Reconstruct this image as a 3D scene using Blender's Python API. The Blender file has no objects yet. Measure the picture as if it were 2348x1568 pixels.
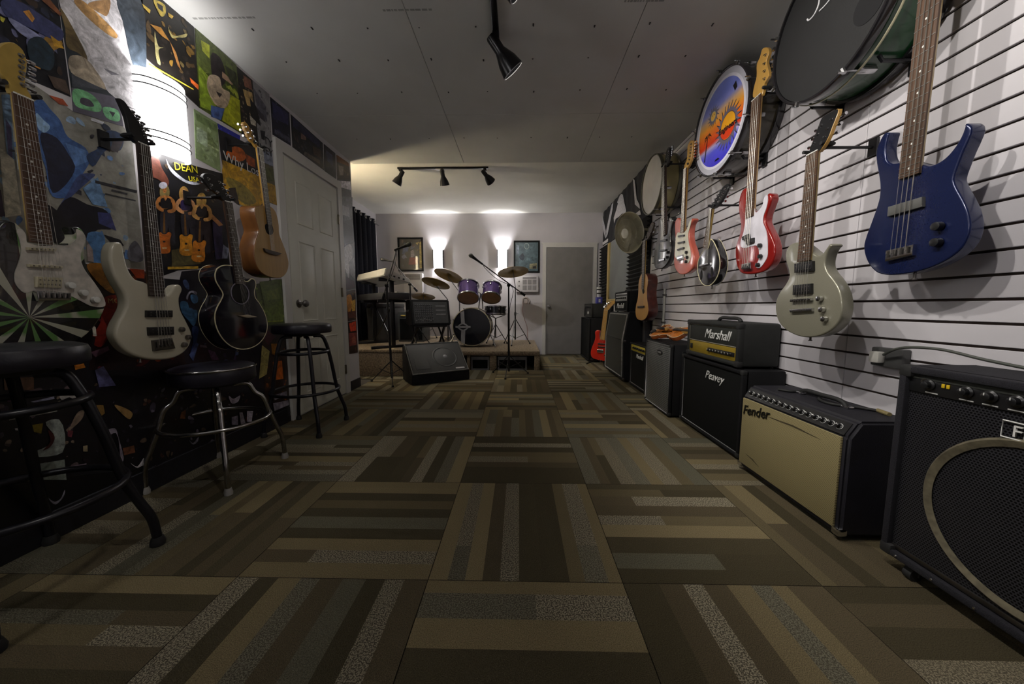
import bpy, bmesh, math, random
from math import pi, sin, cos, radians, atan, hypot
from mathutils import Vector, Matrix
from mathutils.geometry import tessellate_polygon
random.seed(7)
SC = bpy.context.scene
C = SC.collection
# ------------------------------------------------------------------ camera
cd = bpy.data.cameras.new('camera'); cam = bpy.data.objects.new('camera', cd); C.objects.link(cam)
cd.sensor_width = 36.0; cd.lens = 800 / 2348 * 36; cd.clip_start = 0.02
cam.location = (0, 0, .88); cam.rotation_euler = (pi/2 - atan(81/800), 0, atan(16/800))
SC.camera = cam
# ------------------------------------------------------------------ view and world
SC.view_settings.view_transform = 'Standard'; SC.view_settings.look = 'None'
SC.view_settings.gamma = 1; SC.view_settings.exposure = EXPO = 0.0
SC.view_settings.use_curve_mapping = False
w = bpy.data.worlds.new('world'); SC.world = w; w.use_nodes = True
w.node_tree.nodes['Background'].inputs[0].default_value = (.02, .02, .025, 1)
w.node_tree.nodes['Background'].inputs[1].default_value = 1.0
SC.cycles.use_denoising = True
SC.cycles.max_bounces = 8; SC.cycles.diffuse_bounces = 5; SC.cycles.sample_clamp_indirect = 4
# lamp powers (W): every one of these lives in a fitting built further down
P_SCONCE_LEFT, P_SCONCE_FAR, P_SCONCE_SIDE = 14.0, 62.0, 30.0
P_SPOT = 50.0
P_FAR_SPOT = 42.0
E_SHADE_LEFT, E_SHADE_NEAR, E_SHADE_FAR, E_SHADE_SIDE, E_LAMP = 4.0, 26.0, 11.0, 120.0, 6.0

# ------------------------------------------------------------------ materials
MATS = {}
def lin(h):
    if not isinstance(h, str): return tuple(h)
    h = h.lstrip('#'); v = [int(h[i:i+2], 16)/255 for i in (0, 2, 4)]
    return tuple(((x+.055)/1.055)**2.4 if x > .04045 else x/12.92 for x in v)
def mat(name, col, rough=.5, metal=0., var=.15, scale=12, bump=0., bscale=250, coat=0., detail=3, stretch=None, spec=None):
    if name in MATS: return MATS[name]
    m = bpy.data.materials.new(name); m.use_nodes = True; nt = m.node_tree; N = nt.nodes; L = nt.links
    b = N['Principled BSDF']; b.inputs['Roughness'].default_value = rough; b.inputs['Metallic'].default_value = metal
    if coat: b.inputs['Coat Weight'].default_value = coat; b.inputs['Coat Roughness'].default_value = .08
    if spec is not None: b.inputs['Specular IOR Level'].default_value = spec
    c = lin(col)
    tc = N.new('ShaderNodeTexCoord'); src = tc.outputs['Object']
    if stretch:
        mp = N.new('ShaderNodeMapping'); mp.inputs['Scale'].default_value = stretch; L.new(src, mp.inputs[0]); src = mp.outputs[0]
    nz = N.new('ShaderNodeTexNoise'); nz.inputs['Scale'].default_value = scale; nz.inputs['Detail'].default_value = detail; L.new(src, nz.inputs['Vector'])
    cr = N.new('ShaderNodeValToRGB'); L.new(nz.outputs[0], cr.inputs[0])
    cr.color_ramp.elements[0].position = .3; cr.color_ramp.elements[1].position = .7
    cr.color_ramp.elements[0].color = tuple(max(0, x*(1-var)) for x in c) + (1,)
    cr.color_ramp.elements[1].color = tuple(min(1, x*(1+var)) for x in c) + (1,)
    L.new(cr.outputs[0], b.inputs['Base Color'])
    if bump:
        n2 = N.new('ShaderNodeTexNoise'); n2.inputs['Scale'].default_value = bscale; n2.inputs['Detail'].default_value = 2; L.new(src, n2.inputs['Vector'])
        bp = N.new('ShaderNodeBump'); bp.inputs['Strength'].default_value = bump; bp.inputs['Distance'].default_value = .002
        L.new(n2.outputs[0], bp.inputs['Height']); L.new(bp.outputs[0], b.inputs['Normal'])
    MATS[name] = m; return m
def emit(name, col, s):
    if name in MATS: return MATS[name]
    m = bpy.data.materials.new(name); m.use_nodes = True; nt = m.node_tree
    b = nt.nodes['Principled BSDF']; b.inputs['Base Color'].default_value = (.8, .8, .8, 1); b.inputs['Roughness'].default_value = .4
    nz = nt.nodes.new('ShaderNodeTexNoise'); nz.inputs['Scale'].default_value = 6
    mx = nt.nodes.new('ShaderNodeMapRange'); mx.inputs[3].default_value = s*.92; mx.inputs[4].default_value = s*1.08
    nt.links.new(nz.outputs[0], mx.inputs[0]); nt.links.new(mx.outputs[0], b.inputs['Emission Strength'])
    b.inputs['Emission Color'].default_value = lin(col) + (1,)
    MATS[name] = m; return m
def attr_mat(name, rough=.4, mottle=.5, scale=14, distort=1.5, coat=0.):
    """flat print: colour comes from the face colours, broken up like ink and photograph grain"""
    if name in MATS: return MATS[name]
    m = bpy.data.materials.new(name); m.use_nodes = True; nt = m.node_tree; N = nt.nodes; L = nt.links
    b = N['Principled BSDF']; b.inputs['Roughness'].default_value = rough
    if coat: b.inputs['Coat Weight'].default_value = coat
    at = N.new('ShaderNodeVertexColor'); at.layer_name = 'Col'
    tc = N.new('ShaderNodeTexCoord'); nz = N.new('ShaderNodeTexNoise'); nz.inputs['Scale'].default_value = scale; nz.inputs['Detail'].default_value = 6
    nz.inputs['Distortion'].default_value = distort; L.new(tc.outputs['Object'], nz.inputs['Vector'])
    mr = N.new('ShaderNodeMapRange'); mr.inputs[1].default_value = .3; mr.inputs[2].default_value = .7
    mr.inputs[3].default_value = 1-mottle; mr.inputs[4].default_value = 1+mottle; L.new(nz.outputs[0], mr.inputs[0])
    n2 = N.new('ShaderNodeTexNoise'); n2.inputs['Scale'].default_value = scale*5; n2.inputs['Detail'].default_value = 4; n2.inputs['Distortion'].default_value = distort; L.new(tc.outputs['Object'], n2.inputs['Vector'])
    m3 = N.new('ShaderNodeMath'); m3.operation = 'MULTIPLY_ADD'; m3.inputs[1].default_value = mottle*1.6; m3.inputs[2].default_value = 1-mottle*.8; L.new(n2.outputs[0], m3.inputs[0])
    m4 = N.new('ShaderNodeMath'); m4.operation = 'MULTIPLY'; L.new(mr.outputs[0], m4.inputs[0]); L.new(m3.outputs[0], m4.inputs[1])
    mx = N.new('ShaderNodeMix'); mx.data_type = 'RGBA'; mx.blend_type = 'MULTIPLY'; mx.inputs[0].default_value = 1
    L.new(at.outputs[0], mx.inputs[6]); L.new(m4.outputs[0], mx.inputs[7]); L.new(mx.outputs[2], b.inputs['Base Color'])
    MATS[name] = m; return m
def perforated(name, metal_col, hole_col, scale, rough=.4, metal=.6, thr=.34, axes=(1, 2)):
    """punched steel or woven cloth whose holes are finer than can be told apart"""
    if name in MATS: return MATS[name]
    m = bpy.data.materials.new(name); m.use_nodes = True; nt = m.node_tree; N = nt.nodes; L = nt.links
    b = N['Principled BSDF']; b.inputs['Roughness'].default_value = rough; b.inputs['Metallic'].default_value = metal
    tc = N.new('ShaderNodeTexCoord'); sp = N.new('ShaderNodeSeparateXYZ'); L.new(tc.outputs['Object'], sp.inputs[0])
    def math_(op, a, bb=None):
        n = N.new('ShaderNodeMath'); n.operation = op
        for i, v in enumerate((a, bb)):
            if v is None: continue
            if isinstance(v, (int, float)): n.inputs[i].default_value = v
            else: L.new(v, n.inputs[i])
        return n.outputs[0]
    u = math_('MULTIPLY', sp.outputs[axes[0]], scale); v = math_('MULTIPLY', sp.outputs[axes[1]], scale*1.1547)
    row = math_('FLOOR', v); off = math_('MULTIPLY', math_('MODULO', math_('ABSOLUTE', row), 2.0), .5)
    du = math_('SUBTRACT', math_('FRACT', math_('ADD', u, off)), .5); dv = math_('SUBTRACT', math_('FRACT', v), .5)
    d = math_('SQRT', math_('ADD', math_('MULTIPLY', du, du), math_('MULTIPLY', dv, dv)))
    h = math_('LESS_THAN', d, thr)
    mx = N.new('ShaderNodeMix'); mx.data_type = 'RGBA'; L.new(h, mx.inputs[0])
    mx.inputs[6].default_value = lin(metal_col)+(1,); mx.inputs[7].default_value = lin(hole_col)+(1,)
    L.new(mx.outputs[2], b.inputs['Base Color'])
    bp = N.new('ShaderNodeBump'); bp.inputs['Strength'].default_value = .6; bp.inputs['Distance'].default_value = .002; bp.invert = True
    L.new(h, bp.inputs['Height']); L.new(bp.outputs[0], b.inputs['Normal'])
    MATS[name] = m; return m
def carpet_mat():
    m = bpy.data.materials.new('carpet_pile'); m.use_nodes = True; nt = m.node_tree; N = nt.nodes; L = nt.links
    b = N['Principled BSDF']; b.inputs['Roughness'].default_value = .95; b.inputs['Specular IOR Level'].default_value = .1
    at = N.new('ShaderNodeVertexColor'); at.layer_name = 'Col'; tc = N.new('ShaderNodeTexCoord')
    n1 = N.new('ShaderNodeTexNoise'); n1.inputs['Scale'].default_value = 240; n1.inputs['Detail'].default_value = 1; L.new(tc.outputs['Object'], n1.inputs['Vector'])
    r1 = N.new('ShaderNodeMapRange'); r1.inputs[1].default_value = .46; r1.inputs[2].default_value = .54; L.new(n1.outputs[0], r1.inputs[0])
    mu = N.new('ShaderNodeMath'); mu.operation = 'MULTIPLY'; L.new(r1.outputs[0], mu.inputs[0]); L.new(at.outputs['Alpha'], mu.inputs[1])
    mx = N.new('ShaderNodeMix'); mx.data_type = 'RGBA'; L.new(mu.outputs[0], mx.inputs[0]); L.new(at.outputs[0], mx.inputs[6]); mx.inputs[7].default_value = (.050, .042, .030, 1)
    n2 = N.new('ShaderNodeTexNoise'); n2.inputs['Scale'].default_value = 420; n2.inputs['Detail'].default_value = 2; L.new(tc.outputs['Object'], n2.inputs['Vector'])
    r2 = N.new('ShaderNodeMapRange'); r2.inputs[1].default_value = .3; r2.inputs[2].default_value = .7; r2.inputs[3].default_value = .55; r2.inputs[4].default_value = 1.45; L.new(n2.outputs[0], r2.inputs[0])
    m2 = N.new('ShaderNodeMix'); m2.data_type = 'RGBA'; m2.blend_type = 'MULTIPLY'; m2.inputs[0].default_value = 1; L.new(mx.outputs[2], m2.inputs[6]); L.new(r2.outputs[0], m2.inputs[7])
    L.new(m2.outputs[2], b.inputs['Base Color'])
    bp = N.new('ShaderNodeBump'); bp.inputs['Strength'].default_value = .7; bp.inputs['Distance'].default_value = .004; L.new(n2.outputs[0], bp.inputs['Height']); L.new(bp.outputs[0], b.inputs['Normal'])
    return m

# ------------------------------------------------------------------ objects
ROOT = {}
def tag(o, label=None, cat=None, group=None, kind=None):
    if label: o['label'] = label
    if cat: o['category'] = cat
    if group: o['group'] = group
    if kind: o['kind'] = kind
    return o
def thing(name, label, cat, loc, rot=None, group=None, local=False):
    """an Empty at the thing's base; its parts are given in world coordinates unless rot/local"""
    o = bpy.data.objects.new(name, None); C.objects.link(o); o.empty_display_size = .05
    o.location = loc
    if rot is not None: o.matrix_world = Matrix.Translation(loc) @ (rot.to_4x4() if isinstance(rot, Matrix) else rot)
    ROOT[o.name] = None if (local or rot is not None) else Vector(loc)
    return tag(o, label, cat, group)
def obj(name, bm, m, parent=None, smooth=35, kind=None, label=None):
    bmesh.ops.recalc_face_normals(bm, faces=bm.faces)
    me = bpy.data.meshes.new(name); bm.to_mesh(me); bm.free()
    return link(name, me, m, parent, smooth, kind, label)
def link(name, me, m, parent=None, smooth=35, kind=None, label=None):
    o = bpy.data.objects.new(name, me); C.objects.link(o)
    for x in (m if isinstance(m, (list, tuple)) else [m]): me.materials.append(x)
    if parent is not None:
        o.parent = parent; off = ROOT.get(parent.name); ROOT[o.name] = off
        if off is not None:
            if parent.type == 'EMPTY' or parent.parent: me.transform(Matrix.Translation(-off))
    if smooth and len(me.polygons):
        me.polygons.foreach_set('use_smooth', [True]*len(me.polygons)); me.set_sharp_from_angle(angle=radians(smooth))
    if kind: o['kind'] = kind
    if label: o['label'] = label
    return o
def BM(): return bmesh.new()
def merge(bm, t):
    me = bpy.data.meshes.new('t'); t.to_mesh(me); t.free(); bm.from_mesh(me); bpy.data.meshes.remove(me)
def box(bm, x0, x1, y0, y1, z0, z1, bev=0, seg=2):
    t = bmesh.new(); v = [t.verts.new((x, y, z)) for x in (x0, x1) for y in (y0, y1) for z in (z0, z1)]
    for f in ((0,1,3,2),(4,6,7,5),(0,4,5,1),(2,3,7,6),(0,2,6,4),(1,5,7,3)): t.faces.new([v[i] for i in f])
    if bev: bmesh.ops.bevel(t, geom=list(t.edges), offset=bev, segments=seg, affect='EDGES', profile=.5)
    merge(bm, t); return bm
def B(*a, **k): return box(BM(), *a, **k)
def hull(bm, pts8):
    v = [bm.verts.new(p) for p in pts8]
    for f in ((0,1,3,2),(4,6,7,5),(0,4,5,1),(2,3,7,6),(0,2,6,4),(1,5,7,3)): bm.faces.new([v[i] for i in f])
    return bm
def basis(d):
    d = Vector(d).normalized(); a = Vector((0, 0, 1)) if abs(d.z) < .9 else Vector((1, 0, 0))
    u = d.cross(a).normalized(); return u, d.cross(u).normalized(), d
def cyl(bm, p0, p1, r0, r1=None, n=12, caps=True):
    r1 = r0 if r1 is None else r1; p0, p1 = Vector(p0), Vector(p1); u, v, d = basis(p1-p0)
    a = [bm.verts.new(p0+(u*cos(2*pi*i/n)+v*sin(2*pi*i/n))*r0) for i in range(n)]
    b = [bm.verts.new(p1+(u*cos(2*pi*i/n)+v*sin(2*pi*i/n))*r1) for i in range(n)]
    for i in range(n): bm.faces.new((a[i], a[(i+1) % n], b[(i+1) % n], b[i]))
    if caps: bm.faces.new(a); bm.faces.new(b[::-1])
    return bm
def tube(bm, pts, r, n=8, closed=False):
    pts = [Vector(p) for p in pts]; k = len(pts); rings = []; u = None
    for i, p in enumerate(pts):
        if closed: d = pts[(i+1) % k]-pts[i-1]
        else: d = pts[min(i+1, k-1)]-pts[max(i-1, 0)]
        if d.length < 1e-9: d = Vector((0, 0, 1))
        d.normalize()
        if u is None: u = basis(d)[0]
        u = (u-d*u.dot(d)).normalized(); v = d.cross(u)
        rings.append([bm.verts.new(p+(u*cos(2*pi*j/n)+v*sin(2*pi*j/n))*r) for j in range(n)])
    for i in range(k if closed else k-1):
        a, b = rings[i], rings[(i+1) % k]
        sh = 0
        if closed and i == k-1:
            sh = min(range(n), key=lambda s: (a[0].co-b[s].co).length)
        for j in range(n): bm.faces.new((a[j], a[(j+1) % n], b[(j+1+sh) % n], b[(j+sh) % n]))
    if not closed: bm.faces.new(rings[0]); bm.faces.new(rings[-1][::-1])
    return bm
def lathe(bm, prof, o=(0, 0, 0), d=(0, 0, 1), n=24, closed_ends=True):
    o = Vector(o); u, v, d = basis(d); rings = []
    for r, h in prof:
        if r < 1e-6: rings.append([bm.verts.new(o+d*h)])
        else: rings.append([bm.verts.new(o+d*h+(u*cos(2*pi*i/n)+v*sin(2*pi*i/n))*r) for i in range(n)])
    for a, b in zip(rings, rings[1:]):
        for i in range(n):
            j = (i+1) % n
            if len(a) == 1 and len(b) == 1: continue
            if len(a) == 1: bm.faces.new((a[0], b[j], b[i]))
            elif len(b) == 1: bm.faces.new((a[i], a[j], b[0]))
            else: bm.faces.new((a[i], a[j], b[j], b[i]))
    return bm
def spline(pts, n=5, closed=True):
    out = []; k = len(pts)
    P = [Vector(p) for p in pts]
    for i in range(k if closed else k-1):
        p0, p1, p2, p3 = (P[(i-1) % k], P[i], P[(i+1) % k], P[(i+2) % k]) if closed else (P[max(i-1, 0)], P[i], P[i+1], P[min(i+2, k-1)])
        t0 = 0; t1 = t0+max((p1-p0).length, 1e-6)**.5; t2 = t1+max((p2-p1).length, 1e-6)**.5; t3 = t2+max((p3-p2).length, 1e-6)**.5
        for j in range(n):
            t = t1+(t2-t1)*j/n
            A1 = p0*((t1-t)/(t1-t0))+p1*((t-t0)/(t1-t0)); A2 = p1*((t2-t)/(t2-t1))+p2*((t-t1)/(t2-t1)); A3 = p2*((t3-t)/(t3-t2))+p3*((t-t2)/(t3-t2))
            B1 = A1*((t2-t)/(t2-t0))+A2*((t-t0)/(t2-t0)); B2 = A2*((t3-t)/(t3-t1))+A3*((t-t1)/(t3-t1))
            out.append(B1*((t2-t)/(t2-t1))+B2*((t-t1)/(t2-t1)))
    if not closed: out.append(P[-1])
    return [tuple(p) for p in out]
def frame(side, X0):
    """plane of a wall: (u, v) along it, w out into the room"""
    if side == 'R': return lambda u, v, w=0: Vector((X0-w, u, v))
    if side == 'L': return lambda u, v, w=0: Vector((X0+w, u, v))
    if side == 'B': return lambda u, v, w=0: Vector((u, X0-w, v))
    if side == 'T': return lambda u, v, w=0: Vector((u, v, X0+w))
def area(p): return sum(p[i-1][0]*p[i][1]-p[i][0]*p[i-1][1] for i in range(len(p)))/2
def inset(poly, d):
    k = len(poly); s = 1 if area(poly) > 0 else -1; out = []
    for i in range(k):
        a, b, c = Vector(poly[i-1]), Vector(poly[i]), Vector(poly[(i+1) % k])
        t = (c-a); t = t.normalized() if t.length > 1e-9 else Vector((1, 0)); nrm = Vector((-t.y, t.x))*s
        out.append(tuple(b+nrm*d))
    return out
def cap(bm, vs, poly):
    if len(vs) < 5: bm.faces.new(vs); return
    for a, b, c in tessellate_polygon([[Vector((u, v, 0)) for u, v in poly]]):
        try: bm.faces.new((vs[a], vs[b], vs[c]))
        except ValueError: pass
def prism(bm, F, poly, w0, w1):
    a = [bm.verts.new(F(u, v, w0)) for u, v in poly]; b = [bm.verts.new(F(u, v, w1)) for u, v in poly]; k = len(poly)
    cap(bm, a, poly); cap(bm, b, poly)
    for i in range(k): bm.faces.new((a[i], a[(i+1) % k], b[(i+1) % k], b[i]))
    return bm
def rounded(bm, F, poly, w0, w1, r, seg=3):
    """slab w0 (back) to w1 (front) with rounded edges"""
    k = len(poly); rings = []
    for i in range(seg+1):
        a = pi/2*i/seg; rings.append((r*(1-sin(a)), w0+r*(1-cos(a))))
    for i in range(seg, -1, -1):
        a = pi/2*i/seg; rings.append((r*(1-sin(a)), w1-r*(1-cos(a))))
    vs = []
    for d, w in rings:
        q = inset(poly, d) if d > 1e-6 else poly
        vs.append([bm.verts.new(F(u, v, w)) for u, v in q])
    for a, b in zip(vs, vs[1:]):
        for i in range(k): bm.faces.new((a[i], a[(i+1) % k], b[(i+1) % k], b[i]))
    q = inset(poly, rings[0][0]) if rings[0][0] > 1e-6 else poly
    cap(bm, vs[0], q); cap(bm, vs[-1], q); return bm
def rect(u0, u1, v0, v1): return [(u0, v0), (u1, v0), (u1, v1), (u0, v1)]
def circ(u, v, r, n=16, rv=None): return [(u+r*cos(2*pi*i/n), v+(rv or r)*sin(2*pi*i/n)) for i in range(n)]
def text(name, s, pos, xdir, ydir, size, m, parent, shear=0, ext=.001, bold=0, align='LEFT', label=None):
    cu = bpy.data.curves.new(name, 'FONT'); cu.body = s; cu.size = size; cu.extrude = ext; cu.shear = shear; cu.offset = bold; cu.align_x = align; cu.resolution_u = 2
    t = bpy.data.objects.new(name, cu); me = bpy.data.meshes.new_from_object(t); bpy.data.objects.remove(t); bpy.data.curves.remove(cu)
    x = Vector(xdir).normalized(); y = Vector(ydir).normalized(); z = x.cross(y)
    me.transform(Matrix.Translation(pos) @ Matrix((x, y, z)).transposed().to_4x4())
    return link(name, me, m, parent, 0, label=label)
def facecol(me, cols, default=(1, 1, 1, 0)):
    ca = me.color_attributes.new('Col', 'FLOAT_COLOR', 'CORNER')
    for p, c in zip(me.polygons, cols):
        for li in p.loop_indices: ca.data[li].color = tuple(c) if len(c) == 4 else tuple(c)+(1,)
def dup(root, loc, label=None):
    r = root.copy(); C.objects.link(r); r.location = loc
    if label: r['label'] = label
    for ch in list(root.children):
        c = ch.copy(); C.objects.link(c); c.parent = r
        for g in ch.children:
            d = g.copy(); C.objects.link(d); d.parent = c
    return r
# ================================================================== the room
XL, XR, YB, XF, YE, ZN, ZF, Y0 = -1.77, 1.5, 6.42, -2.58, 3.79, 2.39, 2.54, -1.7
WHITE = mat('wall_paint', (.62, .60, .62), .6, var=.04, scale=3, bump=.15, bscale=120)
CEIL = mat('ceiling_board', (.60, .60, .585), .75, var=.05, scale=2.5, bump=.15, bscale=90)
TRIM = mat('trim_paint', (.62, .61, .58), .4, var=.04, scale=4)
BLACKP = mat('black_paint', (.008, .008, .012), .5, var=.3)
def struct(name, bm, m, parent=None, smooth=0):
    o = obj(name, bm, m, parent, smooth)
    if parent is None: o['kind'] = 'structure'
    return o
# floor: a slab with carpet tiles laid on it quarter-turned
floor = struct('floor', B(XF-.1, XR+.1, Y0-.1, YB+.1, -.12, -.008), mat('underlay', (.05, .045, .04), .9))
CARPET = carpet_mat()
PAL = {'D': (0.065, 0.054, 0.031, 0), 'B': (0.091, 0.073, 0.043, 0.1), 'M': (0.126, 0.103, 0.057, 0.1), 'T': (0.194, 0.156, 0.085, 0.1), 'S': (0.278, 0.246, 0.172, 0.85), 'K': (0.162, 0.151, 0.106, 0.7), 'G': (0.12, 0.114, 0.078, 0.35), 'L': (0.235, 0.203, 0.136, 0.7)}
TS = .6275; TX0, TY0 = -.293, .413
# strips of the tiles that show largest: (share of the width, kind) or (share, kind, kind, break point)
SPEC = {(0, 1): [(.1, 'T'), (.09, 'S', 'K', .74), (.09, 'T'), (.09, 'B'), (.1, 'S'), (.12, 'D'), (.14, 'D'), (.08, 'M'), (.12, 'S', 'K', .72), (.07, 'T')],
        (0, 0): [(.08, 'T'), (.14, 'K', 'S', .55), (.14, 'T'), (.16, 'D'), (.14, 'D', 'G', .45), (.1, 'M'), (.12, 'S'), (.12, 'B')],
        (1, 1): [(.08, 'D'), (.1, 'M', 'D', .55), (.12, 'B', 'S', .3), (.12, 'B'), (.1, 'S', 'M', .42), (.12, 'T'), (.14, 'D'), (.12, 'G', 'D', .58), (.1, 'D')],
        (-1, 1): [(.09, 'T'), (.08, 'T'), (.1, 'D'), (.1, 'M'), (.1, 'D'), (.12, 'G'), (.1, 'D'), (.1, 'T'), (.1, 'B', 'S', .3), (.11, 'T')],
        (0, 2): [(.18, 'D'), (.1, 'S'), (.12, 'D'), (.1, 'M'), (.12, 'L', 'M', .55), (.1, 'B'), (.28, 'D')],
        (1, 0): [(.1, 'D'), (.08, 'D'), (.12, 'B'), (.1, 'S'), (.12, 'B'), (.12, 'T'), (.1, 'K'), (.08, 'T'), (.18, 'B')],
        (-1, 0): [(.12, 'S'), (.1, 'D'), (.12, 'T'), (.1, 'K'), (.12, 'B'), (.12, 'G'), (.1, 'D'), (.1, 'S'), (.12, 'B')]}
def tile(i, j):
    x0, y0 = TX0+i*TS, TY0+j*TS; along = (i+j) % 2      # 1: strips run away from the door end
    x1, y1 = x0+TS, y0+TS
    lo = XL if (y0 < YE-.1) else XF
    cx0, cx1 = max(x0, lo+.002), min(x1, XR-.002); cy1 = min(y1, YB-.002)
    if cx1-cx0 < .05 or cy1-y0 < .05: return
    rnd = random.Random(i*131+j*17+5); sp = SPEC.get((i, j))
    if not sp:
        sp = []; tot = 0; prev = ''
        while tot < .97:
            wv = rnd.choice((.08, .1, .12, .14)); k = rnd.choice([c for c in 'DDBBMMTTSKGL' if c != prev]); prev = k
            sp.append((wv, k) if rnd.random() < .7 else (wv, k, rnd.choice('DBMSK'), rnd.uniform(.3, .7))); tot += wv
    s = sum(a[0] for a in sp); g = .0012; t0 = 0; quads = []
    for a in sp:
        t1 = t0+a[0]/s
        segs = [(0, 1, a[1])] if len(a) == 2 else [(0, a[3], a[1]), (a[3], 1, a[2])]
        for s0, s1, k in segs:
            # strip axis t across, s along; far-to-near listing for cross tiles, left-to-right for the others
            if along: q = (x0+t0*TS, x0+t1*TS, y0+(1-s1)*TS, y0+(1-s0)*TS)
            else: q = (x0+s0*TS, x0+s1*TS, y1-t1*TS, y1-t0*TS)
            qx0, qx1, qy0, qy1 = max(q[0], cx0+g), min(q[1], cx1-g), max(q[2], y0+g), min(q[3], cy1-g)
            if qx1-qx0 > .002 and qy1-qy0 > .002: quads.append((qx0, qx1, qy0, qy1, k))
        t0 = t1
    bm = BM(); cols = []
    for qx0, qx1, qy0, qy1, k in quads:
        bm.faces.new([bm.verts.new((x, y, 0)) for x, y in rect(qx0, qx1, qy0, qy1)]); c = PAL[k]; f = rnd.uniform(.88, 1.12); cols.append((c[0]*f, c[1]*f, c[2]*f, c[3]))
    e = [(cx0+g, y0+g), (cx1-g, y0+g), (cx1-g, cy1-g), (cx0+g, cy1-g)]
    for a in range(4):
        (ax, ay), (bx, by) = e[a], e[(a+1) % 4]
        bm.faces.new([bm.verts.new(p) for p in ((ax, ay, -.008), (bx, by, -.008), (bx, by, 0), (ax, ay, 0))]); cols.append((.05, .04, .03, 0))
    me = bpy.data.meshes.new('carpet_tile'); bm.to_mesh(me); bm.free(); facecol(me, cols)
    link('carpet_tile', me, CARPET, floor, 0)
for j in range(-2, 10):
    for i in range(-4, 3): tile(i, j)
# side walls
wall_left = struct('wall_left', B(XL-.12, XL, Y0, YE, 0, ZF+.1), WHITE)
struct('wall_far_left', B(XF-.1, XF, YE-.12, YB, 0, ZF+.1), WHITE)
struct('wall_return', B(XF, XL-.12, YE-.12, YE-.02, 0, ZF+.1), WHITE)
struct('wall_back', B(XF-.1, XR+.1, YB, YB+.1, 0, ZF+.1), mat('back_wall_paint', (.56, .54, .57), .6, var=.04, scale=3, bump=.12, bscale=120))
struct('wall_rear', B(XL-.1, XR+.1, Y0-.1, Y0, 0, ZF), WHITE)
struct('baseboard_left', B(XL, XL+.012, Y0, 2.55, 0, .11, .003), BLACKP)
struct('trim_4', B(XL, XL+.0008, .3, 2.598, .11, 1.02), BLACKP)
struct('baseboard_end', B(XL, XL+.012, 3.57, YE, 0, .1, .003), mat('navy_vinyl', (.01, .01, .02), .5))
# right wall: dark backing with horizontal slats, seam between the panels
wall_right = struct('wall_right', B(XR+.012, XR+.12, Y0, YB, 0, ZF+.1), mat('slat_groove', (.035, .02, .012), .7))
struct('wall_right_plain', B(XR, XR+.012, 4.05, YB, 0, ZF), WHITE)
SLAT = mat('slat_laminate', (.56, .54, .57), .38, var=.03, scale=5)
P = .0765; zz = .903-11*P
slat_me = {}
for y0_, y1_ in ((-.83, 1.618), (1.6205, 4.05)):
    z = zz
    while z < ZN-.01:
        a, b_ = max(z+.0045, .005), min(z+P-.0045, ZN-.002)
        if b_-a > .01:
            key = (y0_, round(b_-a, 4))
            if key not in slat_me:
                bm = BM(); box(bm, 0, .012, y0_, y1_, 0, b_-a, .0015, 1)
                bmesh.ops.recalc_face_normals(bm, faces=bm.faces); me = bpy.data.meshes.new('slat'); bm.to_mesh(me); bm.free(); me.materials.append(SLAT); slat_me[key] = me
            o = bpy.data.objects.new('slat', slat_me[key]); C.objects.link(o); o.parent = wall_right; o.location = (XR, 0, a)
        z += P
# ceilings: near one hung lower, boards with open joints and nail heads
ceiling = struct('ceiling', B(XF, XR+.12, Y0, 3.85, ZN+.012, ZF+.2), CEIL)
for a0, a1 in ((XL, -.586), (-.583, .634), (.637, XR)):
    for c0, c1 in ((Y0, .48), (.483, 2.918), (2.921, 3.85)):
        struct('ceiling_board', B(a0, a1, c0, c1, ZN, ZN+.012, .0012, 1), CEIL, ceiling)
NAIL = mat('nail_head', (.02, .02, .02), .6)
bm = BM()
for yy in (2.05, 2.3, 2.62, 3.3):
    for k in range(9):
        x = -1.45+k*.31+random.uniform(-.03, .03); cyl(bm, (x, yy+random.uniform(-.02, .02), ZN-.0012), (x, yy, ZN), .0045, n=6)
o = struct('nail', bm, NAIL, ceiling); o['kind'] = 'stuff'
PRINTG = mat('board_stamp', (.30, .30, .29), .8)
for x0, x1, yy in ((-1.72, -1.40, 1.96), (-.70, -.45, 1.93), (.52, .70, 1.90), (.75, .98, 1.88)):
    bm = BM(); x = x0
    while x < x1:
        d = random.uniform(.008, .03); box(bm, x, x+d, yy, yy+.012, ZN-.0004, ZN, 0); x += d+random.uniform(.003, .008)
    o = struct('board_stamp', bm, PRINTG, ceiling)
ceiling2 = struct('ceiling_far', B(XF-.1, XR+.1, 3.85, YB+.1, ZF, ZF+.1), mat('ceiling_far_board', (.80, .79, .74), .7, var=.05, scale=2, bump=.12, bscale=90))
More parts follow.
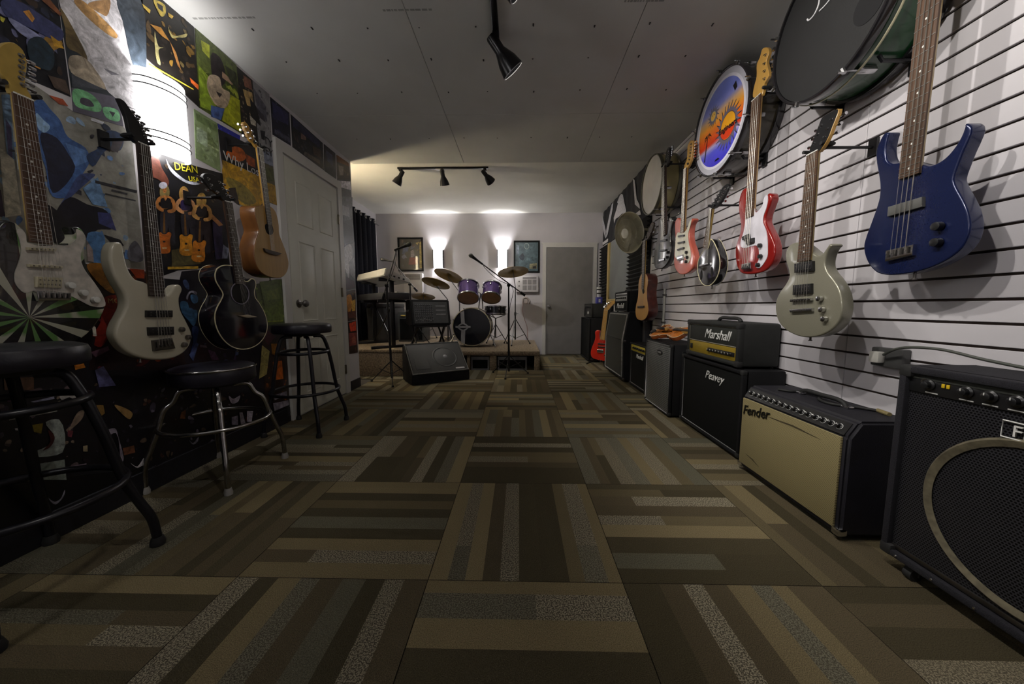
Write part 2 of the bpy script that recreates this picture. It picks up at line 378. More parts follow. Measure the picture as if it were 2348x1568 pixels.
# left door: six panels, casing, knob, hinges
d1 = tag(thing('door_1', None, None, (XL, 3.05, 0)), kind='structure')
FL = frame('L', XL)
DW = mat('door_white', (.62, .62, .54), .42, var=.05, scale=5)
bm = BM(); box(bm, XL, XL+.016, 2.69, 3.44, .012, 2.0, .002, 1)
obj('door_slab', bm, DW, d1, 0)
for u0, u1 in ((2.80, 3.02), (3.115, 3.335)):
    for v0, v1 in ((.17, .62), (.76, 1.40), (1.53, 1.86)):
        bm = BM(); F = lambda u, v, w: Vector((XL+.016+w, u, v))
        o_, i_ = rect(u0, u1, v0, v1), rect(u0+.018, u1-.018, v0+.018, v1-.018)
        # moulded surround: raised lip, groove, raised field
        rings = [(o_, 0), (rect(u0+.006, u1-.006, v0+.006, v1-.006), .005), (rect(u0+.014, u1-.014, v0+.014, v1-.014), .0005), (rect(u0+.024, u1-.024, v0+.024, v1-.024), .0008), (rect(u0+.05, u1-.05, v0+.05, v1-.05), .007)]
        vs = [[bm.verts.new(F(u, v, w_)) for u, v in r] for r, w_ in rings]
        for a, b_ in zip(vs, vs[1:]):
            for k in range(4): bm.faces.new((a[k], a[(k+1) % 4], b_[(k+1) % 4], b_[k]))
        bm.faces.new(vs[-1]); obj('door_panel', bm, DW, d1, 20)
CHROME = mat('chrome', (.62, .62, .64), .16, 1, var=.1)
STEEL = mat('dark_steel', (.18, .17, .16), .35, 1, var=.2)
bm = BM(); lathe(bm, [(.0, 0), (.032, 0), (.032, .006), (.012, .012), (.011, .035), (.024, .045), (.029, .058), (.024, .07), (.0, .074)], (XL+.016, 2.76, .905), (1, 0, 0), 20)
obj('door_knob', bm, STEEL, d1, 40)
for z in (.25, 1.02, 1.72): obj('hinge', B(XL+.012, XL+.026, 3.437, 3.462, z-.045, z+.045, .003), mat('hinge_brass', (.16, .14, .10), .4, .8), d1)
bm = BM()
for r in (rect(2.60, 2.672, 0, 2.018), rect(3.458, 3.53, 0, 2.018), rect(2.60, 3.53, 2.018, 2.09)):
    prism(bm, FL, r, 0, .022)
struct('trim_1', bm, TRIM)
# back door
d2 = tag(thing('door_2', None, None, (.92, YB, 0)), kind='structure')
obj('door_slab', B(.497, 1.325, YB-.012, YB, .01, 1.93, .002, 1), mat('door_grey', (.215, .205, .20), .55, var=.08, scale=6), d2)
bm = BM(); lathe(bm, [(0, 0), (.03, 0), (.03, .006), (.011, .012), (.011, .035), (.025, .046), (.028, .058), (.02, .07), (0, .073)], (.545, YB-.012, .88), (0, -1, 0), 18); obj('door_knob', bm, CHROME, d2, 40)
FB = frame('B', YB); bm = BM()
for r in (rect(.425, .487, 0, 1.938), rect(1.335, 1.4, 0, 1.938), rect(.425, 1.4, 1.938, 2.0)): prism(bm, FB, r, 0, .02)
struct('trim_2', bm, TRIM)
struct('trim_3', B(.40, 1.42, YB-.022, YB, 2.0, 2.02), TRIM)
# window on the right wall, behind the fan
wn = tag(thing('window_1', None, None, (XR, 5.4, 1.45)), kind='structure')
obj('pane', B(XR-.008, XR, 4.86, 5.86, 1.0, 1.92), mat('window_glass', (.20, .215, .215), .22, 0, var=.1, scale=2, coat=.4), wn, 0)
FRW = mat('pine_trim', (.46, .34, .13), .5, var=.25, scale=6, stretch=(1, 1, .15))
obj('jamb', B(XR-.03, XR, 5.86, 5.96, .86, 1.92, .004), FRW, wn); obj('sill', B(XR-.03, XR, 4.80, 5.86, .92, 1.0, .004), FRW, wn)
# ================================================================== lamps
BLK = mat('black_metal', (.010, .010, .012), .28, .3, var=.2)
def lamp(name, kind, loc, power, parent, col=(1, .95, .88), size=.03, aim=None, spot=70, blend=.4):
    l = bpy.data.lights.new(name, kind); l.energy = power; l.color = col
    l.shadow_soft_size = size
    o = bpy.data.objects.new(name, l); C.objects.link(o)
    if kind == 'SPOT': l.spot_size = radians(spot); l.spot_blend = blend
    o.parent = parent; off = ROOT.get(parent.name) or Vector((0, 0, 0)); o.location = Vector(loc)-off
    if aim is not None: o.rotation_euler = (Vector(aim)-Vector(loc)).to_track_quat('-Z', 'Y').to_euler()
    return o
def sconce(label, side, X0, u, v, hw, hh, dp, power, bands, glow, up=.15, fw=.78, col=(1, .975, .96)):
    F = frame(side, X0); t = thing('wall_sconce', label, 'wall lamp', F(u, v, 0), group=None)
    n = 18; arc = [(cos(pi*i/n), sin(pi*i/n)) for i in range(n+1)]
    bm = BM()
    o = [[bm.verts.new(F(u+hw*c*k, v+z, .004+dp*s*k)) for c, s in arc] for z, k in ((-hh, 1), (hh, 1), (hh, .97), (-hh, .97))]
    for a in range(4):
        p, q = o[a], o[(a+1) % 4]
        for i in range(n): bm.faces.new((p[i], p[i+1], q[i+1], q[i]))
    obj('shade', bm, emit('sconce_glass_%d' % glow, col, glow), t, 60)
    obj('back_plate', prism(BM(), F, rect(u-hw*.7, u+hw*.7, v-hh*.55, v+hh*.55), 0, .006), CHROME, t)
    for z in bands:
        bm = BM(); tube(bm, [F(u+(hw+.003)*c, v+z, .006+(dp+.003)*s) for c, s in arc], .0028, 6); obj('wire_band', bm, BLK, t)
    if not bands:
        for s in (-1, 1): obj('side_rail', prism(BM(), F, rect(u+s*(hw+.006)-.006, u+s*(hw+.006)+.006, v-hh*1.02, v+hh*1.02), 0, .055), BLK, t)
    bm = BM(); lathe(bm, [(0, -.05), (.012, -.05), (.014, -.02), (.026, .015), (.024, .04), (0, .055)], F(u, v-hh*.55, dp*.45), (0, 0, 1), 12); obj('bulb', bm, emit('bulb_glass', (1, .95, .85), E_LAMP), t)
    lamp('lamp_light', 'POINT', F(u, v+hh*up, dp*fw), power, t, col, .03)
    lamp('lamp_light', 'POINT', F(u, v-hh*.96, dp*.5), power*.02, t, col, .012)
    return t
sconce('frosted half-round wall lamp with four dark wire bands on the poster wall', 'L', XL, 1.785, 1.80, .112, .175, .085, P_SCONCE_LEFT, (.135, .105, -.095, -.125), E_SHADE_LEFT, .5, .72)
sconce('frosted half-round wall lamp on the poster wall, out of view beside the camera', 'L', XL, -.10, 1.80, .112, .175, .085, P_SCONCE_LEFT, (.135, .105, -.095, -.125), E_SHADE_NEAR, .5, .72)
sconce('frosted half-round wall lamp beside the dark framed concert picture', 'B', YB, -1.46, 1.735, .082, .155, .075, P_SCONCE_FAR, (), E_SHADE_FAR)
sconce('frosted half-round wall lamp beside the blue-green framed picture', 'B', YB, -.30, 1.740, .082, .155, .075, P_SCONCE_FAR, (), E_SHADE_FAR)
sconce('frosted half-round wall lamp round the corner behind the poster wall end', 'L', XF, 4.12, 1.95, .082, .155, .075, P_SCONCE_SIDE, (), E_SHADE_SIDE, .5, .5, (1, .82, .52))
GREYIN = mat('lamp_inner', (.6, .6, .62), .3, .2)
def track_head(t, top, drop, d, power, L=.2, r0=.03, r1=.066, col=(1, .95, .88), spot=95, size=.02, blend=.6, lit=True):
    """lamp head hung from the rail: adapter, stem, flared housing, reflector and bulb"""
    top = Vector(top); d = Vector(d).normalized(); piv = top-Vector((0, 0, drop)); b0 = piv-d*.05
    bm = BM(); lathe(bm, [(0, 0), (r0*.85, .002), (r0, .012), (r0*.98, L*.42), (r0*1.25, L*.52), (r1*.82, L*.72), (r1, L), (r1*.95, L), (r1*.76, L*.72), (r0*1.1, L*.55), (0, L*.5)], b0, d, 24)
    h = obj('lamp_head', bm, BLK, t, 50)
    bm = BM(); box(bm, top.x-.018, top.x+.018, top.y-.035, top.y+.035, top.z-.03, top.z, .004); cyl(bm, top-Vector((0, 0, .03)), piv+Vector((0, 0, 0)), .008, n=8); obj('arm', bm, BLK, h)
    bm = BM(); lathe(bm, [(r1*.985, L+.0005), (r1*1.01, L+.003), (r1*.93, L+.003), (r1*.93, L)], b0, d, 24); obj('rim', bm, GREYIN, h, 60)
    bm = BM(); lathe(bm, [(0, L*.55), (r0*.9, L*.58), (r1*.62, L*.80), (r1*.5, L*.9), (0, L*.93)], b0, d, 16); obj('bulb', bm, emit('bulb_glass', (1, .95, .85), E_LAMP) if lit else GREYIN, h, 60)
    if lit: lamp('lamp_light', 'SPOT', b0+d*(L*1.02), power, h, col, size, b0+d*2, spot, blend)
def rail(label, a, b, z): 
    t = thing('track_light', label, 'track light', ((a[0]+b[0])/2, (a[1]+b[1])/2, z))
    hx, hy = (.0175, 0) if abs(a[1]-b[1]) > abs(a[0]-b[0]) else (0, .0175)
    obj('rail', B(min(a[0], b[0])-hx, max(a[0], b[0])+hx, min(a[1], b[1])-hy, max(a[1], b[1])+hy, z-.02, z, .003), BLK, t)
    return t
tn = rail('long black ceiling track light running overhead towards the bass drums', (-.13, .25), (-.13, 2.14), ZN)
def aimed(top, drop, target): return Vector(target)-(Vector(top)-Vector((0, 0, drop)))
track_head(tn, (-.13, 2.08, ZN-.02), .05, (.62, .30, -.72), P_SPOT*.55)
track_head(tn, (-.13, 1.62, ZN-.02), .05, aimed((-.13, 1.62, ZN-.02), .05, (1.5, 1.75, 1.25)), P_SPOT*.85)
track_head(tn, (-.13, .95, ZN-.02), .05, aimed((-.13, .95, ZN-.02), .05, (1.5, 1.15, 1.2)), P_SPOT)
track_head(tn, (-.13, .45, ZN-.02), .05, aimed((-.13, .45, ZN-.02), .05, (1.5, 1.2, .9)), P_SPOT*.8)
track_head(tn, (-.13, .70, ZN-.02), .05, aimed((-.13, .70, ZN-.02), .05, (-1.77, 1.75, .9)), P_SPOT*.3)  # unseen head, added to brighten the poster wall and its guitars
tf = rail('short black ceiling track light with three spots above the stage', (-1.46, 4.35), (-.37, 4.35), ZF)
obj('feed_box', B(-1.0, -.90, 4.325, 4.375, ZF-.032, ZF-.02, .003), TRIM, tf)
track_head(tf, (-1.42, 4.35, ZF-.02), .06, (-.48, .12, -.75), P_FAR_SPOT*.6, L=.17, r0=.026, r1=.058)
track_head(tf, (-.92, 4.35, ZF-.02), .06, (.1, .45, -.85), P_FAR_SPOT, L=.17, r0=.026, r1=.058)
track_head(tf, (-.41, 4.35, ZF-.02), .06, (.5, .62, -.5), P_FAR_SPOT*1.0, L=.17, r0=.026, r1=.058)
GT={'blue':{'x':1.34,'body':[(1.303,1.386),(1.319,1.386),(1.339,1.391),(1.358,1.41),(1.369,1.449),(1.367,1.488),(1.364,1.507),(1.379,1.514),(1.395,1.492),(1.404,1.464),(1.401,1.427),(1.388,1.377),(1.377,1.328),(1.375,1.283),(1.384,1.24),(1.399,1.189),(1.411,1.149),(1.416,1.117),(1.407,1.077),(1.385,1.037),(1.356,1.008),(1.319,0.995),(1.273,0.993),(1.223,0.997),(1.174,1.01),(1.133,1.032),(1.108,1.057),(1.096,1.088),(1.094,1.12),(1.102,1.158),(1.12,1.203),(1.139,1.242),(1.149,1.268),(1.149,1.282),(1.143,1.31),(1.135,1.343),(1.126,1.371),(1.12,1.398),(1.124,1.416),(1.136,1.427),(1.139,1.413),(1.144,1.394),(1.156,1.37),(1.176,1.348),(1.198,1.338),(1.222,1.338),(1.239,1.348)],'neck':[(1.294,1.893),(1.242,1.851),(1.24,1.325),(1.303,1.322)],'items':[[(1.327,1.238),(1.22,1.241),(1.217,1.208),(1.326,1.203)],[(1.317,1.082),(1.228,1.089),(1.228,1.052),(1.315,1.042)]],'knobs':[(1.167,1.134),(1.165,1.084)],'pin':[(1.246,0.987)],'chip':[(1.414,1.147),(1.4,1.128),(1.376,1.084),(1.361,1.048),(1.35,1.007),(1.385,1.037),(1.407,1.077),(1.416,1.117)]},'silver':{'x':1.25,'body':[(1.613,1.161),(1.647,1.169),(1.679,1.162),(1.697,1.136),(1.693,1.095),(1.672,1.049),(1.664,1.019),(1.684,0.984),(1.716,0.949),(1.735,0.911),(1.735,0.865),(1.712,0.812),(1.662,0.773),(1.599,0.752),(1.537,0.747),(1.474,0.759),(1.424,0.785),(1.393,0.819),(1.382,0.862),(1.387,0.905),(1.403,0.948),(1.431,0.987),(1.462,1.021),(1.477,1.048),(1.477,1.08),(1.465,1.11),(1.452,1.123),(1.464,1.132),(1.477,1.118),(1.497,1.096),(1.516,1.093),(1.537,1.105)],'neck':[(1.604,1.54),(1.551,1.518),(1.542,1.074),(1.611,1.083)],'head':[(1.601,1.542),(1.592,1.593),(1.58,1.645),(1.572,1.666),(1.53,1.666),(1.495,1.66),(1.505,1.602),(1.518,1.554),(1.549,1.52)],'items':[[(1.623,1.072),(1.526,1.072),(1.521,1.03),(1.619,1.031)],[(1.622,0.977),(1.524,0.978),(1.52,0.937),(1.619,0.932)],[(1.629,0.913),(1.518,0.917),(1.517,0.906),(1.628,0.901)],[(1.631,0.868),(1.509,0.875),(1.508,0.86),(1.626,0.853)]],'knobs':[(1.478,0.913),(1.462,0.868),(1.447,0.83)],'pin':[(1.545,0.745)]},'red':{'x':1.3,'body':[(2.085,1.448),(2.09,1.481),(2.09,1.536),(2.111,1.559),(2.138,1.558),(2.158,1.534),(2.168,1.49),(2.162,1.44),(2.147,1.393),(2.135,1.352),(2.139,1.31),(2.158,1.27),(2.171,1.238),(2.17,1.194),(2.157,1.143),(2.133,1.101),(2.098,1.074),(2.037,1.062),(1.974,1.06),(1.909,1.068),(1.868,1.09),(1.845,1.126),(1.842,1.171),(1.856,1.215),(1.886,1.263),(1.914,1.303),(1.929,1.332),(1.926,1.361),(1.91,1.395),(1.894,1.433),(1.9,1.458),(1.919,1.469),(1.931,1.46),(1.947,1.431),(1.964,1.41),(1.989,1.397),(2.01,1.402)],'neck':[(2.09,2.028),(2.019,2.003),(2.015,1.377),(2.082,1.385)],'head':[(2.091,2.036),(2.09,2.084),(2.072,2.129),(2.076,2.2),(2.054,2.219),(2.04,2.249),(2.01,2.238),(1.987,2.213),(1.984,2.19),(1.998,2.165),(1.985,2.12),(1.972,2.075),(2.003,2.054),(2.017,2.004)],'guard':[(2.005,1.395),(1.976,1.4),(1.952,1.42),(1.942,1.455),(1.922,1.462),(1.915,1.426),(1.924,1.39),(1.939,1.36),(1.939,1.326),(1.912,1.281),(1.898,1.236),(1.89,1.187),(1.888,1.14),(1.907,1.112),(1.937,1.089),(1.96,1.09),(1.968,1.106),(1.952,1.136),(1.969,1.209),(2.039,1.216),(2.083,1.217),(2.111,1.228),(2.121,1.254),(2.109,1.285),(2.094,1.325),(2.089,1.379),(2.086,1.406),(2.086,1.443),(2.019,1.425)],'items':[[(2.094,1.282),(2.039,1.288),(2.029,1.261),(2.088,1.262)],[(2.065,1.258),(1.994,1.258),(1.992,1.231),(2.051,1.23)],[(2.077,1.124),(1.998,1.126),(1.994,1.089),(2.074,1.093)]],'knobs':[(1.939,1.206),(1.93,1.148),(1.945,1.104)],'pin':[(2.005,1.058)]},'mandolin':{'x':1.25,'body':[(2.429,1.265),(2.47,1.238),(2.505,1.203),(2.511,1.147),(2.487,1.087),(2.438,1.038),(2.382,1.018),(2.331,1.02),(2.276,1.048),(2.243,1.092),(2.235,1.148),(2.253,1.206),(2.294,1.264),(2.337,1.309),(2.363,1.319),(2.37,1.293),(2.387,1.264)],'neck':[(2.378,1.513),(2.348,1.51),(2.385,1.266),(2.435,1.269)],'head':[(2.381,1.516),(2.362,1.545),(2.323,1.59),(2.294,1.622),(2.254,1.628),(2.23,1.606),(2.24,1.58),(2.263,1.542),(2.296,1.511),(2.343,1.506)],'items':[[(2.457,1.166),(2.352,1.167),(2.35,1.154),(2.455,1.152)]],'knobs':[],'pin':[(2.356,1.011)],'hole':[(2.463,1.119),(2.453,1.129),(2.443,1.106),(2.443,1.072),(2.457,1.062),(2.465,1.085)],'hole2':[(2.333,1.128),(2.322,1.137),(2.312,1.115),(2.31,1.083),(2.322,1.073),(2.331,1.095)]},'pink':{'x':1.25,'body':[(2.804,1.504),(2.812,1.548),(2.843,1.57),(2.883,1.578),(2.91,1.554),(2.901,1.465),(2.885,1.41),(2.897,1.333),(2.9,1.272),(2.883,1.199),(2.807,1.141),(2.731,1.124),(2.643,1.132),(2.58,1.166),(2.567,1.219),(2.596,1.286),(2.641,1.349),(2.66,1.408),(2.65,1.47),(2.612,1.5),(2.63,1.516),(2.662,1.504),(2.692,1.463),(2.725,1.446)],'neck':[(2.778,1.915),(2.733,1.902),(2.725,1.441),(2.783,1.449)],'head':[(2.787,1.918),(2.781,1.944),(2.746,1.974),(2.742,2.067),(2.702,2.084),(2.667,2.06),(2.668,1.996),(2.678,1.939),(2.709,1.912),(2.733,1.902)],'guard':[(2.773,1.439),(2.725,1.441),(2.687,1.462),(2.657,1.499),(2.63,1.51),(2.645,1.468),(2.67,1.418),(2.658,1.352),(2.626,1.29),(2.613,1.241),(2.65,1.198),(2.708,1.254),(2.761,1.236),(2.849,1.261),(2.878,1.287),(2.879,1.357),(2.868,1.441),(2.841,1.461)],'items':[[(2.815,1.431),(2.717,1.419),(2.716,1.408),(2.814,1.419)],[(2.813,1.38),(2.71,1.371),(2.709,1.359),(2.812,1.367)],[(2.818,1.329),(2.712,1.327),(2.711,1.315),(2.816,1.317)],[(2.806,1.276),(2.714,1.273),(2.71,1.234),(2.798,1.237)]],'knobs':[(2.667,1.281),(2.651,1.242),(2.665,1.212)],'pin':[(2.749,1.124)]},'charcoal':{'x':1.25,'body':[(3.131,1.549),(3.151,1.61),(3.197,1.657),(3.243,1.651),(3.251,1.536),(3.284,1.464),(3.321,1.39),(3.325,1.3),(3.292,1.24),(3.186,1.212),(3.068,1.225),(2.985,1.275),(2.966,1.344),(2.988,1.429),(2.987,1.5),(2.954,1.582),(3.0,1.62),(3.038,1.611),(3.051,1.532),(3.07,1.499)],'neck':[(3.188,2.087),(3.14,2.074),(3.064,1.484),(3.115,1.49)],'head':[(3.195,2.09),(3.164,2.124),(3.127,2.199),(3.094,2.205),(3.055,2.182),(3.064,2.129),(3.102,2.072),(3.14,2.073)],'items':[[(3.164,1.461),(3.047,1.449),(3.045,1.432),(3.162,1.444)],[(3.167,1.376),(3.043,1.367),(3.041,1.35),(3.165,1.358)],[(3.176,1.3),(3.064,1.294),(3.062,1.271),(3.173,1.275)]],'knobs':[(3.008,1.333),(3.019,1.293)],'pin':[(3.186,1.21)]},'classical':{'x':1.3,'body':[(3.788,1.222),(3.829,1.193),(3.866,1.125),(3.864,1.044),(3.879,0.962),(3.919,0.901),(3.932,0.817),(3.888,0.755),(3.765,0.734),(3.666,0.742),(3.576,0.784),(3.544,0.842),(3.563,0.899),(3.597,0.975),(3.605,1.052),(3.587,1.126),(3.606,1.184),(3.662,1.216),(3.718,1.223)],'neck':[(3.761,1.56),(3.68,1.554),(3.678,1.064),(3.741,1.058)],'head':[(3.769,1.562),(3.708,1.586),(3.619,1.654),(3.543,1.7),(3.485,1.678),(3.513,1.631),(3.587,1.575),(3.668,1.552)],'items':[[(3.841,0.888),(3.655,0.891),(3.653,0.87),(3.838,0.865)]],'knobs':[],'pin':[(3.722,0.734)],'hole':[(3.748,1.058),(3.716,1.075),(3.681,1.055),(3.672,1.031),(3.704,1.012),(3.739,1.03)]},'strat':{'x':-1.62,'body':[(1.144,1.09),(1.14,1.126),(1.127,1.148),(1.104,1.152),(1.083,1.127),(1.069,1.058),(1.055,0.964),(1.029,0.897),(1.014,0.832),(1.024,0.765),(1.085,0.723),(1.17,0.726),(1.259,0.764),(1.317,0.826),(1.345,0.894),(1.325,0.952),(1.304,1.016),(1.297,1.079),(1.309,1.137),(1.293,1.17),(1.267,1.165),(1.273,1.13),(1.242,1.098),(1.204,1.092)],'neck':[(1.152,1.556),(1.199,1.563),(1.201,1.096),(1.146,1.09)],'head':[(1.152,1.556),(1.15,1.588),(1.135,1.604),(1.131,1.656),(1.146,1.695),(1.175,1.72),(1.194,1.711),(1.2,1.675),(1.189,1.601),(1.201,1.564)],'guard':[(1.143,1.089),(1.142,1.115),(1.133,1.132),(1.123,1.127),(1.125,1.096),(1.126,1.064),(1.119,1.032),(1.103,0.982),(1.103,0.95),(1.12,0.925),(1.141,0.932),(1.211,0.931),(1.237,0.919),(1.265,0.901),(1.293,0.883),(1.324,0.878),(1.34,0.885),(1.336,0.921),(1.31,0.977),(1.288,1.017),(1.28,1.053),(1.287,1.09),(1.303,1.134),(1.294,1.157),(1.278,1.162),(1.276,1.129),(1.25,1.1),(1.211,1.094),(1.202,1.089)],'items':[[(1.137,1.074),(1.206,1.081),(1.205,1.071),(1.136,1.064)],[(1.133,1.019),(1.217,1.023),(1.216,1.013),(1.133,1.01)],[(1.147,0.98),(1.213,0.981),(1.207,0.944),(1.144,0.945)],[(1.14,0.934),(1.23,0.929),(1.227,0.903),(1.141,0.899)]],'knobs':[(1.234,0.956),(1.269,0.931),(1.303,0.906)],'pin':[]},'wbass':{'x':-1.6,'body':[(1.475,0.986),(1.447,0.994),(1.425,1.028),(1.416,1.08),(1.409,1.134),(1.389,1.135),(1.373,1.121),(1.359,1.072),(1.363,1.022),(1.379,0.972),(1.397,0.929),(1.398,0.885),(1.38,0.847),(1.357,0.807),(1.347,0.77),(1.357,0.734),(1.384,0.695),(1.443,0.66),(1.514,0.643),(1.578,0.644),(1.629,0.664),(1.661,0.7),(1.673,0.75),(1.654,0.805),(1.629,0.866),(1.628,0.919),(1.647,0.961),(1.637,0.983),(1.611,0.977),(1.572,0.933),(1.554,0.948)],'neck':[(1.501,1.561),(1.548,1.569),(1.548,0.925),(1.484,0.926)],'head':[(1.498,1.56),(1.478,1.593),(1.471,1.644),(1.456,1.686),(1.449,1.706),(1.468,1.708),(1.491,1.684),(1.516,1.656),(1.539,1.625),(1.549,1.57)],'items':[[(1.466,0.864),(1.576,0.863),(1.573,0.832),(1.463,0.835)],[(1.466,0.792),(1.575,0.789),(1.572,0.751),(1.465,0.757)],[(1.478,0.734),(1.56,0.738),(1.57,0.688),(1.479,0.687)]],'knobs':[(1.614,0.773),(1.642,0.734),(1.619,0.7)],'pin':[(1.447,0.656)]},'blackac':{'x':-1.55,'body':[(1.881,1.101),(1.826,1.095),(1.79,1.075),(1.774,1.046),(1.775,1.011),(1.795,0.977),(1.812,0.945),(1.798,0.917),(1.771,0.88),(1.754,0.845),(1.75,0.801),(1.763,0.753),(1.796,0.701),(1.843,0.663),(1.904,0.642),(1.973,0.641),(2.035,0.659),(2.083,0.692),(2.114,0.737),(2.119,0.795),(2.099,0.852),(2.065,0.903),(2.037,0.935),(2.035,0.971),(2.05,1.008),(2.041,1.037),(2.018,1.042),(1.987,1.024),(1.959,1.028),(1.946,1.041),(1.916,1.093)],'neck':[(1.86,1.432),(1.91,1.435),(1.948,1.006),(1.894,1.003)],'head':[(1.86,1.432),(1.833,1.456),(1.789,1.479),(1.763,1.511),(1.786,1.542),(1.842,1.552),(1.882,1.516),(1.91,1.435)],'items':[[(1.898,0.83),(1.957,0.835),(2.026,0.82),(1.955,0.816)]],'knobs':[],'pin':[(1.926,0.639)],'hole':[(1.87,0.964),(1.885,0.99),(1.907,1.002),(1.945,1.002),(1.969,0.986),(1.981,0.96),(1.975,0.929),(1.953,0.907),(1.924,0.9),(1.893,0.91),(1.874,0.931)]},'natural':{'x':-1.58,'body':[(2.171,1.493),(2.131,1.476),(2.122,1.431),(2.134,1.378),(2.143,1.337),(2.116,1.282),(2.095,1.222),(2.092,1.166),(2.116,1.107),(2.175,1.074),(2.259,1.065),(2.331,1.077),(2.378,1.113),(2.403,1.173),(2.389,1.235),(2.354,1.305),(2.328,1.355),(2.328,1.409),(2.322,1.448),(2.306,1.491),(2.274,1.512),(2.227,1.509)],'neck':[(2.17,1.83),(2.214,1.84),(2.253,1.399),(2.211,1.393)],'head':[(2.17,1.83),(2.147,1.844),(2.122,1.848),(2.101,1.876),(2.076,1.919),(2.098,1.938),(2.129,1.919),(2.151,1.888),(2.164,1.852),(2.215,1.843)],'items':[[(2.164,1.237),(2.228,1.234),(2.321,1.231),(2.278,1.21),(2.216,1.209),(2.171,1.219)]],'knobs':[],'pin':[(2.279,1.064)],'hole':[(2.196,1.377),(2.211,1.396),(2.254,1.406),(2.269,1.383),(2.268,1.353),(2.242,1.333),(2.21,1.338)]},'redstand':{'x':5.4,'body':[(1.196,0.553),(1.166,0.56),(1.145,0.531),(1.15,0.458),(1.135,0.37),(1.114,0.296),(1.102,0.208),(1.118,0.141),(1.184,0.112),(1.258,0.104),(1.308,0.134),(1.316,0.208),(1.305,0.297),(1.294,0.385),(1.307,0.444),(1.315,0.488),(1.303,0.49),(1.29,0.451),(1.264,0.422),(1.209,0.421),(1.193,0.487)],'neck':[(1.239,0.865),(1.282,0.858),(1.26,0.422),(1.209,0.421)],'head':[(1.239,0.868),(1.259,0.916),(1.322,0.995),(1.358,0.98),(1.312,0.908),(1.285,0.862)],'items':[[(1.186,0.367),(1.266,0.367),(1.266,0.35),(1.186,0.349)],[(1.187,0.319),(1.267,0.319),(1.267,0.301),(1.187,0.301)],[(1.181,0.274),(1.253,0.274),(1.255,0.226),(1.182,0.226)]],'knobs':[(1.276,0.252),(1.27,0.193)],'pin':[(1.214,0.104)]}}
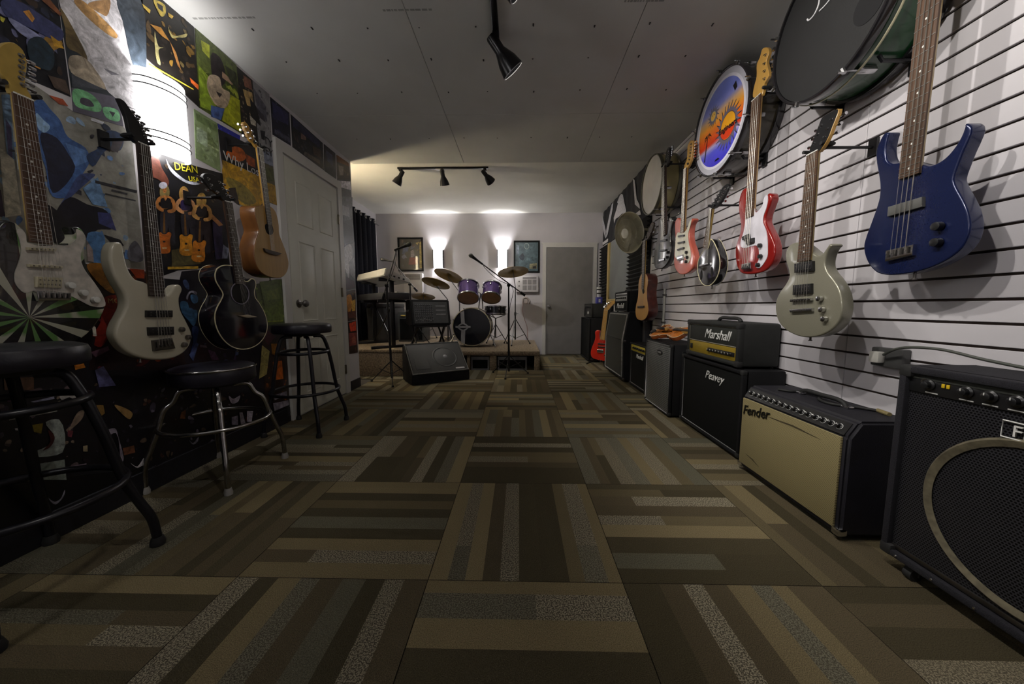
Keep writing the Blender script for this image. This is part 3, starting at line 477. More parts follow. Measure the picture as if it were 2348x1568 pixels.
POSTER={'stage':([(1.217,2.035),(1.424,2.227),(1.43,1.702),(1.182,1.688)],[('#3a3f66',[(1.261,1.908),(1.301,1.948),(1.368,1.951),(1.428,1.939),(1.412,1.892),(1.335,1.88),(1.275,1.872)]),('#c88a3a',[(1.317,1.924),(1.334,1.942),(1.347,1.923),(1.339,1.904)]),('#8f93b8',[(1.275,1.872),(1.318,1.876),(1.36,1.869),(1.382,1.845),(1.357,1.841),(1.299,1.842)]),('#b58a2a',[(1.387,1.896),(1.415,1.89),(1.425,1.874),(1.394,1.862)]),('#d0913f',[(1.307,1.761),(1.347,1.765),(1.345,1.749),(1.309,1.749)]),('#7b4a2c',[(1.374,2.006),(1.4,2.027),(1.43,2.003),(1.425,1.99)]),('#c9c24a',[(1.256,1.862),(1.268,1.863),(1.261,1.845),(1.255,1.849)]),('#20303c',[(1.32,1.828),(1.36,1.869),(1.389,1.845),(1.374,1.765),(1.323,1.758)]),('#4a3b32',[(1.365,1.742),(1.417,1.756),(1.427,1.707),(1.379,1.706)])]),'shirt':([(1.424,2.227),(1.766,2.543),(1.726,1.793),(1.436,1.74)],[('#cfccd0',[(1.428,2.049),(1.636,2.216),(1.655,2.129),(1.67,2.01),(1.693,1.923),(1.708,1.799),(1.567,1.796)]),('#6b5a3a',[(1.429,2.024),(1.455,1.991),(1.501,1.883),(1.469,1.89),(1.438,1.887),(1.437,1.954)]),('#a89a86',[(1.442,1.859),(1.497,1.885),(1.558,1.804),(1.53,1.795),(1.44,1.798)]),('#3c4048',[(1.44,1.793),(1.518,1.797),(1.558,1.801),(1.437,1.745)]),('#b98f5a',[(1.476,2.084),(1.503,2.109),(1.548,2.103),(1.626,2.067),(1.615,2.046),(1.56,2.044),(1.498,2.064)]),('#9c7850',[(1.581,2.172),(1.611,2.196),(1.589,2.115),(1.571,2.11),(1.523,2.107)]),('#39424c',[(1.639,2.218),(1.744,2.302),(1.737,1.971),(1.733,1.88),(1.699,1.926),(1.671,2.015),(1.657,2.131)]),('#8d8a94',[(1.553,1.888),(1.619,1.899),(1.584,1.877)]),('#e2dfe4',[(1.586,1.853),(1.664,1.841),(1.688,1.816),(1.601,1.816)])]),'logo':([(1.436,1.74),(1.604,1.797),(1.611,1.68),(1.433,1.65)],[('#6fae7a',[(1.442,1.739),(1.504,1.751),(1.532,1.722),(1.525,1.698),(1.48,1.679),(1.44,1.677)]),('#3f3a46',[(1.464,1.718),(1.493,1.725),(1.505,1.709),(1.482,1.695),(1.458,1.696)]),('#74b583',[(1.536,1.719),(1.594,1.739),(1.6,1.706),(1.589,1.69),(1.546,1.684)]),('#34303c',[(1.559,1.718),(1.583,1.723),(1.571,1.699)]),('#cfcfd6',[(1.491,1.656),(1.535,1.661),(1.529,1.648),(1.487,1.644)])]),'denim':([(1.3,1.693),(1.433,1.65),(1.61,1.682),(1.644,1.643),(1.641,1.054),(1.403,1.061),(1.211,1.097),(1.25,1.674)],[('#3f5f96',[(1.309,1.606),(1.338,1.643),(1.36,1.62),(1.386,1.593),(1.403,1.542),(1.457,1.523),(1.469,1.484),(1.428,1.396),(1.388,1.312),(1.334,1.295),(1.324,1.399),(1.303,1.5)]),('#1d2036',[(1.325,1.519),(1.368,1.521),(1.403,1.467),(1.416,1.434),(1.368,1.337),(1.336,1.309),(1.329,1.415)]),('#8fb0d0',[(1.319,1.585),(1.337,1.569),(1.353,1.555),(1.333,1.523),(1.317,1.533)]),('#5a7fb8',[(1.393,1.514),(1.456,1.513),(1.46,1.471),(1.416,1.434)]),('#20365c',[(1.546,1.633),(1.603,1.639),(1.587,1.568),(1.532,1.546),(1.475,1.457),(1.457,1.489),(1.505,1.544)]),('#3b2c38',[(1.561,1.599),(1.603,1.613),(1.575,1.553),(1.547,1.552)]),('#3d4a78',[(1.429,1.409),(1.481,1.428),(1.451,1.387),(1.387,1.304),(1.333,1.214),(1.33,1.218),(1.381,1.321)]),('#16151f',[(1.388,1.309),(1.442,1.296),(1.507,1.288),(1.523,1.219),(1.467,1.201),(1.424,1.152),(1.368,1.185),(1.333,1.214)]),('#6c8fb8',[(1.432,1.356),(1.489,1.42),(1.513,1.305),(1.46,1.301)]),('#3a3f72',[(1.474,1.274),(1.52,1.281),(1.536,1.211),(1.474,1.228)]),('#4f78a8',[(1.431,1.179),(1.483,1.189),(1.486,1.122),(1.476,1.068),(1.436,1.063)]),('#1a1a22',[(1.487,1.185),(1.547,1.175),(1.56,1.15),(1.516,1.148)]),('#9a8a86',[(1.424,1.152),(1.441,1.115),(1.44,1.064),(1.419,1.066)]),('#121218',[(1.317,1.26),(1.363,1.217),(1.364,1.151),(1.338,1.118),(1.311,1.131)]),('#2b2b30',[(1.478,1.404),(1.64,1.414),(1.636,1.4),(1.477,1.392)]),('#3a3a3e',[(1.535,1.386),(1.598,1.389),(1.595,1.38),(1.533,1.378)]),('#3a3a3e',[(1.51,1.362),(1.63,1.368),(1.627,1.361),(1.508,1.356)]),('#5b5a62',[(1.586,1.16),(1.609,1.181),(1.632,1.145),(1.632,1.094),(1.579,1.087),(1.569,1.113)]),('#b4522e',[(1.361,1.67),(1.402,1.679),(1.417,1.66),(1.388,1.653)]),('#a8b0b0',[(1.249,1.414),(1.263,1.439),(1.264,1.38),(1.247,1.354)])]),'bluegrey':([(1.169,1.651),(1.25,1.671),(1.211,1.097),(1.116,1.121)],[('#5f7890',[(1.234,1.6),(1.255,1.612),(1.247,1.393),(1.226,1.356)]),('#4a4668',[(1.236,1.522),(1.248,1.504),(1.24,1.391),(1.231,1.406)]),('#b9b4a0',[(1.212,1.417),(1.244,1.392),(1.243,1.205),(1.202,1.185)]),('#2c1c34',[(1.178,1.273),(1.201,1.276),(1.201,1.19),(1.168,1.177)])]),'arm':([(1.758,2.474),(1.863,2.454),(2.021,2.39),(2.013,1.973),(1.748,2.05),(1.744,2.302)],[('#c9b24a',[(1.805,2.351),(1.861,2.373),(1.86,2.332),(1.836,2.302),(1.814,2.325)]),('#1c1a1a',[(1.82,2.351),(1.85,2.359),(1.848,2.331),(1.826,2.329)]),('#b8823a',[(1.775,2.223),(1.83,2.247),(1.87,2.212),(1.832,2.209)]),('#a39a6a',[(1.796,2.206),(1.808,2.146),(1.833,2.158),(1.806,2.128),(1.809,2.061),(1.794,2.063)]),('#c8bc7a',[(1.867,2.28),(1.887,2.253),(1.974,2.322),(1.965,2.3),(1.914,2.261),(1.882,2.238)]),('#b07a42',[(1.87,2.212),(1.899,2.179),(1.919,2.107),(1.9,2.12)]),('#d9b84a',[(1.748,2.29),(1.785,2.291),(1.78,2.271),(1.753,2.277)]),('#d8672a',[(1.966,2.1),(2.017,2.092),(2.014,2.065),(1.971,2.078)]),('#e8c050',[(1.874,2.349),(1.903,2.354),(1.892,2.333),(1.876,2.333)]),('#d8c23a',[(1.75,2.034),(1.984,2.053),(1.983,2.047),(1.749,2.026)])]),'meadow':([(2.028,2.395),(2.306,2.38),(2.311,1.975),(2.013,1.973)],[('#59652f',[(2.028,2.395),(2.306,2.38),(2.308,2.249),(2.019,2.183)]),('#8aa32c',[(2.028,2.202),(2.096,2.179),(2.111,1.998),(2.018,1.982)]),('#a3a81f',[(2.215,2.167),(2.311,2.177),(2.306,1.98),(2.161,1.982)]),('#b9c23c',[(2.058,2.35),(2.114,2.363),(2.106,2.285),(2.061,2.3)]),('#2a2224',[(2.127,2.332),(2.187,2.338),(2.213,2.236),(2.144,2.16),(2.115,2.204)]),('#b9a58c',[(2.097,2.193),(2.167,2.222),(2.18,2.174),(2.234,2.178),(2.196,2.071),(2.116,2.049),(2.073,2.112)]),('#3a3030',[(2.132,2.126),(2.176,2.137),(2.155,2.105)]),('#b08f76',[(2.189,2.27),(2.28,2.262),(2.259,2.235),(2.186,2.234)]),('#4a63a0',[(2.089,2.027),(2.186,2.059),(2.152,1.978),(2.083,1.963)]),('#3a3f2a',[(2.212,2.32),(2.297,2.33),(2.307,2.234),(2.242,2.253)])]),'bluestrip':([(2.127,1.948),(2.294,1.956),(2.283,1.894),(2.136,1.907)],[]),'greensheet':([(1.979,1.95),(2.127,1.948),(2.123,1.675),(1.964,1.688)],[('#b4c492',[(1.981,1.801),(2.125,1.797),(2.124,1.786),(1.98,1.791)]),('#6f8454',[(1.986,1.933),(2.122,1.935),(2.122,1.893),(1.986,1.895)]),('#b2c6a6',[(1.983,1.861),(2.048,1.859),(2.044,1.776),(1.979,1.781)])]),'lesson':([(2.129,1.917),(2.448,1.941),(2.464,1.562),(2.164,1.552),(2.135,1.763)],[('#1a1a20',[(2.129,1.917),(2.448,1.941),(2.448,1.777),(2.134,1.758)]),('#c9641f',[(2.169,1.794),(2.241,1.869),(2.311,1.876),(2.328,1.837),(2.252,1.784)]),('#a04a1c',[(2.33,1.861),(2.405,1.86),(2.406,1.804),(2.329,1.799)]),('#b58a16',[(2.138,1.749),(2.453,1.765),(2.464,1.638),(2.13,1.537)]),('#c79a1c',[(2.141,1.719),(2.446,1.737),(2.444,1.58),(2.268,1.522),(2.165,1.559)]),('#8a7a2c',[(2.154,1.652),(2.304,1.653),(2.393,1.584),(2.293,1.537),(2.208,1.572)]),('#2a1c16',[(2.168,1.596),(2.223,1.618),(2.245,1.516),(2.163,1.542)])]),'blond':([(2.301,2.377),(2.439,2.373),(2.453,2.057),(2.459,1.947),(2.313,1.972)],[('#b89a62',[(2.344,2.263),(2.426,2.287),(2.433,2.198),(2.372,2.18)]),('#8a5a48',[(2.358,2.354),(2.422,2.362),(2.427,2.303),(2.362,2.289)]),('#e0a040',[(2.336,2.078),(2.377,2.013),(2.393,1.958),(2.352,1.971)]),('#b8b0a0',[(2.388,2.127),(2.443,2.124),(2.438,2.082),(2.394,2.076)]),('#1a1618',[(2.4,2.241),(2.463,2.213),(2.486,2.105),(2.409,2.123)])]),'mono':([(2.439,2.373),(2.597,2.373),(2.585,1.971),(2.459,1.947)],[('#5a5864',[(2.44,2.327),(2.55,2.268),(2.552,2.162),(2.471,2.186)]),('#3c3a42',[(2.452,2.215),(2.519,2.195),(2.539,2.155),(2.48,2.159)]),('#24242a',[(2.478,2.077),(2.526,2.092),(2.514,2.028),(2.484,2.023)])]),'landscape':([(2.465,1.945),(2.585,1.971),(2.6,1.616),(2.455,1.609)],[('#7d8496',[(2.465,1.945),(2.585,1.971),(2.587,1.882),(2.469,1.87)]),('#4d5230',[(2.466,1.835),(2.585,1.864),(2.583,1.777),(2.469,1.746)]),('#a07c1e',[(2.486,1.744),(2.594,1.754),(2.6,1.616),(2.486,1.618)])]),'nightone':([(2.603,2.362),(2.813,2.364),(2.807,2.119),(2.604,2.107)],[('#2c2c5a',[(2.619,2.339),(2.797,2.347),(2.788,2.261),(2.621,2.23)]),('#46465c',[(2.627,2.156),(2.794,2.173),(2.798,2.138),(2.623,2.125)])]),'nighttwo':([(2.827,2.361),(3.267,2.344),(3.267,2.109),(2.826,2.118)],[('#8a6a64',[(2.938,2.296),(3.014,2.313),(3.008,2.251),(2.939,2.229)]),('#2b2b4c',[(2.841,2.351),(3.217,2.334),(3.212,2.279),(2.842,2.278)]),('#5c504a',[(2.981,2.151),(3.201,2.169),(3.198,2.136),(2.961,2.118)]),('#4c3a30',[(3.096,2.25),(3.23,2.266),(3.222,2.189),(3.108,2.183)])]),'nightthree':([(3.288,2.345),(3.483,2.345),(3.475,2.103),(3.275,2.107)],[('#4a4a66',[(3.314,2.302),(3.422,2.303),(3.423,2.201),(3.316,2.215)])]),'orangetop':([(3.506,2.343),(3.749,2.361),(3.783,2.2),(3.499,2.112)],[('#7a4a1e',[(3.506,2.343),(3.749,2.361),(3.754,2.328),(3.506,2.279)]),('#9a9088',[(3.532,2.255),(3.633,2.281),(3.624,2.194),(3.548,2.166)])]),'mono2':([(3.499,2.112),(3.773,2.203),(3.799,1.569),(3.491,1.43)],[('#e6e2ea',[(3.506,2.102),(3.761,2.181),(3.762,2.094),(3.517,2.048)]),('#58585e',[(3.534,1.963),(3.795,2.033),(3.773,1.813),(3.544,1.714)]),('#8a8a8e',[(3.561,1.887),(3.706,1.901),(3.715,1.807),(3.569,1.797)]),('#2a2a2e',[(3.562,1.719),(3.764,1.721),(3.771,1.587),(3.558,1.505)])]),'mono3':([(3.491,1.43),(3.799,1.569),(3.781,1.073),(3.521,1.033)],[('#d0d0d2',[(3.526,1.435),(3.717,1.532),(3.733,1.399),(3.67,1.346),(3.634,1.164),(3.542,1.33)]),('#7a7a7e',[(3.651,1.344),(3.773,1.405),(3.771,1.174),(3.676,1.212)]),('#3a2430',[(3.52,1.198),(3.748,1.15),(3.762,1.081),(3.532,1.051)])]),'fire1':([(3.53,1.029),(3.78,1.068),(3.769,0.738),(3.536,0.725)],[('#c8862a',[(3.57,0.982),(3.666,1.003),(3.684,0.894),(3.599,0.803),(3.571,0.893)]),('#d8a838',[(3.669,0.939),(3.76,0.96),(3.747,0.824),(3.674,0.793)]),('#5a2a1a',[(3.583,0.826),(3.758,0.838),(3.751,0.763),(3.595,0.758)])]),'fire2':([(3.536,0.72),(3.768,0.734),(3.765,0.38),(3.55,0.39)],[('#d8441e',[(3.589,0.704),(3.747,0.725),(3.747,0.621),(3.619,0.62)]),('#8a3a34',[(3.58,0.605),(3.756,0.601),(3.743,0.469),(3.585,0.468)]),('#b0604a',[(3.631,0.55),(3.712,0.567),(3.725,0.495),(3.645,0.489)])]),'divas':([(1.706,1.624),(1.934,1.641),(2.135,1.669),(2.135,1.132),(1.804,1.067),(1.673,1.012)],[('#6b3a2c',[(1.703,1.576),(1.751,1.608),(1.767,1.562),(1.796,1.512),(1.786,1.482),(1.741,1.5),(1.696,1.503)]),('#b8bcc8',[(1.793,1.615),(1.808,1.59),(1.844,1.564),(1.904,1.546),(2.016,1.584),(1.943,1.54),(1.872,1.535),(1.808,1.564)]),('#5a5230',[(1.776,1.166),(1.937,1.222),(1.935,1.116),(1.768,1.082)]),('#8a7a4a',[(1.795,1.455),(1.787,1.429),(1.773,1.411),(1.757,1.406),(1.746,1.417),(1.744,1.439),(1.751,1.463),(1.765,1.482),(1.781,1.487),(1.792,1.477)]),('#2a2a34',[(1.742,1.345),(1.806,1.362),(1.801,1.268),(1.797,1.197),(1.775,1.194),(1.771,1.289),(1.747,1.189),(1.726,1.185),(1.729,1.253)]),('#b9783c',[(1.724,1.396),(1.746,1.421),(1.792,1.435),(1.817,1.42),(1.816,1.368),(1.777,1.35),(1.774,1.361),(1.801,1.377),(1.799,1.408),(1.779,1.372),(1.747,1.363),(1.741,1.393),(1.732,1.378),(1.755,1.362),(1.752,1.348),(1.719,1.358)]),('#15141a',[(1.746,1.406),(1.761,1.417),(1.768,1.406),(1.782,1.424),(1.796,1.421),(1.787,1.378),(1.746,1.366)]),('#b9783c',[(1.781,1.462),(1.778,1.452),(1.772,1.445),(1.765,1.443),(1.761,1.447),(1.76,1.455),(1.762,1.464),(1.768,1.471),(1.775,1.474),(1.78,1.47)]),('#6a3a2a',[(1.774,1.453),(1.772,1.451),(1.769,1.449),(1.766,1.449),(1.765,1.45),(1.767,1.452),(1.77,1.453),(1.773,1.454)]),('#2a1c18',[(1.768,1.46),(1.767,1.459),(1.765,1.458),(1.764,1.459),(1.765,1.46),(1.767,1.461)]),('#2a1c18',[(1.777,1.463),(1.776,1.461),(1.773,1.461),(1.772,1.462),(1.774,1.463),(1.776,1.464)]),('#6a4a20',[(1.753,1.345),(1.76,1.347),(1.753,1.244),(1.74,1.242)]),('#c86a1a',[(1.715,1.233),(1.729,1.244),(1.738,1.238),(1.755,1.241),(1.769,1.254),(1.782,1.25),(1.773,1.217),(1.77,1.165),(1.76,1.149),(1.715,1.142),(1.703,1.155),(1.713,1.196)]),('#20140c',[(1.749,1.203),(1.746,1.199),(1.741,1.197),(1.737,1.197),(1.735,1.2),(1.737,1.204),(1.742,1.206),(1.747,1.206)]),('#d8c090',[(1.729,1.172),(1.753,1.176),(1.752,1.169),(1.729,1.165)]),('#c8c8d8',[(1.785,1.485),(1.78,1.474),(1.769,1.465),(1.756,1.46),(1.746,1.463),(1.743,1.471),(1.748,1.482),(1.759,1.491),(1.772,1.496),(1.782,1.494)]),('#a07a3c',[(1.901,1.477),(1.894,1.451),(1.879,1.431),(1.861,1.426),(1.848,1.437),(1.844,1.46),(1.85,1.485),(1.865,1.505),(1.883,1.511),(1.896,1.5)]),('#26242c',[(1.848,1.363),(1.92,1.381),(1.92,1.282),(1.921,1.208),(1.896,1.204),(1.884,1.303),(1.864,1.198),(1.84,1.194),(1.84,1.265)]),('#c08a5c',[(1.824,1.415),(1.848,1.442),(1.899,1.457),(1.929,1.442),(1.931,1.388),(1.887,1.368),(1.884,1.379),(1.914,1.396),(1.909,1.429),(1.888,1.391),(1.853,1.381),(1.843,1.413),(1.835,1.396),(1.862,1.38),(1.86,1.366),(1.821,1.376)]),('#2a1f4c',[(1.849,1.426),(1.864,1.438),(1.874,1.426),(1.888,1.445),(1.904,1.442),(1.897,1.397),(1.851,1.385)]),('#c08a5c',[(1.885,1.484),(1.882,1.474),(1.876,1.467),(1.868,1.464),(1.863,1.468),(1.861,1.477),(1.863,1.487),(1.87,1.494),(1.877,1.497),(1.883,1.493)]),('#6a3a2a',[(1.877,1.475),(1.876,1.473),(1.872,1.471),(1.869,1.471),(1.868,1.472),(1.869,1.474),(1.872,1.475),(1.876,1.476)]),('#2a1c18',[(1.87,1.483),(1.869,1.481),(1.867,1.48),(1.866,1.481),(1.867,1.483),(1.869,1.483)]),('#2a1c18',[(1.88,1.486),(1.879,1.484),(1.876,1.483),(1.875,1.484),(1.876,1.486),(1.879,1.486)]),('#6a4a20',[(1.861,1.362),(1.869,1.364),(1.867,1.257),(1.853,1.254)]),('#d08a1e',[(1.825,1.245),(1.839,1.257),(1.85,1.25),(1.87,1.254),(1.885,1.267),(1.9,1.263),(1.891,1.228),(1.892,1.173),(1.882,1.156),(1.83,1.148),(1.816,1.162),(1.825,1.206)]),('#20140c',[(1.865,1.213),(1.863,1.209),(1.857,1.206),(1.851,1.207),(1.849,1.21),(1.852,1.214),(1.857,1.217),(1.863,1.216)]),('#d8c090',[(1.845,1.181),(1.872,1.185),(1.871,1.178),(1.845,1.173)]),('#b08c44',[(2.004,1.475),(1.994,1.446),(1.975,1.425),(1.956,1.42),(1.943,1.432),(1.94,1.456),(1.95,1.484),(1.968,1.505),(1.987,1.511),(2.001,1.5)]),('#1c1a22',[(1.934,1.352),(2.014,1.371),(2.003,1.264),(1.996,1.185),(1.969,1.181),(1.967,1.288),(1.934,1.176),(1.909,1.172),(1.916,1.248)]),('#c09050',[(1.914,1.409),(1.943,1.437),(2.0,1.453),(2.03,1.436),(2.027,1.378),(1.977,1.357),(1.975,1.369),(2.008,1.387),(2.007,1.422),(1.981,1.382),(1.941,1.372),(1.935,1.406),(1.924,1.388),(1.951,1.371),(1.947,1.355),(1.907,1.366)]),('#14141a',[(1.942,1.42),(1.96,1.432),(1.969,1.42),(1.986,1.44),(2.003,1.437),(1.991,1.388),(1.94,1.375)]),('#c09050',[(1.987,1.483),(1.983,1.472),(1.975,1.464),(1.967,1.461),(1.961,1.465),(1.96,1.475),(1.964,1.485),(1.972,1.494),(1.98,1.496),(1.986,1.492)]),('#6a3a2a',[(1.978,1.472),(1.976,1.47),(1.972,1.469),(1.968,1.468),(1.967,1.469),(1.969,1.471),(1.973,1.473),(1.976,1.474)]),('#2a1c18',[(1.971,1.481),(1.97,1.479),(1.967,1.478),(1.966,1.479),(1.967,1.481),(1.97,1.482)]),('#2a1c18',[(1.982,1.484),(1.98,1.482),(1.978,1.482),(1.976,1.483),(1.978,1.484),(1.981,1.485)]),('#6a4a20',[(1.948,1.351),(1.957,1.353),(1.944,1.238),(1.929,1.235)]),('#c87a20',[(1.898,1.226),(1.914,1.239),(1.926,1.231),(1.947,1.235),(1.964,1.249),(1.979,1.244),(1.967,1.208),(1.962,1.15),(1.949,1.131),(1.894,1.124),(1.88,1.139),(1.894,1.185)]),('#20140c',[(1.937,1.192),(1.934,1.187),(1.928,1.185),(1.922,1.186),(1.92,1.189),(1.923,1.193),(1.93,1.196),(1.935,1.195)]),('#d8c090',[(1.913,1.158),(1.942,1.162),(1.941,1.154),(1.912,1.15)]),('#2c2648',[(2.03,1.363),(2.099,1.395),(2.086,1.166),(2.032,1.151)]),('#b07a4a',[(2.034,1.41),(2.106,1.364),(2.075,1.35),(2.031,1.379)]),('#8a90a8',[(2.094,1.249),(2.132,1.231),(2.116,1.17),(2.076,1.165)]),('#caa030',[(1.746,1.079),(1.916,1.102),(1.915,1.087),(1.745,1.066)])]),'redband':([(1.402,1.054),(1.643,1.046),(1.673,1.012),(1.763,0.887),(1.8,0.54),(1.381,0.621),(1.415,0.813)],[('#8a5a14',[(1.414,1.051),(1.479,1.058),(1.528,0.977),(1.495,0.937),(1.437,0.992)]),('#7a1e14',[(1.461,0.92),(1.537,0.922),(1.526,0.866),(1.474,0.775),(1.427,0.71),(1.395,0.739),(1.437,0.815)]),('#a03a10',[(1.57,1.052),(1.634,1.053),(1.63,1.012),(1.597,1.01)]),('#20181c',[(1.367,0.783),(1.414,0.753),(1.4,0.702),(1.358,0.697)]),('#c87a26',[(1.331,0.666),(1.359,0.667),(1.368,0.634),(1.335,0.63)]),('#6a4a5a',[(1.391,0.693),(1.454,0.712),(1.457,0.695),(1.405,0.67)]),('#d8d0c0',[(1.406,0.806),(1.418,0.795),(1.418,0.758),(1.406,0.759)])]),'bluealien':([(1.823,1.064),(2.115,1.119),(2.328,1.034),(2.554,0.467),(2.58,0.226),(1.798,0.517),(1.763,0.887)],[('#3c6488',[(1.798,0.905),(1.833,0.905),(1.847,0.868),(1.887,0.859),(1.86,0.775),(1.832,0.806),(1.801,0.848)]),('#4a78a8',[(1.859,0.943),(1.895,0.94),(1.896,0.906),(1.872,0.897),(1.858,0.914)]),('#a8a4b4',[(1.83,0.921),(1.846,0.955),(1.87,0.966),(1.896,0.957),(1.891,0.944),(1.864,0.956),(1.845,0.938),(1.838,0.918)]),('#2c3c6c',[(1.851,0.771),(1.883,0.77),(1.87,0.689),(1.843,0.607),(1.821,0.61),(1.847,0.691)]),('#4c5c94',[(1.818,0.623),(1.865,0.685),(1.878,0.675),(1.837,0.586)]),('#5a3a5c',[(1.932,0.638),(1.976,0.619),(1.998,0.57),(1.951,0.573)]),('#7a6a78',[(1.887,0.67),(1.925,0.661),(1.928,0.648),(1.886,0.657)]),('#4a1c28',[(2.401,0.723),(2.49,0.667),(2.405,0.608),(2.373,0.666)])]),'greenplant':([(2.327,1.028),(2.539,1.079),(2.615,1.085),(2.617,0.751),(2.359,0.746)],[('#5a6a2c',[(2.367,1.049),(2.589,1.082),(2.585,0.776),(2.422,0.777)]),('#6c7c34',[(2.427,0.989),(2.557,1.017),(2.558,0.938),(2.436,0.924)]),('#8a962c',[(2.422,0.78),(2.576,0.779),(2.576,0.77),(2.421,0.771)])]),'orangelow':([(2.358,0.74),(2.616,0.742),(2.592,0.138),(2.344,0.177)],[('#c8821e',[(2.438,0.618),(2.501,0.611),(2.5,0.521),(2.439,0.541)]),('#c8641a',[(2.441,0.485),(2.538,0.481),(2.541,0.342),(2.443,0.351)]),('#a89a5a',[(2.349,0.617),(2.418,0.566),(2.373,0.409),(2.299,0.392)])]),'vampires':([(1.391,0.616),(2.313,0.278),(2.591,0.128),(2.624,0.041),(1.751,0.049),(1.376,0.199)],[('#5a5a84',[(1.398,0.617),(1.429,0.629),(1.466,0.536),(1.405,0.544)]),('#8a6a34',[(1.388,0.471),(1.412,0.464),(1.414,0.428),(1.387,0.412)]),('#9a7a4a',[(1.452,0.453),(1.477,0.439),(1.518,0.395),(1.504,0.373),(1.47,0.416)]),('#8a8290',[(1.4,0.347),(1.442,0.353),(1.453,0.302),(1.461,0.196),(1.453,0.196),(1.445,0.33),(1.404,0.327)]),('#6a5c74',[(1.418,0.266),(1.454,0.2),(1.447,0.193),(1.414,0.255)]),('#7a4c34',[(1.464,0.253),(1.509,0.247),(1.511,0.213),(1.466,0.219)]),('#c8c4c8',[(1.487,0.174),(1.513,0.145),(1.543,0.172),(1.537,0.144),(1.513,0.138)]),('#a8a0b0',[(2.043,0.342),(2.074,0.314),(2.128,0.32),(2.107,0.286),(2.06,0.289)]),('#8a8496',[(2.052,0.205),(2.098,0.2),(2.093,0.142),(2.047,0.158)]),('#9a94a0',[(2.112,0.215),(2.136,0.208),(2.153,0.132),(2.116,0.134)]),('#a8a2ae',[(2.173,0.207),(2.224,0.191),(2.204,0.125),(2.166,0.137)]),('#a09aa8',[(2.412,0.19),(2.576,0.168),(2.582,0.13),(2.422,0.131)]),('#8a8494',[(2.417,0.245),(2.566,0.242),(2.563,0.207),(2.429,0.208)]),('#7a4a26',[(1.742,0.33),(1.768,0.338),(1.759,0.291),(1.731,0.301)])]),'catalog':([(1.061,0.747),(1.391,0.616),(1.376,0.199),(1.278,0.216),(1.016,0.293)],[('#6a4c38',[(1.142,0.635),(1.216,0.626),(1.211,0.578),(1.14,0.595)]),('#8f8f86',[(1.141,0.516),(1.265,0.496),(1.266,0.481),(1.14,0.488)]),('#98a09a',[(1.23,0.451),(1.268,0.449),(1.265,0.319),(1.178,0.34),(1.17,0.35),(1.229,0.362),(1.249,0.386)]),('#7a6a1c',[(1.194,0.453),(1.223,0.45),(1.214,0.413),(1.196,0.426)]),('#4a1a1a',[(1.234,0.419),(1.247,0.397),(1.248,0.379),(1.233,0.354),(1.212,0.349),(1.235,0.374)]),('#848c84',[(1.182,0.308),(1.268,0.289),(1.266,0.207),(1.177,0.254)]),('#8a7a8a',[(1.278,0.256),(1.333,0.244),(1.332,0.237),(1.28,0.247)]),('#a8a4a0',[(1.28,0.544),(1.342,0.535),(1.34,0.503),(1.327,0.503),(1.307,0.526),(1.283,0.522)]),('#9090a8',[(1.198,0.538),(1.262,0.541),(1.263,0.531),(1.207,0.533)]),('#8a7868',[(1.329,0.462),(1.346,0.46),(1.337,0.43),(1.3,0.399),(1.288,0.389),(1.299,0.414)]),('#7a3a44',[(1.289,0.399),(1.305,0.39),(1.297,0.367),(1.286,0.375)]),('#c8c4c4',[(1.15,0.456),(1.173,0.451),(1.171,0.439),(1.151,0.449)]),('#a89878',[(1.329,0.318),(1.343,0.316),(1.341,0.29),(1.327,0.296)]),('#5a3a5a',[(1.144,0.569),(1.18,0.566),(1.176,0.548),(1.142,0.554)])]),'band':([(1.016,0.293),(1.278,0.216),(1.751,0.049),(2.624,0.041),(2.641,-0.006),(1.479,0.007),(1.165,0.016),(0.988,0.018)],[('#9a98a8',[(1.209,0.167),(1.226,0.141),(1.242,0.143),(1.258,0.171),(1.253,0.148),(1.227,0.129)]),('#8a8896',[(1.773,0.169),(1.793,0.144),(1.827,0.165),(1.82,0.142),(1.792,0.136)])])}
DRAPE={'v1a':[(6.568,2.555),(6.426,2.489),(6.101,2.115),(6.169,2.045),(6.375,2.247)],'v1b':[(5.809,2.507),(5.711,2.513),(5.751,2.405),(6.022,2.081),(6.154,2.042),(6.163,2.128)],'v1c':[(6.39,2.01),(5.985,2.01),(5.98,1.96),(6.343,1.963)],'v1d':[(6.365,1.934),(6.007,1.942),(6.018,1.907),(6.296,1.903)],'g1':[(5.529,2.346),(5.398,2.455),(5.302,2.513),(5.206,2.475),(5.123,2.344),(5.021,2.211),(5.041,2.156),(5.204,2.213),(5.371,2.208),(5.552,2.22),(5.622,2.17),(5.658,2.262)],'g2':[(5.486,2.448),(5.347,2.511),(5.323,2.496),(5.441,2.419)],'v2a':[(4.759,2.533),(4.693,2.496),(4.589,2.231),(4.476,2.132),(4.45,2.072),(4.646,2.18)],'v2c':[(4.604,2.058),(4.448,2.058),(4.41,1.995),(4.566,2.021)]}
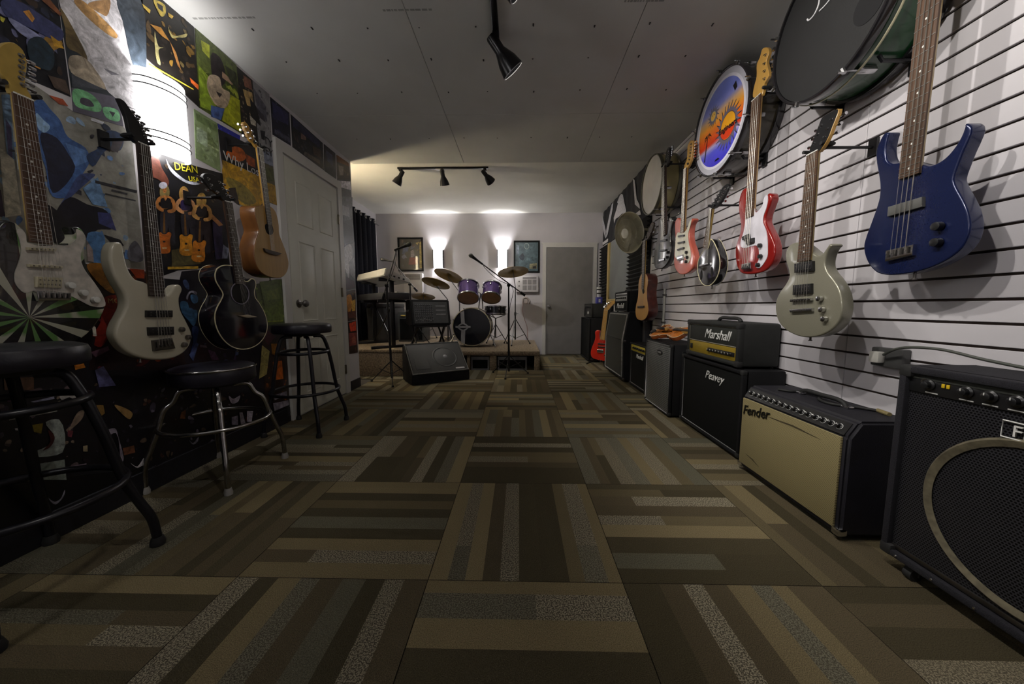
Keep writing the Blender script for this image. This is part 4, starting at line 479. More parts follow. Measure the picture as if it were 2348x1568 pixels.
# ================================================================== guitars
ROSE = mat('rosewood', (.075, .038, .02), .5, var=.35, scale=30, stretch=(1, 1, .1))
ROSED = mat('dark_rosewood', (.035, .022, .016), .5, var=.3, scale=30, stretch=(1, 1, .1))
MAPLE = mat('maple', (.48, .27, .06), .35, var=.12, scale=20, stretch=(1, 1, .15), coat=.4)
MAPLEB = mat('aged_maple', (.36, .24, .05), .4, var=.15, scale=20, coat=.3)
DKNECK = mat('mahogany_neck', (.06, .03, .018), .4, var=.2, scale=20, coat=.3)
FRET = mat('fret_wire', (.34, .33, .31), .4, 1)
STRING = mat('string_wire', (.42, .40, .36), .4, 1)
PLBLK = mat('black_plastic', (.012, .012, .013), .3, var=.2)
PEARL = mat('pearl_dot', (.7, .7, .66), .25)
CREAM = mat('cream_binding', (.62, .56, .36), .4, var=.08)
def center(q): return (sum(p[0] for p in q)/len(q), sum(p[1] for p in q)/len(q))
SHORT = {'blue': 'metallic blue bass', 'silver': 'champagne silver guitar', 'red': 'glossy red bass', 'mandolin': 'black mandolin', 'pink': 'salmon pink guitar', 'charcoal': 'charcoal guitar', 'classical': 'amber classical guitar', 'strat': 'spoke pattern guitar', 'wbass': 'ivory white bass', 'blackac': 'black acoustic guitar', 'natural': 'small tan acoustic guitar'}
def guitar(key, side, name, label, cat, th, body_m, *, neck_m=MAPLE, board_m=ROSE, head_m=None, head_face=None, ext=1.0, nfret=20, nstr=6, rnd=.006, parts=('pickup', 'pickup', 'bridge'), item_m=None, knob_m=None, guard_m=None, board_w=.004, neck_d=.02, tuners='one', head_th=.015, hole_m=None, binding=None, fancy=True, dots=True, sharp=False, knob_r=.012, knob_h=.016, bridge_i=-1, top_m=None, hang=True, head_back=0.0):
    g = GT[key]; X0 = g['x']; F = frame(side, X0); G_ = 1 if side == 'L' else -1
    bc = center(g['body']); t = thing(name, label, cat, F(bc[0], min(p[1] for p in g['body']), 0))
    body = spline(g['body'], 4)
    o = obj('body', rounded(BM(), F, body, -th, 0, rnd, 4), body_m, t, 40)
    if top_m is not None: obj('soundboard', prism(BM(), F, inset(body, rnd*.8), 0, .0015), top_m, t, 0)
    if binding:
        bm = BM(); tube(bm, [F(u, v, -.001) for u, v in inset(body, rnd*.4)], .0028, 6, True)
        obj('binding', bm, binding, t); 
        bm = BM(); tube(bm, [F(u, v, -th+.001) for u, v in inset(body, rnd*.4)], .0024, 6, True); obj('binding', bm, binding, t)
    tl, tr, br, bl = [Vector(p) for p in g['neck']]
    c0, c1 = (tl+tr)/2, (bl+br)/2; h0, h1 = (tr-tl).length/2, (br-bl).length/2
    if ext != 1.0: c0 = c1+(c0-c1)*ext; h0 = h1+(h0-h1)*ext*.9
    ax = (c0-c1).normalized(); pr = Vector((-ax.y, ax.x)); Ln = (c0-c1).length
    if pr.x > 0: pr = -pr
    A = lambda s, q, w: F(*(c1+ax*s*Ln+pr*q), w)
    hw = lambda s: h1+(h0-h1)*s
    fb0, fb1 = board_w, board_w+.006
    # neck: half-round section under the board
    bm = BM(); rings = []
    for s in (0, .15, .3, .6, .9, 1.0):
        dd = neck_d*(1.25 if s == 0 else 1.0)
        rings.append([bm.verts.new(A(s, hw(s)*cos(pi*k/8), fb0-dd*sin(pi*k/8))) for k in range(9)])
    for a, b_ in zip(rings, rings[1:]):
        for k in range(8): bm.faces.new((a[k], a[k+1], b_[k+1], b_[k]))
        bm.faces.new((a[8], a[0], b_[0], b_[8]))
    bm.faces.new(rings[0]); bm.faces.new(rings[-1][::-1]); obj('neck', bm, neck_m, t, 50)
    bm = BM(); v = [bm.verts.new(A(s, q*hw(s), w)) for w in (fb0, fb1) for s, q in ((0, -1), (0, 1), (1, 1), (1, -1))]
    for f in ((0, 1, 2, 3), (4, 5, 6, 7), (0, 1, 5, 4), (1, 2, 6, 5), (2, 3, 7, 6), (3, 0, 4, 7)): bm.faces.new([v[i] for i in f])
    fbo = obj('fretboard', bm, board_m, t, 0)
    sl = 1/(1-2**(-nfret/12))
    for k in range(nfret+1):
        s = 1-sl*(1-2**(-k/12))
        if k == nfret: s = .012
        wd = .0022 if k == 0 else .0008
        bm = BM(); v = [bm.verts.new(A(s+e*wd/Ln, q*hw(s), w)) for w in (fb1, fb1+.0014) for e, q in ((-1, -1), (-1, 1), (1, 1), (1, -1))]
        for f in ((0, 1, 2, 3), (4, 5, 6, 7), (0, 1, 5, 4), (1, 2, 6, 5), (2, 3, 7, 6), (3, 0, 4, 7)): bm.faces.new([v[i] for i in f])
        obj('nut' if k == 0 else 'fret', bm, PEARL if k == 0 else FRET, fbo, 0)
    if dots:
        bm = BM()
        for k in (3, 5, 7, 9, 12, 15, 17, 19):
            if k > nfret: continue
            s = 1-sl*(1-(2**(-k/12)+2**(-(k-1)/12))/2); p = A(s, 0, fb1); cyl(bm, p, A(s, 0, fb1+.0006), .0035, n=10)
        obj('inlay', bm, PEARL, fbo, 0, 'stuff')
    # headstock
    if 'head' in g: hp = [Vector(p) for p in g['head']]
    else: hp = [c0+pr*h0, c0+pr*h0*1.3+ax*.03, c0+pr*h0*1.5+ax*.1, c0+pr*.02+ax*.185, c0-pr*.01+ax*.19, c0-pr*h0*1.5+ax*.12, c0-pr*h0*1.6+ax*.05, c0-pr*h0]
    hs = [tuple(p) for p in hp]; hh = spline(hs, 3)
    Fh = lambda u, v, w=0: F(u, v, w-head_back*max(0, (Vector((u, v))-c0).dot(ax)))
    ho = obj('headstock', rounded(BM(), Fh, hh, -head_th+.002, .004, .002, 1), head_m or neck_m, t, 30)
    if head_face: obj('head_face', prism(BM(), Fh, inset(hh, .0015), .004, .0055), head_face, ho, 0)
    hl = max((Vector(p)-c0).dot(ax) for p in hs)
    tm = CHROME
    sides = {'one': [1], 'oneR': [-1], 'two': [1, -1]}[tuners]; per = nstr//len(sides)
    for sd in sides:
        for k in range(per):
            s = hl*(.18+.68*(k+.5)/per); row = [(Vector(p)-c0).dot(pr) for p in hh if abs((Vector(p)-c0).dot(ax)-s) < hl*.12] or [0]
            mid = (max(row)+min(row))/2; half = (max(row)-min(row))/2; edge = max(row) if sd > 0 else min(row)
            pc = c0+ax*s+pr*(mid+sd*half*.55); pe = c0+ax*s+pr*(edge+sd*.014); pi_ = c0+ax*s+pr*(edge-sd*.002)
            bm = BM(); cyl(bm, Fh(*pc, .004), Fh(*pc, .014), .0042, n=8); cyl(bm, Fh(*pc, .004), Fh(*pc, .0065), .0075, n=8)
            cyl(bm, Fh(*pi_, -.008), Fh(*pe, -.008), .0028, n=6); cyl(bm, Fh(*pe, -.008), Fh(*(pe+pr*sd*.012), -.008), .0085 if nstr == 4 else .0065, n=8)
            obj('tuner', bm, tm, ho, 40)
    # pickguard, pickups, bridge, knobs
    if 'guard' in g: obj('pickguard', prism(BM(), F, spline(g['guard'], 3), .0002, .0026), guard_m, t, 0)
    w0 = .0026 if 'guard' in g else 0
    hts = {'pickup': .012, 'bridge': .014, 'tailpiece': .012, 'saddle': .008, 'soundhole': .001}
    for q, nm in zip(g.get('items', []), parts):
        m_ = (item_m or {}).get(nm, PLBLK if nm == 'pickup' else CHROME)
        b_ = obj(nm, rounded(BM(), F, [tuple(p) for p in q], -.002, w0+hts[nm], .0025, 2), m_, t, 40)
        if nm == 'pickup' and fancy and key != 'blue':      # pole pieces
            qa = [Vector(p) for p in q]; bm = BM()
            for r in ((.3, .7) if (qa[3]-qa[0]).length > .028 else (.5,)):
                for k in range(nstr):
                    p = qa[0].lerp(qa[1], (k+.7)/(nstr+.4)).lerp(qa[3].lerp(qa[2], (k+.7)/(nstr+.4)), r); cyl(bm, F(*p, w0+hts[nm]), F(*p, w0+hts[nm]+.0012), .0024, n=6)
            obj('pole_piece', bm, STEEL, b_, 0)
        if nm == 'bridge' and fancy:
            qa = [Vector(p) for p in q]
            for k in range(nstr):
                p = qa[0].lerp(qa[1], (k+.6)/(nstr+.2)); p2 = qa[3].lerp(qa[2], (k+.6)/(nstr+.2)); a_, z_ = p.lerp(p2, .15), p.lerp(p2, .7)
                bm = BM(); tube(bm, [F(*a_, w0+.017), F(*z_, w0+.017)], .0032, 6); obj('saddle', bm, STEEL, b_, 30)
    for u, v in g.get('knobs', []):
        bm = BM(); lathe(bm, [(knob_r*.6, 0), (knob_r*.6, .003), (knob_r, .004), (knob_r*.92, knob_h), (knob_r*.5, knob_h+.0015), (0, knob_h+.0015)], F(u, v, w0), F(0, 0, 1)-F(0, 0, 0), 14); obj('knob', bm, knob_m or CHROME, t, 40)
    for u, v in g.get('pin', []):
        bm = BM(); d_ = (Vector((u, v))-Vector(bc)).normalized(); p = Vector((u, v)); cyl(bm, F(*(p-d_*.01), -th/2), F(*(p+d_*.012), -th/2), .004, n=8); cyl(bm, F(*(p+d_*.01), -th/2), F(*(p+d_*.014), -th/2), .007, n=8); obj('strap_pin', bm, STEEL, t)
    for hk in ('hole', 'hole2'):
        if hk in g:
            hq = spline(g[hk], 3); obj('soundhole', prism(BM(), F, hq, .0008, .0018), mat('hole_dark', (.004, .003, .003), .9), t, 0)
            if key == 'blackac':
                bm = BM(); tube(bm, [F(u, v, .0015) for u, v in inset(hq, -.006)], .003, 6, True); obj('rosette', bm, mat('rosette', (.22, .20, .26), .4), t)
    # strings
    its = g.get('items', [])
    bq = [Vector(p) for p in its[bridge_i]] if its else [c1+pr*h1, c1-pr*h1, c1-pr*h1, c1+pr*h1]
    e0, e1 = (bq[0]+bq[3])/2, (bq[1]+bq[2])/2
    if (e0-e1).dot(pr) < 0: e0, e1 = e1, e0
    for k in range(nstr):
        f = (k+.6)/(nstr+.2); top = c0+pr*h0*(1-2*f)*.85; bot = e0.lerp(e1, .12+.76*f)
        r = (.0012 if nstr < 6 else .0006)*(1.25-.6*f)
        bm = BM(); tube(bm, [F(*top, fb1+.003), F(*bot, w0+.018 if fancy else w0+.009)], r, 5); obj('string', bm, STRING, t, 60)
    # wall hanger that carries it
    if hang:
        wall = XR if side == 'R' else XL; dist = abs(wall-X0)
        hc = c0+ax*.02; hname = label.split(' ')
        FW = frame(side, wall)
        ht = thing('guitar_hanger', 'black padded wall hanger holding up the '+SHORT[key], 'hanger', FW(hc.x, hc.y, 0), group=None)
        hy = 0
        obj('bracket', prism(BM(), FW, rect(hc.x-.018, hc.x+.018, hc.y-.035, hc.y+.035), 0, .012), BLK, ht)
        bm = BM(); tube(bm, [FW(hc.x, hc.y, .01), FW(hc.x, hc.y, max(.03, dist-.045))], .0065, 8); obj('arm', bm, BLK, ht)
        bm = BM(); wy = dist-.045
        for s in (-1, 1):
            e = hc+pr*s*(h0+.016)
            tube(bm, [FW(*hc, max(.03, wy)), FW(*(hc+pr*s*(h0+.010)), wy), FW(*e, wy+.02), FW(*(e), dist+.012)], .0075, 8)
        obj('yoke', bm, mat('foam_rubber', (.012, .012, .013), .8), ht, 60)
    return t
BLUE = mat('metallic_blue', (.009, .015, .062), .22, .3, var=.12, scale=200, coat=.25)
gb = guitar('blue', 'R', 'bass_guitar', 'metallic blue four string electric bass with deep horns on the slat wall', 'bass guitar', .045, BLUE, ext=1.12, nfret=20, nstr=4, parts=('pickup', 'bridge'), item_m={'pickup': mat('grey_cover', (.10, .10, .095), .45)}, knob_m=PLBLK, knob_r=.014, knob_h=.02, neck_m=MAPLEB, fancy=True, rnd=.0055)
SILV = mat('champagne_silver', (.24, .23, .175), .3, .3, var=.06, scale=300, coat=.4)
guitar('silver', 'R', 'electric_guitar', 'champagne silver single cutaway electric guitar with two black pickups', 'guitar', .048, SILV, nfret=22, parts=('pickup', 'pickup', 'bridge', 'tailpiece'), tuners='two', head_m=MAPLE, head_face=PLBLK, neck_m=MAPLEB, rnd=.007, bridge_i=3, head_back=.15)
RED = mat('candy_red', (.24, .010, .008), .14, .1, var=.1, scale=8, coat=1.)
guitar('red', 'R', 'bass_guitar', 'glossy red bass guitar with white pickguard hanging beside the sun drum', 'bass guitar', .045, RED, nfret=20, nstr=4, parts=('pickup', 'pickup', 'bridge'), guard_m=mat('white_guard', (.62, .60, .66), .25), knob_m=PLBLK, neck_m=MAPLE, head_m=MAPLE, rnd=.009, tuners='one')
BLKGL = mat('black_lacquer', (.008, .008, .009), .1, var=.2, coat=1.)
guitar('mandolin', 'R', 'mandolin', 'small black teardrop mandolin with cream edge binding', 'mandolin', .05, BLKGL, nfret=16, nstr=8, parts=('bridge',), neck_m=MAPLEB, board_m=ROSE, head_m=PLBLK, rnd=.004, tuners='two', binding=CREAM, fancy=False, head_back=.2)
PINK = mat('salmon_pink', (.50, .11, .075), .25, var=.08, scale=8, coat=.8)
guitar('pink', 'R', 'electric_guitar', 'salmon pink electric guitar with cream pickguard and orange maple headstock', 'guitar', .045, PINK, nfret=21, parts=('pickup', 'pickup', 'pickup', 'bridge'), guard_m=mat('cream_guard', (.60, .58, .46), .3), neck_m=MAPLE, head_m=MAPLE, rnd=.008, tuners='one', fancy=False, knob_m=PLBLK)
CHAR = mat('charcoal_burst', (.03, .031, .032), .2, .2, var=.3, scale=5, coat=.7)
guitar('charcoal', 'R', 'electric_guitar', 'charcoal grey electric guitar with dark neck below the beige drum', 'guitar', .045, CHAR, nfret=22, parts=('pickup', 'pickup', 'bridge'), neck_m=DKNECK, board_m=ROSED, head_m=PLBLK, rnd=.008, tuners='one', fancy=False, knob_m=PLBLK)
AMBER = mat('amber_spruce', (.52, .27, .05), .28, var=.1, scale=60, stretch=(1, 1, .05), coat=.5)
CROSE = mat('red_rosewood', (.07, .015, .012), .3, var=.3, scale=30, coat=.4)
guitar('classical', 'R', 'classical_guitar', 'amber topped classical guitar with dark red sides beside the foam panel', 'guitar', .098, CROSE, nfret=18, parts=('bridge',), item_m={'bridge': ROSED}, neck_m=MAPLEB, board_m=ROSED, head_m=ROSED, rnd=.004, tuners='two', fancy=False, top_m=AMBER, dots=False)
# left wall
def spoke_mat():
    m = bpy.data.materials.new('spoke_graphic'); m.use_nodes = True; nt = m.node_tree; N = nt.nodes; L = nt.links
    b = N['Principled BSDF']; b.inputs['Roughness'].default_value = .25; b.inputs['Coat Weight'].default_value = .5
    tc = N.new('ShaderNodeTexCoord'); mp = N.new('ShaderNodeMapping'); L.new(tc.outputs['Object'], mp.inputs[0])
    # hub of the spokes in the body's own coordinates (origin at its lowest edge)
    hub = on_body; mp.inputs['Location'].default_value = (0, -hub[0], -hub[1])
    sp = N.new('ShaderNodeSeparateXYZ'); L.new(mp.outputs[0], sp.inputs[0])
    at = N.new('ShaderNodeMath'); at.operation = 'ARCTAN2'; L.new(sp.outputs[1], at.inputs[0]); L.new(sp.outputs[2], at.inputs[1])
    cb = N.new('ShaderNodeCombineXYZ'); L.new(at.outputs[0], cb.inputs[0])
    nz = N.new('ShaderNodeTexNoise'); nz.inputs['Scale'].default_value = 3.6; nz.inputs['Detail'].default_value = 1; L.new(cb.outputs[0], nz.inputs['Vector'])
    sn = N.new('ShaderNodeMath'); sn.operation = 'SINE'; ml = N.new('ShaderNodeMath'); ml.operation = 'MULTIPLY_ADD'; ml.inputs[1].default_value = 13; L.new(at.outputs[0], ml.inputs[0]); L.new(nz.outputs[0], ml.inputs[2]); L.new(ml.outputs[0], sn.inputs[0])
    cr = N.new('ShaderNodeValToRGB'); cr.color_ramp.interpolation = 'CONSTANT'; L.new(sn.outputs[0], cr.inputs[0])
    e = cr.color_ramp.elements; e[0].position = 0; e[0].color = (.008, .008, .01, 1); e[1].position = .35; e[1].color = (.38, .38, .30, 1)
    n2 = N.new('ShaderNodeTexNoise'); n2.inputs['Scale'].default_value = 9; L.new(mp.outputs[0], n2.inputs['Vector'])
    r2 = N.new('ShaderNodeMapRange'); r2.inputs[1].default_value = .48; r2.inputs[2].default_value = .54; L.new(n2.outputs[0], r2.inputs[0])
    mx = N.new('ShaderNodeMix'); mx.data_type = 'RGBA'; mx.blend_type = 'MULTIPLY'; L.new(r2.outputs[0], mx.inputs[0]); L.new(cr.outputs[0], mx.inputs[6]); mx.inputs[7].default_value = (.25, .55, .2, 1)
    L.new(mx.outputs[2], b.inputs['Base Color']); return m
_b = GT['strat']['body']; on_body = (1.125-center(_b)[0], .845-min(p[1] for p in _b))
PGPEARL = mat('pearloid', (.50, .47, .42), .25, var=.28, scale=28, coat=.5)
guitar('strat', 'L', 'electric_guitar', 'electric guitar with pearl pickguard over a black and green spoke pattern body', 'guitar', .045, spoke_mat(), nfret=22, parts=('pickup', 'pickup', 'pickup', 'bridge'), item_m={'pickup': mat('aged_cover', (.42, .38, .26), .4)}, guard_m=PGPEARL, knob_m=PEARL, neck_m=MAPLEB, board_m=ROSE, head_m=MAPLEB, rnd=.008, tuners='oneR', fancy=True)
IVORY = mat('ivory_white', (.52, .49, .38), .25, var=.05, scale=6, coat=.6)
guitar('wbass', 'L', 'bass_guitar', 'ivory white five string electric bass with long upper horn on the poster wall', 'bass guitar', .045, IVORY, nfret=24, nstr=5, parts=('pickup', 'pickup', 'bridge'), item_m={'bridge': STEEL}, neck_m=DKNECK, board_m=ROSED, head_m=PLBLK, rnd=.011, tuners='oneR', knob_m=STEEL)
BLKAC = mat('black_acoustic', (.010, .009, .015), .12, var=.2, coat=.8)
guitar('blackac', 'L', 'acoustic_guitar', 'black cutaway acoustic guitar with cream binding above the chrome stool', 'guitar', .085, BLKAC, nfret=20, parts=('bridge',), item_m={'bridge': mat('bone_bridge', (.45, .38, .28), .4)}, neck_m=DKNECK, board_m=ROSED, head_m=PLBLK, rnd=.004, tuners='two', fancy=False, binding=CREAM, head_back=.15)
NATB = mat('tan_mahogany', (.19, .075, .022), .25, var=.3, scale=14, stretch=(1, 1, .2), coat=.6)
NATT = mat('tan_spruce', (.34, .20, .06), .35, var=.12, scale=50, stretch=(1, 1, .05), coat=.3)
guitar('natural', 'L', 'travel_guitar', 'small tan acoustic guitar with figured mahogany sides next to the white door', 'guitar', .095, NATB, nfret=18, parts=('bridge',), item_m={'bridge': ROSED}, neck_m=MAPLE, board_m=ROSED, head_m=MAPLE, rnd=.004, tuners='two', fancy=False, top_m=NATT, dots=False)
# ================================================================== posters on the left wall
PRINT = attr_mat('poster_print', .38, .55, 16, 1.6, .15)
PRINTF = attr_mat('poster_paper', .38, .35, 9, 1.2, .15)
WTX = mat('ink_white', (.62, .62, .62), .5); YTX = mat('ink_yellow', (.72, .62, .02), .5); DTX = mat('ink_dark', (.03, .03, .035), .5)
def poly_mesh(name, F, polys, m, parent, w=0, step=.00015, kind=None):
    bm = BM(); cols = []
    for i, (c, q) in enumerate(polys):
        try: bm.faces.new([bm.verts.new(F(u, v, w+i*step)) for u, v in q]); cols.append(lin(c)+(1,))
        except ValueError: pass
    me = bpy.data.meshes.new(name); bm.to_mesh(me); bm.free(); facecol(me, cols)
    return link(name, me, m, parent, 0, kind)
def clutter(q, n, pal, seed, s0, s1):
    """photograph detail too fine to trace: small irregular shapes inside the sheet"""
    r = random.Random(seed); out = []; xs = [p[0] for p in q]; ys = [p[1] for p in q]
    def inside(x, y):
        c = False
        for i in range(len(q)):
            (x1, y1), (x2, y2) = q[i-1], q[i]
            if (y1 > y) != (y2 > y) and x < (x2-x1)*(y-y1)/(y2-y1)+x1: c = not c
        return c
    k = 0
    while len(out) < n and k < n*20:
        k += 1; x, y = r.uniform(min(xs), max(xs)), r.uniform(min(ys), max(ys)); s = r.uniform(s0, s1); el = r.uniform(.4, 2.2); a0 = r.uniform(0, pi); m_ = r.randint(5, 8)
        pts = []
        for i in range(m_):
            a = 2*pi*i/m_; rr = s*r.uniform(.55, 1.2); px, py = rr*cos(a), rr*sin(a)*el; pts.append((x+px*cos(a0)-py*sin(a0), y+px*sin(a0)+py*cos(a0)))
        if all(inside(*p) for p in pts): out.append((r.choice(pal), spline(pts, 3)))
    return out
PINFO = [  # key, paper colour, label, clutter (n, palette, min, max)
 ('bluegrey', '#8d8c80', 'pale blue-grey poster at the left edge behind the guitar neck', 10, ('#6d8598', '#4a4a60', '#a8a492'), .01, .03),
 ('stage', '#15161f', 'dark concert poster with a guitarist in violet stage light', 26, ('#23263c', '#6a6c90', '#3a2c24', '#a07a34', '#0c0c12'), .012, .04),
 ('shirt', '#2c333a', 'tall poster of a white shirt with tanned arms', 6, ('#9a9aa0', '#bdbac0'), .01, .025),
 ('denim', '#8f8d84', 'cream poster of a long haired guitarist in blue denim', 22, ('#5878a8', '#26304a', '#88a0bc', '#34343c'), .008, .024),
 ('logo', '#5a5664', 'grey sheet with big green block letters', 0, ('#888',), .01, .02),
 ('arm', '#1a1715', 'black poster of a performer in gold light above the wall lamp', 16, ('#4a3a24', '#8a6a2c', '#2a2420', '#6a5a38'), .008, .028),
 ('meadow', '#4d5a26', 'poster of a guitarist sitting in a bright green meadow', 20, ('#7d8f2a', '#a3b038', '#3c4420', '#90a050'), .01, .03),
 ('greensheet', '#8fa474', 'plain grey-green sheet right of the wall lamp', 10, ('#7d9060', '#9cb084'), .015, .04),
 ('bluestrip', '#2a2f9c', 'bright blue paper strip under the meadow poster', 3, ('#3a40b4', '#20248a'), .006, .012),
 ('blond', '#24201e', 'dark poster of a player holding a blond guitar', 14, ('#4a3a30', '#8a7a60', '#141214'), .006, .02),
 ('mono', '#8c8b8e', 'grey poster with a dark figure and black capital letters', 10, ('#6a6a70', '#a4a3a6', '#4a4a50'), .006, .02),
 ('lesson', '#1c1c24', 'mustard yellow poster headed with white words on black', 8, ('#9a7a1e', '#b08a20'), .008, .02),
 ('landscape', '#5a5540', 'narrow landscape poster between the tan guitar and the door frame', 8, ('#6c6440', '#4a5068'), .006, .016),
 ('divas', '#101016', 'black poster of three women with orange guitars', 16, ('#2a2018', '#3a2c1c', '#1c1a24', '#6a5a40'), .006, .018),
 ('redband', '#241214', 'dark red poster behind the ivory bass', 22, ('#5a1a14', '#8a3a16', '#1a1014', '#6a2a3a'), .01, .03),
 ('bluealien', '#17121f', 'dark violet poster with a blue figure behind the black guitar', 20, ('#2a2040', '#3a2a4c', '#241420', '#4a5a84'), .008, .026),
 ('greenplant', '#4a5628', 'small moss green poster beside the door frame below the tan guitar', 16, ('#5c6c30', '#3c4820', '#74843c'), .008, .024),
 ('orangelow', '#2a1a16', 'dark poster with an orange glow behind the door-side stool', 10, ('#8a4a1a', '#5a2a20', '#3a2030'), .008, .026),
 ('vampires', '#0e0c12', 'black band poster low on the wall with silver script lettering', 40, ('#3a3444', '#5a4a3c', '#241c2c', '#6a6474', '#4a2c24'), .006, .02),
 ('catalog', '#0f0d14', 'poster with guitar pictures on pale squares behind the front black stool', 22, ('#3a3040', '#5a4c50', '#1c1620', '#7a6a5c'), .006, .02),
 ('band', '#08080c', 'black poster strip along the floor with silver wing emblem', 0, ('#111',), .01, .02),
 ('nightone', '#15152a', 'dark blue stage poster over the left end of the door', 10, ('#2c2c54', '#1c1c30', '#4a4a60'), .006, .022),
 ('nighttwo', '#14141c', 'wide dark poster of a singer above the middle of the door', 18, ('#2a2a3c', '#3c302c', '#1c1c28', '#54484a'), .006, .024),
 ('nightthree', '#17171f', 'dark poster over the hinge side of the door', 8, ('#2c2c3c', '#3a3a48'), .006, .02),
 ('orangetop', '#2c2018', 'brown poster with an orange top at the wall end', 8, ('#5a3a20', '#7a6a5a', '#1a1614'), .006, .02),
 ('mono2', '#3c3c42', 'grey photograph poster with painted-in white glare beside the door hinges', 20, ('#5c5c62', '#2a2a30', '#78787c'), .006, .02),  # palest top shape is lamp glare put into the print colour
 ('mono3', '#4a4a50', 'poster of a white clad figure on the wall end', 10, ('#8a8a8e', '#2c2c32', '#6a6a70'), .006, .018),
 ('fire1', '#2c1c14', 'poster with gold lettering shapes at knob height on the wall end', 10, ('#8a5a20', '#b08030', '#1a1210'), .005, .014),
 ('fire2', '#2a1816', 'lowest poster on the wall end with a red-orange blaze', 10, ('#7a3a2a', '#5a2a28', '#9a4a30'), .005, .016)]
for i, (key, bg, lab, n, pal, s0, s1) in enumerate(PINFO):
    q, shapes = POSTER[key]; w = .0012+.0009*(i % 3)+(.0006 if key in ('logo', 'bluestrip', 'band') else 0)+(.0012 if key == 'logo' else 0)
    F = frame('L', XL); c = center(q); t = thing('poster', lab, 'poster', F(c[0], min(p[1] for p in q), 0), group=None)
    bm = BM(); prism(bm, F, q, 0, w); me = bpy.data.meshes.new('sheet'); bmesh.ops.recalc_face_normals(bm, faces=bm.faces); bm.to_mesh(me); bm.free(); facecol(me, [lin(bg)]*len(me.polygons)); link('sheet', me, PRINTF, t, 0)
    pol = clutter(q, n*3, pal, i+3, s0*.5, s1*.62)+[(c_, spline(p_, 4) if len(p_) > 4 else p_) for c_, p_ in shapes]
    if pol: poly_mesh('printed_picture', F, pol, PRINT, t, w+.0002, .00004, 'stuff')
    if key == 'divas':
        for s_, p_, z_ in (('DEAN', (1.830, 1.578), .052), ('USA', (1.905, 1.548), .036)):
            text('lettering', s_, F(p_[0], p_[1], w+.004), (0, 1, .22), (0, -.22, 1), z_, YTX, t, .15, .0004)
    if key == 'lesson': text('lettering', 'Why Lose', F(2.146, 1.752, w+.004), (0, 1, .02), (0, -.02, 1), .078, WTX, t, 0, .0004)
    if key == 'mono':
        text('lettering', 'TY', F(2.50, 2.005, w+.004), (0, 1, .02), (0, 0, 1), .075, DTX, t, 0, .0004); text('lettering', 'NEY', F(2.455, 1.94, w+.004), (0, 1, .02), (0, 0, 1), .07, DTX, t, 0, .0004)
    if key == 'redband': text('lettering', 'MO', F(1.47, .895, w+.004), (0, 1, 0), (0, 0, 1), .03, mat('ink_gold', (.3, .2, .06), .5), t, 0, .0004)
# drapes and foam over the far half of the right wall
FR = frame('R', XR)
DRP = mat('black_drape', (.010, .010, .013), .85, var=.3, scale=30)
t = thing('black_banner', 'black cloth banner with silver winged emblems above the wall window', 'banner', (XR, 5.3, 1.95))
bm = BM(); nseg = 40; pr_ = [(4.06+(YB-.01-4.06)*k/nseg, .012+.006*sin(k*1.7)) for k in range(nseg+1)]
vs = [[bm.verts.new(FR(u, z, w_)) for z in (1.93, ZF-.005)] for u, w_ in pr_]; vb = [[bm.verts.new(FR(u, z, .001)) for z in (1.93, ZF-.005)] for u, w_ in pr_]
for a, b_ in zip(vs, vs[1:]): bm.faces.new((a[0], b_[0], b_[1], a[1]))
for a, b_ in zip(vb, vb[1:]): bm.faces.new((a[0], a[1], b_[1], b_[0]))
for a, b_ in ((vs[0], vb[0]), (vs[-1], vb[-1])): bm.faces.new((a[0], a[1], b_[1], b_[0]))
for i in range(nseg):
    bm.faces.new((vs[i][0], vb[i][0], vb[i+1][0], vs[i+1][0])); bm.faces.new((vs[i][1], vs[i+1][1], vb[i+1][1], vb[i][1]))
obj('cloth', bm, DRP, t, 60)
SIL = mat('silver_print', (.50, .49, .52), .5, var=.2, scale=40)
for k in ('v1a', 'v1b', 'v1c', 'v1d', 'g1', 'g2', 'v2a', 'v2c'): obj('emblem', prism(BM(), FR, DRAPE[k], .019, .021), SIL, t, 0)
def foam(label, u0, u1, v0, v1):
    t = thing('acoustic_foam', label, 'foam panel', (XR, (u0+u1)/2, v0)); n = int((v1-v0)/.05); h = (v1-v0)/n
    m_ = mat('foam_grey', (.012, .012, .014), .95, var=.2, bump=.4, bscale=400)
    obj('backing', prism(BM(), FR, rect(u0, u1, v0, v1), .001, .02), m_, t, 0)
    for k in range(n):
        bm = BM(); a = v0+k*h
        v = [bm.verts.new(FR(u, z, w_)) for u in (u0, u1) for z, w_ in ((a, .02), (a+h, .02), (a+h*.5, .065))]
        for f in ((0, 1, 2), (3, 5, 4), (0, 3, 4, 1), (1, 4, 5, 2), (2, 5, 3, 0)): bm.faces.new([v[i] for i in f])
        obj('wedge_ridge', bm, m_, t, 0)
foam('black ridged acoustic foam between the back wall corner and the pine window jamb', 5.97, YB-.01, .85, 1.92)
foam('black ridged acoustic foam behind the classical guitar neck', 4.08, 4.79, .85, 1.92)
